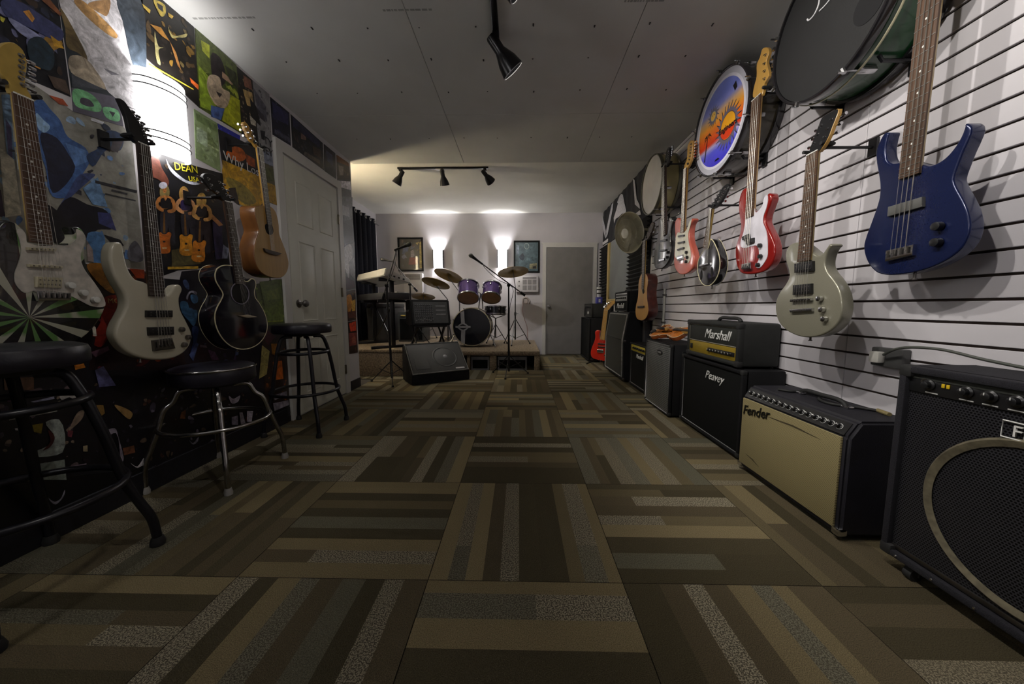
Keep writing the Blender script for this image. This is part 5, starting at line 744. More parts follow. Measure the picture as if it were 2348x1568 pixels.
# ================================================================== amplifiers along the right wall
TOLEX = mat('black_tolex', (.005, .005, .006), .65, spec=.25, var=.3, bump=.5, bscale=350)
TOLEXG = mat('grey_black_tolex', (.009, .010, .009), .65, var=.3, bump=.5, bscale=350)
CLOTHB = mat('black_grille_cloth', (.0045, .0048, .0045), .9, spec=.15, var=.3, scale=200, bump=.6, bscale=600)
SILVP = mat('silver_piping', (.20, .20, .20), .4, .3)
WLET = mat('white_badge', (.62, .62, .60), .35)
RUB = mat('black_rubber', (.010, .010, .010), .7)
GOLDP = mat('gold_panel', (.40, .28, .03), .3, .5, var=.1)
def knob_row(t, n, X, y0, y1, z, r, m=PLBLK, m2=None, dz=0):
    for k in range(n):
        y = y0+(y1-y0)*(k+.5)/n
        bm = BM(); lathe(bm, [(r, 0), (r, .004), (r*.8, .006), (r*.72, .016), (r*.4, .018), (0, .018)], (X, y, z+dz*k), (-1, 0, 0), 12); obj('knob', bm, m, t, 40)
        if m2: obj('knob_pointer', B(X-.0188, X-.017, y-.0015, y+.0015, z+r*.1, z+r*.8, 0), m2, t, 0)
def corners(t, x0, x1, y0, y1, z0, z1, m=RUB, s=.028, front_only=True):
    for y in (y0, y1):
        for z in (z0, z1):
            sy, sz = (1 if y == y0 else -1), (1 if z == z0 else -1)
            obj('corner_cap', B(x0-.002, x0+s, min(y-sy*.002, y+sy*s), max(y-sy*.002, y+sy*s), min(z-sz*.002, z+sz*s), max(z-sz*.002, z+sz*s), .008), m, t)
def cabinet(t, x0, x1, y0, y1, z0, z1, m, lip=.02, rec=.018, bev=.008):
    """box with a frame of lips round a recessed front"""
    obj('shell', B(x0+rec, x1, y0, y1, z0, z1, bev), m, t)
    bm = BM(); box(bm, x0, x0+rec+.02, y0, y0+lip, z0, z1, bev*.7); box(bm, x0, x0+rec+.02, y1-lip, y1, z0, z1, bev*.7)
    box(bm, x0, x0+rec+.02, y0+lip*.7, y1-lip*.7, z0, z0+lip, bev*.7); box(bm, x0, x0+rec+.02, y0+lip*.7, y1-lip*.7, z1-lip, z1, bev*.7); obj('front_frame', bm, m, t)
def piping(t, x, y0, y1, z0, z1, m=SILVP, r=.004):
    bm = BM(); tube(bm, [(x, y0, z0), (x, y1, z0), (x, y1, z1), (x, y0, z1)], r, 6, True); obj('piping', bm, m, t, 60)
def feet(t, x0, x1, y0, y1, z=.018):
    for x in (x0+.05, x1-.05):
        for y in (y0+.05, y1-.05): bm = BM(); lathe(bm, [(0, 0), (.014, 0), (.018, z), (0, z)], (x, y, 0), n=10); obj('foot', bm, RUB, t)
RX, RY = (0, -1, 0), (0, 0, 1)
# speaker cabinet with script badge and the big head on it
t = thing('speaker_cabinet', 'wide black speaker cabinet with silver script badge under the gold panel head', 'speaker cabinet', (1.37, 2.31, 0))
cabinet(t, 1.25, 1.49, 1.945, 2.675, .018, .522, TOLEX); feet(t, 1.25, 1.49, 1.945, 2.675)
obj('grille', B(1.262, 1.268, 1.966, 2.654, .04, .50, .002), CLOTHB, t); piping(t, 1.262, 1.964, 2.656, .037, .503)
text('badge', 'Peavey', Vector((1.259, 2.35, .405)), RX, RY, .075, WLET, t, .35, .0015); corners(t, 1.25, 1.49, 1.945, 2.675, .018, .522)
t = thing('guitar_amplifier', 'black amplifier head with gold control panel and white script badge', 'amplifier', (1.37, 2.3, .522))
for x in (1.28, 1.46):
    for y in (2.03, 2.57): bm = BM(); lathe(bm, [(0, 0), (.014, 0), (.016, .012), (0, .012)], (x, y, .522), n=10); obj('foot', bm, RUB, t)
cabinet(t, 1.245, 1.485, 1.995, 2.605, .534, .785, TOLEXG, .028, .02, .016)
obj('front_board', B(1.257, 1.266, 2.02, 2.58, .64, .76, .002), mat('olive_black_board', (.010, .0115, .009), .7, var=.25, bump=.4), t); piping(t, 1.257, 2.022, 2.578, .645, .757, mat('gold_piping', (.30, .28, .22), .4, .4), .0035)
obj('control_panel', B(1.256, 1.266, 2.022, 2.578, .562, .640, .002), GOLDP, t)
obj('panel_strip', B(1.2545, 1.257, 2.04, 2.33, .585, .612, .001), PLBLK, t); knob_row(t, 8, 1.2545, 2.06, 2.32, .598, .011, PLBLK, WLET)
obj('switch', B(1.248, 1.257, 2.53, 2.555, .585, .618, .002), PLBLK, t)
text('badge', 'Marshall', Vector((1.254, 2.375, .675)), RX, RY, .085, WLET, t, .3, .002)
bm = BM(); tube(bm, spline([(1.37, 2.18, .785), (1.37, 2.2, .802), (1.37, 2.3, .806), (1.37, 2.4, .802), (1.37, 2.42, .785)], 4, False), .011, 8); obj('handle', bm, RUB, t, 60); corners(t, 1.245, 1.485, 1.995, 2.605, .534, .785, s=.035)
# mesh fronted combo
t = thing('bass_amplifier', 'upright amplifier with silver punched metal front and small dark badge', 'amplifier', (1.33, 2.975, 0))
x0, x1, y0, y1, z1 = 1.18, 1.46, 2.715, 3.235, .585
cabinet(t, x0, x1, y0, y1, .018, z1, TOLEX, .014, .014); feet(t, x0, x1, y0, y1)
obj('grille', B(1.184, 1.190, y0+.012, y1-.012, .032, z1-.012, .002), perforated('silver_mesh', (.20, .205, .20), (.008, .012, .012), 58, .35, .5, .33), t)
piping(t, 1.184, y0+.012, y1-.012, .03, z1-.012, mat('silver_edge', (.28, .28, .29), .35, .5), .006)
bm = BM(); rounded(bm, frame('R', 1.184), circ(2.93, .50, .055, 20, .022), 0, .006, .002, 1); obj('badge', bm, PLBLK, t); obj('badge_strip', B(1.175, 1.179, 2.895, 2.965, .492, .508, .001), SILVP, t)
obj('side_handle', B(1.27, 1.37, y0-.006, y0+.004, .50, .53, .004), CHROME, t); corners(t, x0, x1, y0, y1, .018, z1)
# violin lying on it
def violin(loc, rot):
    t = thing('violin', 'amber violin lying on its back on the silver mesh amplifier', 'violin', loc, rot)
    half = [(0, .178), (.04, .176), (.075, .16), (.084, .12), (.078, .085), (.062, .072), (.072, .062), (.056, .03), (.055, .0), (.062, -.03), (.078, -.052), (.07, -.062), (.09, -.085), (.103, -.125), (.09, -.165), (.05, -.178), (0, -.18)]
    poly = half+[(-x, y) for x, y in half[-2:0:-1]]; F = frame('T', 0)
    V = mat('violin_varnish', (.42, .13, .02), .15, var=.2, scale=18, coat=1.); 
    poly = spline(poly, 3); obj('body', rounded(BM(), F, poly, 0, .034, .003, 2), mat('violin_rib', (.22, .055, .012), .2, var=.2, coat=.8), t)
    bm = BM(); ring = [(inset(poly, d), w_) for d, w_ in ((0, .033), (0, .036), (.012, .040), (.03, .046), (.045, .049))]
    vs = [[bm.verts.new(F(u, v, w_)) for u, v in r] for r, w_ in ring]
    for a, b_ in zip(vs, vs[1:]):
        for i in range(len(a)): bm.faces.new((a[i], a[(i+1) % len(a)], b_[(i+1) % len(a)], b_[i]))
    bm.faces.new(vs[-1]); obj('top_plate', bm, V, t, 60)
    bm = BM(); tube(bm, [F(u, v, .036) for u, v in poly], .002, 5, True); obj('edge_purfling', bm, CREAM, t)
    bm = BM(); hull(bm, [Vector(p) for p in ((-.012, .06, .052), (-.012, .06, .060), (-.010, .30, .058), (-.010, .30, .064), (.012, .06, .052), (.012, .06, .060), (.010, .30, .058), (.010, .30, .064))]); obj('fingerboard', bm, PLBLK, t)
    bm = BM(); hull(bm, [Vector(p) for p in ((-.013, .16, .03), (-.013, .16, .052), (-.010, .30, .045), (-.010, .30, .058), (.013, .16, .03), (.013, .16, .052), (.010, .30, .045), (.010, .30, .058))]); obj('neck', bm, MAPLE, t)
    obj('bridge', B(-.02, .02, -.022, -.018, .048, .078, .002), MAPLE, t); obj('tailpiece', B(-.016, .016, -.15, -.05, .055, .064, .004), PLBLK, t)
    bm = BM(); lathe(bm, [(.012, -.006), (.016, 0), (.012, .006)], (0, .40, .04), (1, 0, 0), 14); box(bm, -.008, .008, .30, .39, .04, .058, .003); obj('scroll', bm, V, t)
    for k in range(4): bm = BM(); tube(bm, [(-.009+.006*k, .31, .064), (-.012+.008*k, -.02, .079), (-.006+.004*k, -.06, .064)], .0006, 4); obj('string', bm, STRING, t)
    bm = BM(); lathe(bm, [(0, 0), (.028, .004), (.024, .014), (0, .018)], (.05, -.15, .045), (0, 0, 1), 16); obj('chin_rest', bm, PLBLK, t)
violin((1.315, 3.03, .640), Matrix.Rotation(radians(196), 3, 'Z') @ Matrix.Rotation(radians(30), 3, 'Y'))
# small combo with gold panel
t = thing('practice_amplifier', 'small black combo amplifier with yellow panel beside the silver mesh amplifier', 'amplifier', (1.37, 3.69, 0))
cabinet(t, 1.25, 1.48, 3.44, 3.93, .018, .487, TOLEX, .02, .016); feet(t, 1.25, 1.48, 3.44, 3.93)
obj('grille', B(1.262, 1.268, 3.46, 3.91, .04, .395, .002), CLOTHB, t); obj('control_panel', B(1.257, 1.268, 3.46, 3.91, .400, .468, .002), mat('yellow_panel', (.55, .44, .03), .35, .3), t)
obj('panel_strip', B(1.2555, 1.258, 3.48, 3.85, .422, .445, .001), PLBLK, t); knob_row(t, 6, 1.2555, 3.48, 3.84, .434, .012)
text('badge', 'Marshall', Vector((1.259, 3.74, .335)), RX, RY, .062, WLET, t, .3, .0015); piping(t, 1.262, 3.458, 3.912, .037, .398); corners(t, 1.25, 1.48, 3.44, 3.93, .018, .487)
# tall angled cabinet and mini head
t = thing('slant_cabinet', 'tall black slanted speaker cabinet with worn silver edging', 'speaker cabinet', (1.34, 4.42, 0))
F = lambda x, y, z: Vector((x, y, z))
bm = BM(); pr2 = [(1.2, .03), (1.2, .50), (1.25, .815), (1.485, .815), (1.485, .03)]
a = [bm.verts.new((x, 4.0, z)) for x, z in pr2]; b_ = [bm.verts.new((x, 4.80, z)) for x, z in pr2]; bm.faces.new(a); bm.faces.new(b_[::-1])
for i in range(5): bm.faces.new((a[i], a[(i+1) % 5], b_[(i+1) % 5], b_[i]))
bmesh.ops.bevel(bm, geom=list(bm.edges), offset=.008, segments=2, affect='EDGES'); obj('shell', bm, TOLEX, t)
GRN = mat('grey_green_cloth', (.016, .017, .0135), .9, var=.15, scale=200, bump=.5, bscale=500)
bm = BM(); hull(bm, [Vector(p) for p in ((1.192, 4.03, .075), (1.2, 4.03, .075), (1.192, 4.77, .075), (1.2, 4.77, .075), (1.192, 4.03, .495), (1.2, 4.03, .495), (1.192, 4.77, .495), (1.2, 4.77, .495))]); obj('lower_grille', bm, GRN, t)
bm = BM(); hull(bm, [Vector(p) for p in ((1.192, 4.03, .50), (1.2, 4.03, .50), (1.192, 4.77, .50), (1.2, 4.77, .50), (1.238, 4.03, .785), (1.246, 4.03, .785), (1.238, 4.77, .785), (1.246, 4.77, .785))]); obj('upper_grille', bm, GRN, t)
bm = BM(); tube(bm, [(1.192, 4.025, .07), (1.192, 4.775, .07), (1.192, 4.775, .50), (1.242, 4.775, .79), (1.242, 4.025, .79), (1.192, 4.025, .50)], .010, 6, True); obj('edging', bm, mat('worn_silver_edge', (.19, .19, .18), .5, .2, var=.3, scale=30), t, 60)
for y in (4.06, 4.74):
    for x in (1.25, 1.44): bm = BM(); cyl(bm, (x, y-.012, .018), (x, y+.012, .018), .018, n=12); obj('caster', bm, RUB, t)
corners(t, 1.2, 1.48, 4.0, 4.8, .03, .5, m=STEEL, s=.03)
t = thing('mini_amplifier', 'tiny black amplifier head with white script badge on top of the slanted cabinet', 'amplifier', (1.36, 4.42, .815))
cabinet(t, 1.27, 1.43, 4.16, 4.68, .823, 1.065, TOLEX, .016, .012)
obj('grille', B(1.278, 1.284, 4.175, 4.665, .838, .945, .001), CLOTHB, t); obj('control_panel', B(1.276, 1.284, 4.175, 4.665, .95, 1.045, .001), mat('grey_panel', (.34, .34, .34), .4, .3), t)
knob_row(t, 6, 1.276, 4.19, 4.65, .985, .013); obj('panel_strip', B(1.2745, 1.277, 4.19, 4.65, 1.01, 1.03, .001), PLBLK, t)
text('badge', 'Marshall', Vector((1.275, 4.60, .862)), RX, RY, .088, WLET, t, .3, .002)
bm = BM(); tube(bm, spline([(1.36, 4.30, 1.065), (1.36, 4.32, 1.085), (1.36, 4.52, 1.085), (1.36, 4.54, 1.065)], 3, False), .009, 8); obj('handle', bm, RUB, t, 60)
for y in (4.20, 4.64):
    for x in (1.30, 1.40): obj('foot', B(x-.01, x+.01, y-.01, y+.01, .815, .823), RUB, t)
t = thing('black_case', 'plain black hard case standing upright between the slanted cabinet and the wall', 'case', (1.45, 3.965, 0))
obj('body', B(1.40, 1.485, 3.94, 3.995, 0, .98, .02, 3), mat('case_vinyl', (.008, .008, .012), .5, var=.3, bump=.3), t); obj('latch', B(1.393, 1.402, 3.955, 3.98, .70, .74, .003), CHROME, t); obj('latch', B(1.393, 1.402, 3.955, 3.98, .30, .34, .003), CHROME, t)
# cream grille combo
t = thing('combo_amplifier', 'black combo amplifier with cream woven grille and sloped knob panel', 'amplifier', (1.34, 1.56, 0))
y0, y1 = 1.255, 1.865; FEAT = mat('bluish_black_tolex', (.006, .0055, .010), .6, var=.3, bump=.5, bscale=350)
prof = [(1.205, .02), (1.205, .40), (1.245, .462), (1.46, .462), (1.46, .02)]
bm = BM(); ends = []
for y in (y0, y1): ends.append([bm.verts.new((x, y, z)) for x, z in prof])
bm.faces.new(ends[0]); bm.faces.new(ends[1][::-1])
for i in range(5): bm.faces.new((ends[0][i], ends[0][(i+1) % 5], ends[1][(i+1) % 5], ends[1][i]))
bmesh.ops.bevel(bm, geom=list(bm.edges), offset=.010, segments=3, affect='EDGES'); obj('shell', bm, FEAT, t); feet(t, 1.205, 1.46, y0, y1, .022)
WOV = perforated('cream_weave', (.27, .225, .105), (.10, .078, .03), 170, .7, 0, .32)
obj('grille', B(1.196, 1.206, y0+.022, y1-.018, .045, .398, .003), WOV, t)
bm = BM(); s_ = Vector((.040, 0, .062)).normalized(); n_ = Vector((-s_.z, 0, s_.x)); p0 = Vector((1.207, 0, .404))
pts = [p0+s_*a+n_*b2+Vector((0, y, 0)) for y in (y0+.022, y1-.018) for a in (.0, .052) for b2 in (-.004, .003)]
hull(bm, pts); obj('control_panel', bm, PLBLK, t, 0)
for k in range(15):
    y = y0+.055+(y1-y0-.11)*k/14; c = p0+s_*.026+n_*.003+Vector((0, y, 0)); bm = BM(); lathe(bm, [(.0105, 0), (.0105, .004), (.008, .006), (.0072, .017), (.004, .0185), (0, .0185)], c, n_, 12); obj('knob', bm, PLBLK, t, 40)
    bm = BM(); lathe(bm, [(.003, .0186), (.003, .0196), (0, .0196)], c+s_*.003, n_, 6); lathe(bm, [(.0125, 0), (.0125, .001), (.0105, .001)], c, n_, 12); obj('knob_mark', bm, WLET, t, 40)
BL_ = mat('black_badge', (.010, .010, .008), .3)
text('badge', 'Fender', Vector((1.193, 1.835, .315)), (0, -1, .16), (0, .16, 1), .068, BL_, t, .35, .002)
obj('grille_tear', prism(BM(), frame('R', 1.196), [(1.71, .352), (1.50, .366), (1.36, .356), (1.50, .358)], 0, .0008), mat('tear_dark', (.05, .038, .015), .9), t)
obj('grille_tear', prism(BM(), frame('R', 1.196), [(1.80, .11), (1.74, .105), (1.69, .085), (1.74, .098)], 0, .0008), MATS['tear_dark'], t)
for y in (y0, y1-.03): obj('corner_cap', B(1.198, 1.235, y-.002, y+.032, .018, .05, .008), CHROME, t)
bm = BM(); tube(bm, spline([(1.36, 1.44, .462), (1.36, 1.46, .482), (1.36, 1.56, .486), (1.36, 1.66, .482), (1.36, 1.68, .462)], 4, False), .010, 8); obj('handle', bm, RUB, t, 60)
for y in (1.44, 1.68): obj('handle_cap', B(1.345, 1.375, y-.02, y+.02, .462, .472, .004), CHROME, t)
# bass combo at the right edge of the frame
t = thing('large_bass_amplifier', 'large black bass amplifier with round speaker behind punched metal grille', 'amplifier', (1.37, .85, 0))
x0, x1, y0, y1, z0, z1 = 1.245, 1.485, .54, 1.152, .05, .692
cabinet(t, x0, x1, y0, y1, z0, z1, mat('blue_black_carpet', (.007, .0065, .011), .9, var=.4, scale=300, bump=.9, bscale=500), .022, .022, .008)
obj('control_panel', B(1.258, 1.27, y0+.02, y1-.02, .612, .672, .002), PLBLK, t)
obj('top_vent', B(1.256, 1.262, y0+.02, y1-.02, .655, .672, .001), mat('vent_dark', (.02, .022, .018), .8, var=.4, scale=120), t)
obj('grille', B(1.262, 1.2632, y0+.022, y1-.022, .085, .610, 0), perforated('black_mesh', (.040, .040, .046), (.002, .002, .003), 125, .38, .4, .36), t, 0)
obj('bottom_rail', B(1.2585, 1.27, y0+.02, y1-.02, .075, .09, .002), STEEL, t)
bm = BM(); lathe(bm, [(.205, 0), (.222, -.006), (.228, 0), (.222, .006)], (1.258, .832, .325), (1, 0, 0), 56); lathe(bm, [(.205, 0), (.205, .001)], (1.258, .832, .325), (1, 0, 0), 56); obj('speaker_ring', bm, mat('ring_gold_grey', (.17, .15, .10), .5, .4, var=.3, scale=40), t, 60)
bm = BM(); lathe(bm, [(.0, .004), (.06, .003), (.07, .0042), (.2, .0018), (.205, .002)], (1.2605, .832, .325), (1, 0, 0), 48); obj('speaker_cone', bm, perforated('cone_mesh', (.030, .029, .024), (.004, .004, .004), 125, .5, .2, .36), t, 60)
for k, y in enumerate((1.068, .985, .935, .885, .835, .785, .735, .685)):
    bm = BM(); lathe(bm, [(.016, 0), (.016, .004), (.011, .007), (.010, .018), (.006, .02), (0, .02)], (1.258, y if k else 1.075, .642), (-1, 0, 0), 16); obj('knob', bm, PLBLK, t, 40)
    if k: obj('knob_pointer', B(1.237, 1.2395, y-.0012, y+.0012, .645, .652, 0), WLET, t, 0)
    obj('panel_mark', B(1.2574, 1.2582, y-.016, y+.016, .6165, .6195, 0), WLET, t, 0)
for y in (1.040, 1.028): obj('indicator', B(1.255, 1.258, y-.004, y+.004, .64, .652, .001), mat('yellow_lens', (.62, .42, .02), .3), t)
bm = BM(); lathe(bm, [(.006, 0), (.012, 0), (.012, .004), (.006, .004)], (1.258, 1.085, .648), (-1, 0, 0), 14); obj('input_jack', bm, CHROME, t)
text('badge', 'FENDER', Vector((1.2555, .886, .552)), RX, RY, .042, WLET, t, 0, .002)
bm = BM(); tube(bm, [(1.256, .905, .545), (1.256, .70, .545), (1.256, .70, .588), (1.256, .905, .588)], .0022, 6, True); obj('badge_frame', bm, WLET, t, 60)
for y in (.62, 1.075): 
    bm = BM(); cyl(bm, (1.275, y-.012, .02), (1.275, y+.012, .02), .02, n=14); tube(bm, [(1.275, y-.018, .02), (1.275, y-.018, .052), (1.275, y+.018, .052), (1.275, y+.018, .02)], .003, 6); obj('caster', bm, RUB, t)
for y in (.62, 1.075): bm = BM(); cyl(bm, (1.45, y-.012, .02), (1.45, y+.012, .02), .02, n=14); tube(bm, [(1.45, y-.018, .02), (1.45, y-.018, .052), (1.45, y+.018, .052), (1.45, y+.018, .02)], .003, 6); obj('caster', bm, RUB, t)
for y in (.7, .8, .9, 1.0, 1.1): bm = BM(); lathe(bm, [(.004, 0), (.003, .003), (0, .0035)], (1.245, y, .061), (-1, 0, 0), 8); obj('screw', bm, CHROME, t)
corners(t, x0, x1, y0, y1, z0, z1, s=.036)
# socket strip and its lead above the bass combo
t = thing('power_outlet', 'dark outlet box on the slat wall above the large bass amplifier', 'outlet', (XR, 1.41, .672))
obj('box', B(XR-.035, XR, 1.35, 1.47, .64, .715, .005), mat('grey_box', (.06, .06, .06), .5), t); obj('plug', B(XR-.065, XR-.035, 1.41, 1.45, .655, .70, .006), mat('white_plug', (.55, .54, .5), .4), t)
t = tag(obj('power_lead', tube(BM(), spline([(XR-.055, 1.40, .69), (XR-.07, 1.33, .725), (XR-.06, 1.22, .735), (XR-.05, 1.1, .715), (XR-.05, .95, .700), (XR-.05, .80, .6975)], 6, False), .005, 8), mat('grey_lead', (.06, .065, .055), .5), smooth=60), 'grey power lead looping from the wall outlet over the large bass amplifier', 'cable')
t = thing('strap_and_cable', 'coiled guitar lead with a brown plug resting on the cream grille amplifier', 'cable', (1.37, 1.55, .462))
bm = BM(); tube(bm, spline([(1.30, 1.74, .468), (1.33, 1.70, .468), (1.38, 1.70, .468), (1.40, 1.62, .468), (1.34, 1.55, .468), (1.33, 1.48, .468), (1.40, 1.42, .468), (1.43, 1.38, .468)], 6, False), .006, 8); obj('lead', bm, RUB, t, 60)
bm = BM(); cyl(bm, (1.43, 1.385, .469), (1.42, 1.33, .469), .008, n=10); obj('plug', bm, mat('brass_plug', (.32, .26, .12), .4, .5), t)
# far corner stack
t = thing('corner_cabinet', 'black speaker cabinet standing beside the grey door', 'speaker cabinet', (1.29, 5.85, 0))
cabinet(t, 1.10, 1.48, 5.50, 6.20, .02, .70, TOLEX, .02, .016); feet(t, 1.1, 1.48, 5.5, 6.2, .02)
obj('grille', B(1.112, 1.118, 5.52, 6.18, .04, .68, .002), CLOTHB, t); bm = BM(); lathe(bm, [(0, .012), (.03, .010), (.16, 0)], (1.112, 5.85, .4), (-1, 0, 0), 24); obj('speaker_dome', bm, CLOTHB, t, 60)
obj('badge', B(1.106, 1.112, 5.81, 5.89, .33, .36, .002), SILVP, t)
t = thing('corner_amplifier', 'black amplifier head on the cabinet beside the grey door', 'amplifier', (1.3, 5.85, .70))
cabinet(t, 1.14, 1.46, 5.55, 6.15, .71, .93, TOLEXG, .02, .016); obj('control_panel', B(1.150, 1.158, 5.58, 6.12, .73, .91, .002), PLBLK, t); obj('badge', B(1.146, 1.151, 5.80, 5.90, .76, .80, .002), WLET, t); knob_row(t, 5, 1.15, 5.62, 6.1, .87, .016)
for y in (5.6, 6.1):
    for x in (1.2, 1.42): obj('foot', B(x-.012, x+.012, y-.012, y+.012, .70, .71), RUB, t)
t = thing('carton', 'small white and blue carton standing on the corner amplifier head', 'carton', (1.28, 5.66, .93))
obj('box', B(1.235, 1.325, 5.61, 5.71, .93, 1.03, .003), mat('blue_card', (.05, .05, .30), .5), t); obj('label', prism(BM(), frame('B', 5.61), rect(1.265, 1.295, .95, 1.0), 0, .001), WLET, t)
t = thing('paper_cup', 'white paper cup with dark print on top of the blue carton', 'cup', (1.28, 5.66, 1.03))
bm = BM(); lathe(bm, [(0, 0), (.03, 0), (.04, .16), (.036, .16), (.028, .004), (0, .004)], (1.28, 5.66, 1.03), n=18); obj('cup', bm, mat('cup_paper', (.6, .59, .57), .6), t, 50)
for z in (.05, .11): bm = BM(); lathe(bm, [(.0335+.0001+z*.05, z), (.0345+z*.05, z), (.0345+z*.05, z+.02), (.0335+z*.05, z+.02)], (1.28, 5.66, 1.03), n=18); obj('printed_band', bm, PLBLK, t, 50)
t = thing('wall_pipe', 'thin pale pipe fixed upright on the slat wall above the violin', 'pipe', (XR, 3.62, .66))
obj('pipe', cyl(BM(), (XR-.016, 3.62, .66), (XR-.016, 3.62, 1.06), .012, n=10), mat('pale_pipe', (.40, .39, .35), .5), t, 60)
for z in (.72, 1.0): obj('clip', B(XR-.032, XR, 3.60, 3.64, z-.008, z+.008, .002), STEEL, t)
# ================================================================== wall drums
HOOPB = mat('black_hoop', (.012, .011, .013), .2, var=.2, coat=.7)
SKIN = mat('white_drum_skin', (.52, .51, .50), .5, var=.08, scale=6)
CH2 = mat('lug_chrome', (.45, .45, .46), .22, 1, var=.15)
def drum(name, label, cat, loc, axis, r, depth, shell, hoop, skin, lugs=8, hoop_w=.03, claws=True, n=48, lug_len=.05, back_skin=None, skin_in=.006, rot0=0.):
    """drum whose front skin sits at loc facing along axis; built in its own coordinates"""
    u, v, d = basis(axis); R_ = Matrix((u, v, d)).transposed(); t = thing(name, label, cat, loc, R_)
    bm = BM(); lathe(bm, [(r, -.012), (r, -depth+.012), (r-.008, -depth+.012), (r-.008, -.012), (r, -.012)], n=n); obj('shell', bm, shell, t, 40)
    for z in ((0, -depth)):
        s = 1 if z == 0 else -1
        bm = BM(); lathe(bm, [(r+.002, z-s*hoop_w), (r+.014, z-s*hoop_w), (r+.016, z-s*.004), (r+.012, z+s*.004), (r+.003, z+s*.004), (r+.002, z-s*hoop_w)], n=n); obj('hoop', bm, hoop, t, 40)
    bm = BM(); lathe(bm, [(0, -skin_in), (r+.001, -skin_in), (r+.001, -skin_in-.003), (0, -skin_in-.003)], n=n); sk = obj('drum_skin', bm, skin, t, 40)
    bm = BM(); lathe(bm, [(0, -depth+skin_in), (r+.001, -depth+skin_in), (r+.001, -depth+skin_in+.003), (0, -depth+skin_in+.003)], n=n); obj('back_skin', bm, back_skin or skin, t, 40)
    for k in range(lugs):
        a = 2*pi*(k+.5)/lugs+rot0; c, s = cos(a), sin(a)
        bm = BM(); p = Vector((c*(r+.012), s*(r+.012), 0)); cyl(bm, p+Vector((0, 0, -hoop_w-.02)), p+Vector((0, 0, .006)), .004, n=8)
        if claws: cyl(bm, Vector((c*(r+.004), s*(r+.004), .006)), Vector((c*(r+.024), s*(r+.024), .004)), .009, n=8); cyl(bm, p+Vector((c*.012, s*.012, 0)), p+Vector((c*.012, s*.012, .03)), .004, n=6)
        for z0 in ((-hoop_w-.02, -hoop_w-.02-lug_len),):
            tb = bmesh.new(); box(tb, r-.002, r+.020, -.011, .011, z0[1], z0[0], .005); bmesh.ops.rotate(tb, verts=tb.verts, cent=(0, 0, 0), matrix=Matrix.Rotation(a, 3, 'Z')); merge(bm, tb)
        obj('tension_lug', bm, CH2, t, 40)
    return t, sk, (u, v, d)
def wall_pegs(label, y, z, r, x0):
    t = thing('drum_bracket', label, 'bracket', (XR, y, z-r-.03))
    for s in (-1, 1):
        yy = y+s*r*.55; z2 = z-sqrt_(r*r-(r*.55)**2)-.030
        bm = BM(); box(bm, XR-.012, XR, yy-.02, yy+.02, z2-.05, z2+.03, .003); tube(bm, [(XR-.01, yy, z2), (XR-.13, yy, z2), (XR-.145, yy, z2+.02)], .007, 8); obj('peg', bm, BLK, t)
def sqrt_(x): return max(x, 0)**.5
# sun picture drum
SUNS = mat('dark_wood_shell', (.035, .028, .015), .25, var=.3, scale=10, coat=.5)
t, sk, _ = drum('bass_drum', 'bass drum with a painted orange and blue sunset head high on the slat wall', 'drum', (1.29, 2.420, 2.058), (-1, 0, 0), .299, .20, SUNS, HOOPB, mat('white_head', (.50, .50, .56), .3, var=.05), 10)
wall_pegs('black peg bracket under the sunset bass drum', 2.420, 2.058, .299, 1.29)
# artwork: flat print in the drum's own plane
FP = frame('R', 1.29+.0054); QS = lambda y, z: (y*1.2, .88+(z-.88)*1.2)
def wedge_ring(c, r0, r1, n, col, a0=0):
    out = []
    for k in range(n):
        a = 2*pi*k/n+a0; da = pi/n*.9; q = [(c[0]+r0*cos(a-da), c[1]+r0*sin(a-da)), (c[0]+r0*cos(a+da), c[1]+r0*sin(a+da)), (c[0]+r1*cos(a+da*.9), c[1]+r1*sin(a+da*.9)), (c[0]+r1*1.02*cos(a+da*1.3), c[1]+r1*1.02*sin(a+da*1.3))]
        out.append((col, q))
    return out
cu, cv_ = 2.420, 2.058; R0 = .250
def band(z0, z1, col):
    """slice of the disc between two heights"""
    pts = []; 
    for k in range(13):
        z = z0+(z1-z0)*k/12; pts.append((cu-sqrt_(R0*R0-z*z), cv_+z))
    for k in range(13):
        z = z1+(z0-z1)*k/12; pts.append((cu+sqrt_(R0*R0-z*z), cv_+z))
    return (col, pts)
def mixc(a, b, f):
    a, b = [int(a[i:i+2], 16) for i in (1, 3, 5)], [int(b[i:i+2], 16) for i in (1, 3, 5)]; return '#'+''.join('%02x' % int(x+(y-x)*f) for x, y in zip(a, b))
stops = [(-.25, '#3c34c8'), (-.15, '#5558d8'), (-.11, '#b8b0d8'), (-.085, '#d83818'), (-.04, '#e86020'), (.03, '#f0a030'), (.08, '#d8b088'), (.12, '#8a90d8'), (.17, '#6a78cc'), (.25, '#7888d8')]
polys = [('#e4e2ee', circ(cu, cv_, .267, 40))]
for k in range(46):
    z0 = -.2495+.499*k/46; z1 = z0+.499/46
    for (a, ca), (b_, cb) in zip(stops, stops[1:]):
        if a <= (z0+z1)/2 <= b_: polys.append(band(z0, z1, mixc(ca, cb, ((z0+z1)/2-a)/(b_-a)))); break
GQ = 1.06; gc = QS(1.932, 1.812); sc = QS(2.078, 1.932)
polys += wedge_ring(gc, .092, .136, 22, '#6a6478')+[('#6a6478', circ(*gc, .097, 28)), ('#5a3a34', circ(*gc, .080, 28)), ('#f0a820', circ(*gc, .076, 28)), ('#e04018', [(gc[0]+.076*cos(pi+pi*k/14), gc[1]-.006+.068*sin(pi+pi*k/14)) for k in range(15)])]
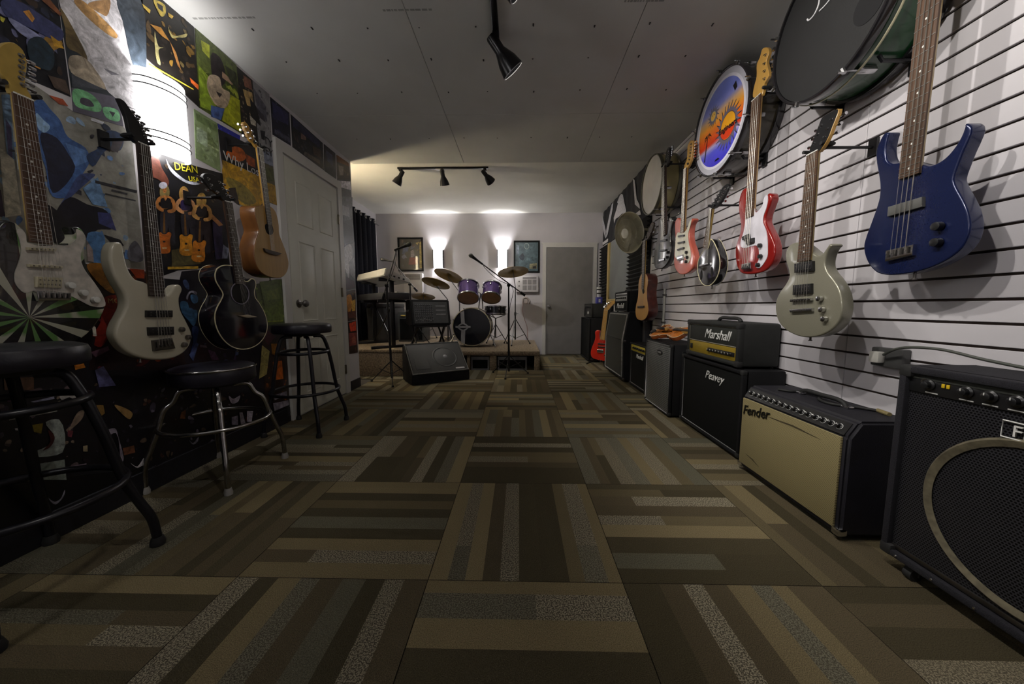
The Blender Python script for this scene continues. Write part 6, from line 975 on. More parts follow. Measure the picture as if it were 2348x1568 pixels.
polys += wedge_ring(sc, .042, .068, 14, '#6e6a7c')+[('#6e6a7c', circ(*sc, .045, 22)), ('#c8c2a0', circ(*sc, .030, 18)), ('#f0c050', circ(*sc, .026, 18)), ('#4a3a3a', [(sc[0]-.014, sc[1]+.004), (sc[0]-.006, sc[1]+.004), (sc[0]-.006, sc[1]+.010), (sc[0]-.014, sc[1]+.010)]), ('#4a3a3a', [(sc[0]+.006, sc[1]+.004), (sc[0]+.014, sc[1]+.004), (sc[0]+.014, sc[1]+.010), (sc[0]+.006, sc[1]+.010)])]
pb = QS(2.150, 1.715); pt = QS(2.128, 1.840)
polys += [('#120c0c', [(pb[0]-.006, pb[1]), (pb[0]+.006, pb[1]), (pt[0]+.004, pt[1]), (pt[0]-.004, pt[1])])]
for a in (15, 50, 100, 135, 170, 215, 325): 
    c, s = cos(radians(a)), sin(radians(a)); polys.append(('#120c0c', [(pt[0], pt[1]), (pt[0]+c*.03-s*.008, pt[1]+s*.022+abs(c)*.01), (pt[0]+c*.055, pt[1]+s*.03-.018), (pt[0]+c*.03+s*.006, pt[1]+s*.018)]))
polys += [('#101018', [QS(1.905, 1.99), QS(1.880, 2.0), QS(1.868, 1.965), QS(1.885, 1.955)]), ('#101018', [(cu-.03, cv_-.226), (cu+.03, cv_-.224), (cu+.02, cv_-.214), (cu-.01, cv_-.212)])]
# into the drum's coordinates
M_ = t.matrix_world.copy(); t.matrix_world = M_
bpy.context.view_layer.update()
def into(o, root):
    o.data.transform(root.matrix_world.inverted())
pm = poly_mesh('printed_picture', FP, polys, attr_mat('drum_print', .3, .06, 10, .5, .4), None, 0, .00002); into(pm, t); pm.parent = t
tx = text('lettering', 'Engineers', FP(*QS(2.012, 1.797), .003), (0, -1, -.05), (0, -.05, 1), .050, mat('ink_black', (.004, .003, .003), .5), None, 0, .0003, .0012); into(tx, t); tx.parent = t
# big green drum
GRNS = mat('green_lacquer', (.010, .062, .020), .25, var=.3, scale=5, coat=.35)
t, sk, _ = drum('bass_drum', 'large dark green bass drum with black head near the ceiling', 'drum', (1.27, 1.603, 2.073), (-1, 0, 0), .286, .215, GRNS, HOOPB, mat('black_head', (.006, .006, .0065), .7, var=.15, bump=.3), 8, lug_len=.07)
wall_pegs('black peg bracket under the green bass drum', 1.603, 2.073, .286, 1.27)
bpy.context.view_layer.update()
FG = frame('R', 1.27+.0056); QS = lambda y, z: (y*1.181, .88+(z-.88)*1.181)
bm = BM(); prism(bm, FG, circ(*QS(1.20, 1.81), .060, 28), 0, .0012); o = obj('sound_port', bm, mat('port_dark', (.002, .002, .003), .9), None, 0); into(o, t); o.parent = t
SCW = mat('script_white', (.62, .62, .64), .4)
bm = BM(); tube(bm, spline([FG(*QS(*p), .002) for p in ((1.445, 1.952), (1.437, 1.942), (1.415, 1.943), (1.398, 1.960), (1.395, 1.985), (1.402, 2.01))], 4, False), .0035, 6); tube(bm, spline([FG(*QS(*p), .002) for p in ((1.39, 1.938), (1.37, 1.938), (1.35, 1.942), (1.325, 1.955), (1.31, 1.985))], 4, False), .003, 6)
o = obj('script_mark', bm, SCW, None, 60); into(o, t); o.parent = t
# cream hoop line of the green drum
bm = BM(); tube(bm, [(cos(2*pi*k/56)*.3015, sin(2*pi*k/56)*.3015, -.052) for k in range(56)], .004, 6, True); obj('hoop_trim', bm, mat('pale_inlay', (.42, .40, .27), .35, var=.1), t, 60)
# beige shell drum
BEIGE = mat('beige_shell', (.38, .33, .15), .3, var=.12, scale=6, coat=.3)
t, sk, _ = drum('marching_drum', 'beige shelled drum with plain white head beyond the sunset bass drum', 'drum', (1.26, 3.497, 2.035), (-1, 0, 0), .256, .17, BEIGE, mat('steel_hoop', (.16, .155, .12), .35, .7, var=.3), SKIN, 8, claws=False, hoop_w=.022)
wall_pegs('black peg bracket under the beige drum', 3.497, 2.035, .256, 1.26)
bm = BM(); 
for a in (-2.2,): pass
lathe(bm, [(0, .0), (.026, .0), (.024, .003), (0, .004)], (0, 0, 0), (0, -1, 0), 18); o = obj('badge', bm, PLBLK, t, 40); o.location = (0, -.2562, -.085)
# ================================================================== wall fan
n_ = Vector((-.88, -.42, -.2)).normalized(); fc = Vector((1.20, 3.95, 1.684)); u, v, d = basis(n_)
t = thing('wall_fan', 'beige round wall fan with a pale hub in front of the black banner', 'fan', fc, Matrix((u, v, d)).transposed())
TAN = mat('dusty_beige', (.34, .32, .23), .5, var=.15, scale=8); TANW = mat('beige_wire', (.36, .34, .26), .45, var=.15)
bm = BM(); tube(bm, [(cos(2*pi*k/48)*.215, sin(2*pi*k/48)*.215, 0) for k in range(48)], .006, 8, True)
for k in range(110): a = 2*pi*k/110; tube(bm, [(cos(a)*.05, sin(a)*.05, .052), (cos(a)*.13, sin(a)*.13, .042), (cos(a)*.19, sin(a)*.19, .022), (cos(a)*.215, sin(a)*.215, 0)], .0016, 4)
for r_, z in ((.09, .048), (.15, .037)): tube(bm, [(cos(2*pi*k/40)*r_, sin(2*pi*k/40)*r_, z) for k in range(40)], .0018, 4, True)
obj('front_guard', bm, TANW, t, 60)
bm = BM(); lathe(bm, [(.214, -.002), (.19, -.03), (.13, -.05), (.05, -.058), (0, -.058), (0, -.062), (.05, -.062), (.13, -.054), (.192, -.034), (.216, -.004)], n=40); obj('back_guard', bm, TAN, t, 50)
bm = BM(); lathe(bm, [(0, .064), (.035, .063), (.052, .056), (.052, .046), (0, .046)], n=28); obj('hub_badge', bm, mat('pale_hub', (.52, .52, .48), .35), t, 40)
for k in range(5):
    a = 2*pi*k/5; bm = BM(); g_ = [bm.verts.new((r_*cos(a+w_), r_*sin(a+w_), z)) for r_, w_, z in ((.03, -.3, -.01), (.10, -.42, -.022), (.185, -.36, -.018), (.195, .12, .012), (.12, .30, .016), (.03, .35, .01))]; bm.faces.new(g_); bmesh.ops.solidify(bm, geom=bm.faces[:], thickness=.002); obj('blade', bm, mat('fan_blade', (.34, .33, .26), .4), t)
bm = BM(); lathe(bm, [(0, -.062), (.05, -.064), (.055, -.09), (.05, -.15), (0, -.155)], n=24); obj('motor', bm, TAN, t, 40)
bm = BM(); Mi = t.matrix_world.inverted(); bpy.context.view_layer.update(); Mi = t.matrix_world.inverted()
q0 = Mi @ Vector((XR-.005, 4.02, 1.72)); q1 = Mi @ Vector((1.40, 4.02, 1.74)); cyl(bm, q0, Mi @ Vector((XR-.03, 4.02, 1.72)), .05, n=16); tube(bm, [q0, q1, Vector((0, 0, -.14))], .014, 8); obj('bracket', bm, TAN, t, 50)
# ================================================================== red guitar on a floor stand
_n = GT['redstand']['neck']; _sl = ((_n[0][0]+_n[1][0])-(_n[2][0]+_n[3][0]))/((_n[0][1]+_n[1][1])-(_n[2][1]+_n[3][1]))
LEANED = lambda p: (1.21+(p[0]-1.21-_sl*(p[1]-.35))*1.42+.10*(p[1]-.35), p[1]-.03)
for kk in ('body', 'neck', 'head', 'knobs', 'pin'): GT['redstand'][kk] = [LEANED(p) for p in GT['redstand'][kk]]
GT['redstand']['items'] = [[LEANED(p) for p in q] for q in GT['redstand']['items']]
GT['redstand']['x'] = 5.20
REDS = mat('scarlet_lacquer', (.52, .022, .010), .18, var=.1, coat=1.)
gr = guitar('redstand', 'B', 'electric_guitar', 'scarlet red electric guitar with maple neck standing on the floor by the grey door', 'guitar', .045, REDS, nfret=21, parts=('pickup', 'pickup', 'bridge'), neck_m=MAPLE, board_m=MAPLE, head_m=MAPLE, rnd=.008, tuners='one', fancy=False, hang=False, knob_m=PLBLK)
gr.rotation_euler = (0, 0, radians(-40))
t = thing('guitar_stand', 'low black tubular stand holding the scarlet red guitar', 'stand', (1.22, 5.28, 0), Matrix.Rotation(radians(-40), 3, 'Z'))
bm = BM(); tube(bm, [(-.15, -.12, .012), (0, .08, .10), (.15, -.12, .012)], .010, 8); obj('leg', bm, BLK, t); bm = BM(); tube(bm, [(0, .15, .012), (0, .06, .12), (0, .05, .42)], .010, 8); obj('back_leg', bm, BLK, t)
for s in (-1, 1): bm = BM(); tube(bm, [(s*.07, .05, .10), (s*.07, -.10, .068), (s*.07, -.12, .095)], .009, 8); obj('cradle_arm', bm, RUB, t)
bm = BM(); tube(bm, [(-.07, .05, .10), (.07, .05, .10)], .009, 8); obj('crossbar', bm, BLK, t)
# ================================================================== bar stools
def stool(label, x, y, h, rs, rf, a0, frame_m, seat_m, rings, band_m=None, foot_m=None, r=.0125, knee=.26, seat_t=.065):
    t = thing('bar_stool', label, 'stool', (x, y, 0), local=True)
    bm = BM(); lathe(bm, [(0, h-seat_t), (rs*.97, h-seat_t), (rs, h-seat_t+.008), (rs, h-.022), (rs*.97, h-.008), (rs*.85, h), (0, h+.004)], n=40); obj('seat', bm, seat_m, t, 40)
    if band_m:
        bm = BM(); tube(bm, [(cos(2*pi*k/44)*(rs+.001), sin(2*pi*k/44)*(rs+.001), h-.014) for k in range(44)], .005, 6, True); obj('seat_band', bm, band_m, t, 60)
    bm = BM(); lathe(bm, [(.0, h-seat_t-.02), (rs*.6, h-seat_t-.02), (rs*.62, h-seat_t), (0, h-seat_t)], n=28); obj('swivel_plate', bm, BLK, t, 40)
    rt = rs*(.93 if band_m else .80); rk = rf*.80
    for k in range(4):
        a = a0+k*pi/2; c, s = cos(a), sin(a)
        pts = spline([(c*rt*.45, s*rt*.45, h-seat_t-.028), (c*rt*.82, s*rt*.82, h-seat_t-.032), (c*rt, s*rt, h-seat_t-.085), (c*(rt+(rk-rt)*.5), s*(rt+(rk-rt)*.5), (h+knee)/2-.05), (c*rk, s*rk, knee), (c*(rk+(rf-rk)*.5), s*(rk+(rf-rk)*.5), knee-.085), (c*rf*.985, s*rf*.985, knee-.155), (c*(rf+.004), s*(rf+.004), .02)], 5, False)
        bm = BM(); tube(bm, pts, r, 10); lg = obj('leg', bm, frame_m, t, 60)
        bm = BM(); lathe(bm, [(0, 0), (r*1.5, 0), (r*1.6, .012), (r*1.15, .032), (0, .032)], (c*(rf+.004), s*(rf+.004), 0), n=12); obj('foot_cap', bm, foot_m or RUB, lg, 40)
    for z, rr in rings:
        bm = BM(); tube(bm, [(cos(2*pi*k/48)*rr, sin(2*pi*k/48)*rr, z) for k in range(48)], r*.85, 8, True); obj('foot_ring', bm, frame_m, t, 60)
    return t
SEATB = mat('black_vinyl', (.012, .011, .018), .35, var=.25, bump=.2, bscale=150); STB = mat('black_enamel', (.010, .010, .014), .3, .2, var=.2)
CHS = mat('stool_chrome', (.40, .39, .38), .2, 1, var=.2, scale=30)
stool('black bar stool with two rings in front of the white door', -1.535, 2.44, .762, .185, .262, radians(-45), STB, SEATB, ((.56, .155), (.285, .215)))
stool('low chrome legged bar stool with black seat below the black acoustic guitar', -1.565, 1.735, .585, .175, .278, radians(-45), CHS, SEATB, ((.295, .225),), CHS, mat('pale_foot', (.32, .31, .29), .5), r=.0115, knee=.29, seat_t=.085)
stool('large black bar stool nearest the camera at the left edge', -1.545, .985, .765, .185, .285, radians(-45), STB, SEATB, ((.585, .17), (.285, .232)), None, None, r=.0145)
# ================================================================== stage
RUG = mat('speckled_beige_carpet', (.21, .16, .105), .95, var=.5, scale=60, bump=.9, bscale=300)
t = thing('stage_riser', 'beige carpeted drum platform with two open cubbies in its front', 'platform', (-.45, 5.5, 0))
x0, x1, y0, y1, zt = -1.255, .288, 4.76, 6.38, .272
obj('deck', B(x0, x1, y0, y1, .205, zt, .015), RUG, t)
for a, b_ in ((-1.255, -1.15), (-.72, -.675), (-.405, -.31), (.213, .288)): obj('front_post', B(a, b_, y0+.008, y0+.06, 0, .206, .008), RUG, t)
obj('side_panel', B(x1-.05, x1-.004, y0+.06, y1, 0, .206, .004), RUG, t); obj('side_panel', B(x0, x0+.05, y0+.06, y1, 0, .206, .004), RUG, t); obj('back_panel', B(x0+.05, x1-.05, y0+.50, y0+.54, 0, .206), mat('cubby_dark', (.02, .02, .022), .9), t)
def cub(lab, a, b_):
    t = thing('speaker_box', lab, 'speaker', ((a+b_)/2, 4.92, 0)); SG = mat('grey_speaker_edge', (.13, .13, .14), .5, var=.2)
    obj('shell', B(a, b_, 4.80, 5.18, .0, .19, .006), PLBLK, t); bm = BM()
    for r in (rect(a, b_, .0, .022), rect(a, b_, .145, .19), rect(a, a+.02, .02, .146), rect(b_-.02, b_, .02, .146)): prism(bm, frame('B', 4.80), r, 0, .012)
    obj('front_frame', bm, SG, t); obj('grille', B(a+.02, b_-.02, 4.796, 4.80, .022, .145), CLOTHB, t)
cub('grey edged speaker in the right cubby of the drum platform', -.295, .11); cub('grey edged speaker in the left cubby of the drum platform', -.665, -.415)
t = thing('stage_platform', 'low beige carpeted platform under the keyboard and mixer', 'platform', (-1.85, 5.3, 0)); obj('deck', B(-2.56, -1.27, 4.32, 6.38, .30, .345, .015), RUG, t); obj('front_panel', B(-2.56, -1.27, 4.335, 4.38, 0, .30, .006), RUG, t); obj('side_panel', B(-1.32, -1.273, 4.38, 6.38, 0, .30, .004), RUG, t)
DECK, DECK2 = .272, .345
# drum kit
PURP = mat('purple_sparkle', (.085, .05, .17), .22, .45, var=.5, scale=160, coat=.8)
AMBH = mat('amber_skin', (.34, .20, .09), .4, var=.15, scale=10)
t, sk, _ = drum('bass_drum', 'black headed bass drum with a silver stripe on the stage', 'drum', (-.708, 5.2, DECK+.305), (0, -1, 0), .275, .40, PURP, mat('cream_hoop', (.30, .26, .17), .35, var=.15), mat('black_mirror_skin', (.008, .008, .012), .12, coat=.8), 8, lug_len=.06)
bpy.context.view_layer.update(); FK = frame('B', 5.2+.0055)
STR = mat('silver_stripe', (.24, .24, .26), .4, .3, var=.2)
for q in ([(-.875, .31+.02), (-.815, .31+.005), (-.805, .53), (-.865, .53)], [(-.865, .625), (-.81, .625), (-.82, .822), (-.875, .795)]):
    o = obj('stripe', prism(BM(), FK, q, 0, .0012), STR, None, 0); into(o, t); o.parent = t
bm = BM(); out = [(-.935, .578), (-.885, .622), (-.838, .64), (-.79, .622), (-.74, .578), (-.79, .532), (-.838, .515), (-.885, .532)]; inn = [(-.838+(x+.838)*.7, .578+(z-.578)*.68) for x, z in out]
for k in range(8): j = (k+1) % 8; prism(bm, FK, [out[k], out[j], inn[j], inn[k]], .0012, .0024)
prism(bm, FK, [(-.95, .565), (-.725, .565), (-.725, .592), (-.95, .592)], .0012, .0026); o = obj('badge', bm, STR, None, 0); into(o, t); o.parent = t
for s in (-1, 1):
    Mi = t.matrix_world.inverted(); bm = BM(); tube(bm, [Mi @ Vector((-.708+s*.25, 5.32, .50)), Mi @ Vector((-.708+s*.36, 5.20, DECK+.01))], .009, 8); obj('spur', bm, CH2, t)
for lab, c, r_, dp, ax in (('purple sparkle tom with amber underside left above the bass drum', (-.765, 5.33, 1.20), .15, .24, (-.05, .58, .81)), ('purple sparkle tom with amber underside right above the bass drum', (-.405, 5.33, 1.185), .135, .22, (.05, .58, .81))):
    t, sk, _ = drum('tom_drum', lab, 'drum', c, ax, r_, dp, PURP, CH2, SKIN, 6, claws=False, hoop_w=.016, n=36, back_skin=AMBH, lug_len=.04)
    bpy.context.view_layer.update(); Mi = t.matrix_world.inverted(); bm = BM(); sx = 1 if c[0] < -.6 else -1
    tube(bm, [Mi @ (Vector(c)-Vector(ax).normalized()*dp*.5+Vector((sx*r_*.9, .02, 0))), Mi @ Vector((c[0]+sx*(r_+.03), 5.36, c[2]-.12)), Mi @ Vector((-.585-sx*.03, 5.36, .88)), Mi @ Vector((-.585-sx*.03, 5.36, .845))], .010, 8); obj('mount_arm', bm, CH2, t, 60)
t, sk, _ = drum('snare_drum', 'dark metal snare drum on a stand behind the bass drum', 'drum', (-.38, 5.66, .885), (0, .06, 1), .165, .13, mat('dark_metal_shell', (.05, .05, .055), .25, .8, var=.2), CH2, SKIN, 8, claws=False, hoop_w=.016, n=36, lug_len=.03)
def stand_legs(t, x, y, z0, zc, r, n, m, a0=0, th=.007):
    for k in range(n):
        a = a0+2*pi*k/n; bm = BM(); tube(bm, [(x, y, zc+.12), (x+cos(a)*r*.55, y+sin(a)*r*.55, zc*.5+z0*.5+.05), (x+cos(a)*r, y+sin(a)*r, z0+.012)], th, 8); lg = obj('leg', bm, m, t, 60)
        bm = BM(); lathe(bm, [(0, 0), (.013, 0), (.013, .02), (0, .024)], (x+cos(a)*r, y+sin(a)*r, z0), n=10); obj('foot', bm, RUB, lg, 40)
        bm = BM(); tube(bm, [(x, y, z0+.10), (x+cos(a)*r*.62, y+sin(a)*r*.62, z0+.16)], th*.7, 6); obj('leg_brace', bm, m, t, 60)
DKC = mat('dull_chrome', (.16, .16, .165), .3, 1, var=.2)
t = thing('snare_stand', 'folding metal stand under the dark snare drum', 'stand', (-.38, 5.66, DECK)); stand_legs(t, -.38, 5.66, DECK, .48, .2, 3, DKC, .4)
obj('pole', cyl(BM(), (-.38, 5.66, DECK+.1), (-.38, 5.66, .70), .011, n=10), DKC, t)
for k in range(3): a = k*2.09+.3; obj('basket_arm', tube(BM(), [(-.38, 5.66, .69), (-.38+cos(a)*.15, 5.66+sin(a)*.15, .742), (-.38+cos(a)*.178, 5.66+sin(a)*.178, .77)], .007, 8), DKC, t)
BRASS = mat('brass_cymbal', (.22, .15, .035), .36, .85, var=.18, scale=9, coat=.2)
def cymbal_stand(lab, c, r, nrm, base, boom=True, dk=DECK, lr=.22, two=False, a0=.5):
    """cymbal tilted on top of a tripod stand"""
    t = thing('cymbal_stand', lab, 'cymbal', (base[0], base[1], dk)); n = Vector(nrm).normalized(); c = Vector(c)
    prof = [(.008, .020), (.03, .018), (.045, .004), (r*.5, -.006), (r, -.020), (r, -.022), (r*.5, -.008), (.045, .002), (.03, .016), (.008, .018)]
    cy = obj('cymbal', lathe(BM(), prof, c, n, 44), BRASS, t, 50)
    if two: obj('cymbal', lathe(BM(), [(a, -b2) for a, b2 in prof], c-n*.04, n, 44), BRASS, t, 50)
    bm = BM(); lathe(bm, [(0, .020), (.018, .020), (.018, .034), (0, .034)], c, n, 12); cyl(bm, c+n*.03, c+n*.06, .004, n=8); obj('felt', bm, PLBLK, t, 40)
    b0 = Vector((base[0], base[1], dk+.08)); top = Vector((base[0], base[1], c.z-.25 if boom else c.z-.05)); mid = b0.lerp(top, .5)
    obj('pole', cyl(BM(), b0, mid, .0125, n=10), DKC, t); obj('upper_pole', cyl(BM(), mid, top, .009, n=10), DKC, t); bm = BM(); cyl(bm, mid-Vector((0, 0, .03)), mid+Vector((0, 0, .02)), .018, n=10); cyl(bm, mid, mid+Vector((.05, 0, 0)), .006, n=8); obj('clamp', bm, DKC, t)
    bm = BM(); tube(bm, [top, c-n*.04, c+n*.02], .006, 8); obj('tilter', bm, DKC, t, 60); stand_legs(t, base[0], base[1], dk, dk+.30, lr, 3, DKC, a0)
cymbal_stand('brass crash cymbal tilted on a stand, highest of those left of the toms', (-1.09, 5.5, 1.375), .235, (.30, .36, 1), (-1.0, 5.88), lr=.2)
cymbal_stand('brass cymbal pair on a hi-hat stand left of the bass drum', (-1.25, 5.3, 1.245), .215, (.22, .33, 1), (-1.10, 5.38), two=True, lr=.135, a0=1.2)
cymbal_stand('brass cymbal on a stand right of the drum kit under the blue-green picture', (-.095, 5.6, 1.440), .245, (-.12, .26, 1), (-.06, 5.60), lr=.25, a0=.3)
cymbal_stand('low brass cymbal on a stand behind the powered mixer', (-1.57, 5.75, 1.06), .19, (0, .28, 1), (-1.57, 5.85), dk=DECK2, lr=.18)
# microphones
def mic_stand(lab, base, top, b0, b1, z0=0, tripod=True, ball=BLK, r=.3, a0=.6, mic_tilt=(0, 0, 0)):
    t = thing('microphone_stand', lab, 'microphone', (base[0], base[1], z0)); top = Vector(top); b0, b1 = Vector(b0), Vector(b1)
    stand_legs(t, base[0], base[1], z0, z0+.14, r, 3, BLK, a0, .006)
    obj('pole', cyl(BM(), (base[0], base[1], z0+.05), top-Vector((0, 0, .35)), .0135, n=10), BLK, t); obj('upper_pole', cyl(BM(), top-Vector((0, 0, .36)), top, .010, n=10), BLK, t)
    bm = BM(); cyl(bm, top-Vector((.02, 0, 0)), top+Vector((.02, 0, 0)), .02, n=12); obj('boom_clamp', bm, BLK, t); obj('boom', cyl(BM(), b0, b1, .0075, n=10), DKC, t); obj('counterweight', cyl(BM(), b0, b0+(b0-b1).normalized()*.07, .016, n=10), BLK, t)
    d = (b1-b0).normalized(); m = (d+Vector(mic_tilt)).normalized()
    mh = obj('microphone', lathe(BM(), [(0, -.03), (.011, -.03), (.013, .05), (.019, .115), (.020, .125), (0, .125)], b1, m, 16), BLK, t, 40)
    obj('microphone_grille', lathe(BM(), [(0, .120), (.021, .122), (.0265, .145), (.024, .165), (.014, .178), (0, .182)], b1, m, 18), perforated('mic_mesh', (.10, .10, .10) if ball is BLK else (.5, .5, .5), (.02, .02, .02), 500, .35, .8, .3, (0, 2)), mh, 60)
    pts = [b1-m*.03, b1-m*.03+Vector((.03, -.02, -.05)), b0.lerp(b1, .6)+Vector((.012, -.012, -.06)), b0.lerp(b1, .2)+Vector((0, -.012, -.02)), top+Vector((.012, -.014, -.3)), Vector((base[0]+.014, base[1]-.016, z0+.2))]
    obj('microphone_cable', tube(BM(), spline(pts, 5, False), .0032, 6), RUB, t, 60)
mic_stand('black boom microphone stand in front of the drum platform', (-.130, 4.44), (-.131, 4.44, 1.15), (.02, 4.44, 1.06), (-.475, 4.40, 1.42), 0, r=.27, a0=-1.7)
mic_stand('boom microphone stand in front of the keyboard with mic raised to the picture', (-1.48, 3.98), (-1.50, 3.98, 1.12), (-1.535, 3.98, 1.03), (-1.37, 3.97, 1.52), 0, ball=CHROME, r=.26, a0=-1.2, mic_tilt=(.6, 0, -.6))
mic_stand('boom microphone stand behind the mixer with mic pointing to the curtain', (-1.47, 5.02), (-1.56, 5.02, 1.20), (-1.50, 5.02, 1.15), (-1.80, 5.02, 1.52), DECK2, ball=CHROME, r=.16, a0=.2, mic_tilt=(-.8, 0, -.5))
# keyboards on a stand
ka = Vector((-1.63, 4.24, 0)); kd = Vector((-.64, .77, 0)).normalized(); kq = Vector((.77, .64, 0)).normalized()
RK = Matrix((kd, kq, Vector((0, 0, 1)))).transposed()
t = thing('keyboard', 'white electronic keyboard on the top tier of the black stand', 'keyboard', ka+Vector((0, 0, 1.255)), RK @ Matrix.Rotation(radians(-14), 3, 'X'))
KW = mat('keyboard_white', (.50, .49, .46), .4, var=.06)
bm = BM(); hull(bm, [Vector(p) for p in ((0, 0, .0), (0, 0, .10), (0, .33, .0), (0, .33, .05), (1.2, 0, .0), (1.2, 0, .10), (1.2, .33, .0), (1.2, .33, .05))]); bmesh.ops.bevel(bm, geom=list(bm.edges), offset=.008, segments=2, affect='EDGES'); obj('case', bm, KW, t)
for k in range(36): obj('white_key', B(.09+k*.029, .09+k*.029+.027, .19, .335, .052, .075, .002, 1), SKIN, t, 0)
for k in range(35):
    if k % 7 in (2, 6): continue
    obj('black_key', B(.09+k*.029+.02, .09+k*.029+.036, .19, .28, .075, .088, .002, 1), PLBLK, t, 0)
obj('display', B(.5, .72, .06, .13, .082, .096, .003), PLBLK, t); 
for k in range(6): obj('slider', B(.15+k*.045, .17+k*.045, .06, .10, .088, .098, .002), PLBLK, t, 0)
for k in range(4): obj('socket', B(-.002, .002, .05+k*.06, .075+k*.06, .015, .035, 0), PLBLK, t, 0)
t = thing('keyboard_stand', 'black two tier keyboard stand on the low platform', 'stand', ka+Vector((0, 0, DECK2)), RK)
for a in (.22, .95):
    obj('post', B(a-.02, a+.02, .14, .19, 0, .895, .004), BLK, t); obj('foot_bar', B(a-.02, a+.02, -.12, .45, 0, .035, .006), BLK, t); obj('upper_arm', B(a-.018, a+.018, .0, .32, .855, .895, .004), BLK, t); obj('lower_arm', B(a-.018, a+.018, -.02, .34, .59, .625, .004), BLK, t)
obj('cross_brace', tube(BM(), [(.22, .165, .05), (.95, .165, .56)], .012, 8), BLK, t); obj('cross_brace', tube(BM(), [(.95, .165, .05), (.22, .165, .56)], .012, 8), BLK, t)
t = thing('keyboard', 'black keyboard on the lower tier of the stand', 'keyboard', ka+Vector((0, 0, DECK2+.625)), RK)
obj('case', B(.02, 1.22, .0, .32, 0, .085, .008), mat('keyboard_black', (.02, .02, .022), .4), t)
for k in range(36): obj('white_key', B(.11+k*.029, .11+k*.029+.027, .185, .325, .08, .098, .002, 1), SKIN, t, 0)
obj('display', B(.5, .7, .05, .12, .083, .088, .002), mat('lcd_grey', (.10, .11, .09), .3), t)
# powered mixer on its stand
RM = Matrix.Rotation(radians(30), 3, 'Z'); tilt = Matrix.Rotation(radians(-20), 3, 'X')
t = thing('powered_mixer', 'black powered mixer with a sloped grey control panel on a stand', 'mixer', (-1.19, 4.60, .64), RM)
bm = BM(); prof = [(-.16, .0), (-.08, .33), (.19, .33), (.19, 0.)]; e0 = [bm.verts.new((-.26, y, z)) for y, z in prof]; e1 = [bm.verts.new((.25, y, z)) for y, z in prof]; bm.faces.new(e0); bm.faces.new(e1[::-1])
for i in range(4): bm.faces.new((e0[i], e0[(i+1) % 4], e1[(i+1) % 4], e1[i]))
bmesh.ops.bevel(bm, geom=list(bm.edges), offset=.012, segments=2, affect='EDGES'); obj('case', bm, TOLEX, t)
s_ = Vector((0, .08, .33)).normalized(); nn = Vector((0, -s_.z, s_.y)); PO = lambda x, a, w_=0: Vector((x, -.16, 0))+s_*a+nn*w_
bm = BM(); hull(bm, [PO(x, a, w_) for x in (-.225, .215) for a in (.03, .31) for w_ in (-.004, .004)]); obj('control_panel', bm, mat('mixer_panel', (.055, .058, .06), .45, .2), t, 0)
for r_ in range(6):
    for k in range(9): bm = BM(); lathe(bm, [(.007, 0), (.006, .012), (0, .012)], PO(-.20+k*.026, .12+r_*.03, .004), nn, 8); obj('knob', bm, mat('grey_knob', (.16, .16, .17), .4), t, 40)
for k in range(9): obj('fader_slot', hull(BM(), [PO(-.202+k*.026+dx, a, w_) for dx in (0, .004) for a in (.045, .105) for w_ in (.004, .0052)]), PLBLK, t, 0)
for k in range(9): obj('fader_cap', hull(BM(), [PO(-.206+k*.026+dx, a, w_) for dx in (0, .012) for a in (.06+.003*(k*5 % 7), .072+.003*(k*5 % 7)) for w_ in (.004, .012)]), SILVP, t, 0)
for r_ in range(3): obj('label_strip', hull(BM(), [PO(x, a, w_) for x in (.06, .19) for a in (.14+r_*.055, .15+r_*.055) for w_ in (.004, .005)]), mat('grey_print', (.26, .26, .27), .5), t, 0)
obj('side_handle', B(-.266, -.258, .0, .12, .17, .20, .003), STEEL, t)
t = thing('mixer_stand', 'black folding stand under the powered mixer', 'stand', (-1.19, 4.60, DECK2), RM)
for s in (-.2, .18): obj('leg', tube(BM(), [(s, -.12, .012), (s*.9, .14, .275)], .013, 8), BLK, t); obj('leg', tube(BM(), [(s, .16, .012), (s*.9, -.12, .275)], .013, 8), BLK, t)
obj('top_bar', B(-.22, .2, -.14, -.11, .27, .294, .004), BLK, t); obj('top_bar', B(-.22, .2, .12, .15, .27, .294, .004), BLK, t)
# wedge monitor
ang = math.atan2(.42, .66); t = thing('floor_monitor', 'black wedge stage monitor with worn grey grille edge in front of the platform', 'speaker', (-1.19, 3.80, 0), Matrix.Rotation(ang, 3, 'Z'))
prof = [(0, .0), (0, .115), (.335, .435), (.40, .40), (.40, 0)]; bm = BM(); e0 = [bm.verts.new((0, y, z)) for y, z in prof]; e1 = [bm.verts.new((.70, y, z)) for y, z in prof]; bm.faces.new(e0); bm.faces.new(e1[::-1])
for i in range(5): bm.faces.new((e0[i], e0[(i+1) % 5], e1[(i+1) % 5], e1[i]))
bmesh.ops.bevel(bm, geom=list(bm.edges), offset=.008, segments=2, affect='EDGES'); obj('shell', bm, TOLEX, t)
s_ = Vector((0, .335, .32)).normalized(); nn = Vector((0, -s_.z, s_.y)); Lf = hypot(.335, .32); PO = lambda x, a, w_=0: Vector((x, 0, .115))+s_*a+nn*w_
obj('grille', hull(BM(), [PO(x, a, w_) for x in (.025, .675) for a in (.02, Lf-.02) for w_ in (-.004, .004)]), perforated('monitor_mesh', (.036, .037, .039), (.010, .010, .011), 160, .5, .3, .3, (0, 1)), t, 0)
bm = BM(); tube(bm, [PO(.014, .010, .003), PO(.686, .010, .003), PO(.686, Lf-.01, .003), PO(.014, Lf-.01, .003)], .010, 6, True); obj('grille_edge', bm, mat('worn_grey_edge', (.15, .15, .15), .55, var=.3, scale=25), t, 60)
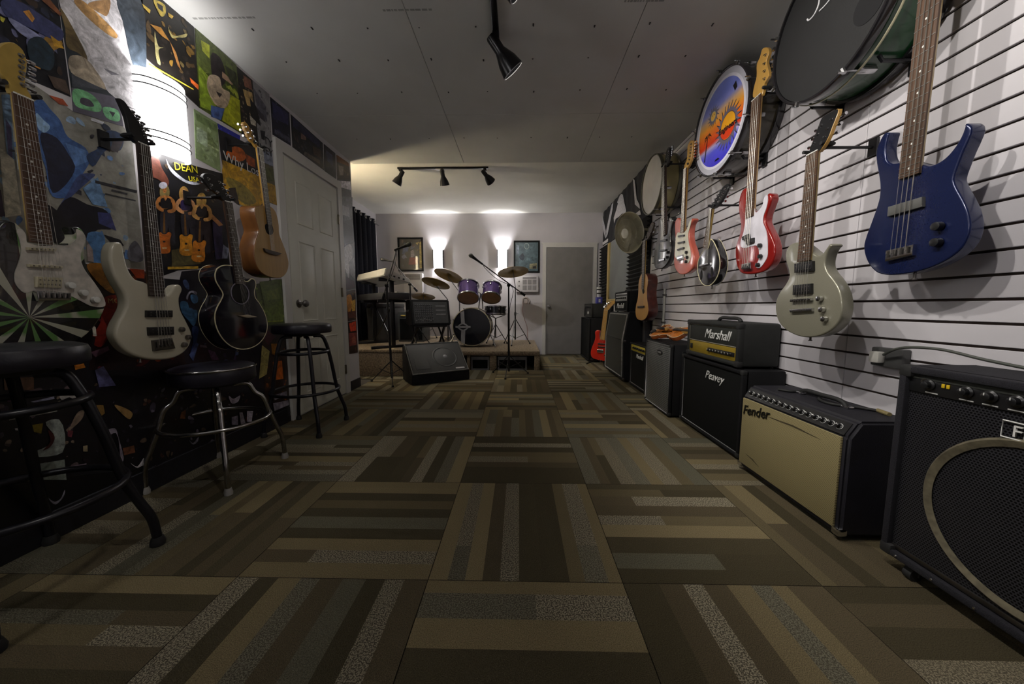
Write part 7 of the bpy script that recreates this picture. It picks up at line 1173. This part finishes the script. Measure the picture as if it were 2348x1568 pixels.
bm = BM(); lathe(bm, [(.135, .004), (.145, .008), (.155, .004)], PO(.45, Lf*.5, 0), nn, 40); lathe(bm, [(.0, .010), (.05, .009), (.125, .004)], PO(.45, Lf*.5, 0), nn, 32); obj('speaker_ring', bm, mat('speaker_relief', (.018, .019, .020), .5), t, 60)
bm = BM(); lathe(bm, [(0, .018), (.022, .014), (.032, .006)], PO(.45, Lf*.5, 0), nn, 24); obj('dust_cap', bm, mat('grey_cap', (.19, .19, .20), .4), t, 60)
obj('badge', hull(BM(), [PO(x, a, w_) for x in (.535, .645) for a in (.035, .055) for w_ in (.004, .007)]), mat('pale_badge', (.42, .42, .44), .4), t, 0); obj('horn', hull(BM(), [PO(x, a, w_) for x in (.07, .23) for a in (.07, .22) for w_ in (.003, .006)]), MATS['speaker_relief'], t, 0)
for x in (.05, .65):
    for y in (.05, .35): obj('foot', lathe(BM(), [(0, -.001), (.015, -.001), (.015, .004), (0, .004)], (x, y, 0), n=10), RUB, t)
# dark gear left of the mixer
t = thing('equipment_case', 'black equipment case on the low platform behind the keyboard stand', 'case', (-2.17, 5.7, DECK2)); obj('body', B(-2.40, -1.95, 5.45, 5.95, DECK2, .86, .02), mat('case_black', (.02, .02, .022), .5, var=.3), t); obj('lid', B(-2.40, -1.95, 5.45, 5.95, .862, .93, .02), MATS['case_black'], t)
for x in (-2.3, -2.05): obj('latch', B(x-.025, x+.025, 5.44, 5.455, .83, .89, .003), CHROME, t)
t = thing('amplifier_rack', 'grey black amplifier with a yellow light behind the microphone stand', 'amplifier', (-1.65, 5.45, DECK2)); cab_m = mat('grey_box_front', (.055, .06, .06), .5, var=.3, scale=10)
obj('shell', B(-1.85, -1.45, 5.30, 5.65, DECK2, .80, .015), cab_m, t); obj('indicator', B(-1.80, -1.73, 5.285, 5.30, .735, .755, .002), mat('amber_lens', (.62, .45, .10), .3), t); obj('grille', B(-1.82, -1.48, 5.29, 5.30, DECK2+.03, .70, .002), CLOTHB, t)
# back wall fittings
t = thing('air_conditioner', 'white window air conditioner with grey louvres below the blue-green picture', 'air conditioner', (.145, YB, 1.14)); ACW = mat('ac_white', (.60, .58, .60), .4, var=.04); ACG = mat('ac_grey', (.22, .21, .22), .5, var=.1)
obj('housing', B(-.057, .348, YB-.09, YB, 1.141, 1.431, .012), ACW, t)
for (a, b_, c, d) in ((.065, .31, 1.375, 1.405), (.065, .138, 1.275, 1.36), (.152, .225, 1.275, 1.36), (.239, .31, 1.275, 1.36), (.065, .138, 1.175, 1.26), (.152, .225, 1.175, 1.26), (.239, .31, 1.175, 1.26)):
    lv = obj('louvre_bay', B(a, b_, YB-.0925, YB-.088, c, d, .002), ACG, t)
    for k in range(int((d-c)/.016)): obj('slat', B(a+.003, b_-.003, YB-.0955, YB-.092, c+.004+k*.016, c+.010+k*.016), mat('ac_slat', (.34, .33, .34), .5), lv, 0)
for z in (1.25, 1.33): bm = BM(); lathe(bm, [(.016, 0), (.014, .012), (0, .013)], (.0, YB-.09, z), (0, -1, 0), 14); obj('knob', bm, ACG, t, 40)
t = thing('wall_unit', 'pale boxy wall unit behind the cymbals left of the lamp', 'wall unit', (-1.9, YB, 1.12)); obj('housing', B(-2.07, -1.735, YB-.12, YB, 1.12, 1.48, .012), ACW, t)
for k in range(6): obj('slat', B(-2.04, -1.77, YB-.124, YB-.119, 1.36+k*.017, 1.37+k*.017), ACG, t, 0)
obj('drip_tray', B(-2.07, -1.735, YB-.122, YB-.0, 1.10, 1.12, .003), ACG, t)
def picture(lab, u0, u1, v0, v1, bg, polys, seed, pal):
    F = frame('B', YB); t = thing('framed_picture', lab, 'picture', F((u0+u1)/2, v0)); bm = BM(); f = .028
    for r in (rect(u0, u1, v0, v0+f), rect(u0, u1, v1-f, v1), rect(u0, u0+f, v0+f, v1-f), rect(u1-f, u1, v0+f, v1-f)): prism(bm, F, r, 0, .022)
    obj('frame', bm, mat('frame_black', (.006, .006, .006), .75, spec=.2), t); q = rect(u0+f, u1-f, v0+f, v1-f)
    bm = BM(); prism(bm, F, q, .002, .006); me = bpy.data.meshes.new('print'); bmesh.ops.recalc_face_normals(bm, faces=bm.faces); bm.to_mesh(me); bm.free(); facecol(me, [lin(bg)]*len(me.polygons)); link('mount_board', me, PRINTF, t, 0)
    W, H = u1-u0, v1-v0; pl = clutter(q, 24, pal, seed, .01, .035)+[(c, [(u0+a*W, v0+b_*H) for a, b_ in s]) for c, s in polys]
    poly_mesh('printed_picture', F, pl, PRINT, t, .0065, .00005, 'stuff')
picture('dark framed concert picture on the back wall left of the lamp', -2.195, -1.735, 1.52, 2.12, '#17141a', [('#b09a50', [(.84, .1), (.94, .1), (.94, .9), (.86, .85)]), ('#3a4060', [(.15, .5), (.4, .6), (.45, .8), (.25, .85)]), ('#8a7a80', [(.5, .4), (.65, .45), (.62, .65), (.5, .6)]), ('#6a2a28', [(.4, .2), (.75, .2), (.8, .4), (.45, .42)]), ('#a08a50', [(.7, .84), (.78, .78), (.86, .88), (.8, .86)])], 5, ('#2a2430', '#4a3438', '#5a5a70', '#6a5a3a', '#241a20'))
picture('blue-green picture in a black frame above the air conditioner', -.097, .369, 1.49, 2.057, '#4c6068', [('#8a9a98', circ(.5, .83, .10, 18)), ('#566a70', circ(.5, .83, .075, 18)), ('#27303c', [(.2, .5), (.35, .62), (.42, .5), (.36, .38), (.25, .42)]), ('#8494a8', [(.1, .55), (.2, .6), (.2, .85), (.1, .88)]), ('#8f8a6c', [(.6, .12), (.9, .12), (.9, .3), (.62, .28)]), ('#22221e', [(.72, .13), (.88, .13), (.86, .22), (.74, .2)])], 9, ('#44585f', '#5a7078', '#506670'))
t = thing('wall_telephone', 'pale wall telephone with a hanging red cord beside the grey door frame', 'telephone', (.127, YB, .95)); bm = BM(); tube(bm, spline([(.07, YB-.03, .93), (.08, YB-.035, 1.03), (.14, YB-.035, 1.04), (.19, YB-.03, .99), (.18, YB-.03, .93)], 4, False), .013, 8); obj('handset', bm, mat('phone_pale', (.42, .36, .33), .4), t, 60); obj('base', B(.09, .16, YB-.025, YB, .93, 1.02, .008), MATS['phone_pale'], t)
obj('cord', tube(BM(), spline([(.075, YB-.02, .93), (.065, YB-.02, .80), (.10, YB-.02, .65), (.145, YB-.02, .52), (.16, YB-.02, .30)], 5, False), .004, 6), mat('red_cord', (.34, .14, .13), .5), t, 60)
# curtain
t = thing('curtain', 'dark navy grommet curtain on the side wall beside the stage', 'curtain', (XF+.08, 5.65, 0)); bm = BM(); N_ = 70; top, bot = 2.36, .36
cols = [[bm.verts.new((XF+.09+(.045+.012*f)*sin(k*2*pi/10)+.006*sin(k*1.3), 4.95+1.22*k/N_, top+(bot-top)*f)) for f in (0, .1, .4, .7, 1)] for k in range(N_+1)]
for a, b_ in zip(cols, cols[1:]):
    for i in range(4): bm.faces.new((a[i], b_[i], b_[i+1], a[i+1]))
bmesh.ops.solidify(bm, geom=bm.faces[:], thickness=.003); obj('cloth', bm, mat('navy_cloth', (.010, .011, .022), .9, var=.3, scale=60), t, 60)
obj('rod', cyl(BM(), (XF+.09, 4.85, 2.31), (XF+.09, 6.30, 2.31), .012, n=12), CHROME, t)
for k in range(7): bm = BM(); y = 4.975+k*.1743; tube(bm, [(XF+.09+.05*(1 if k % 2 else 1), y+cos(2*pi*j/16)*.026, 2.31+sin(2*pi*j/16)*.026) for j in range(16)], .005, 6, True); obj('grommet', bm, mat('grommet_steel', (.55, .55, .53), .3, .6), t, 60)
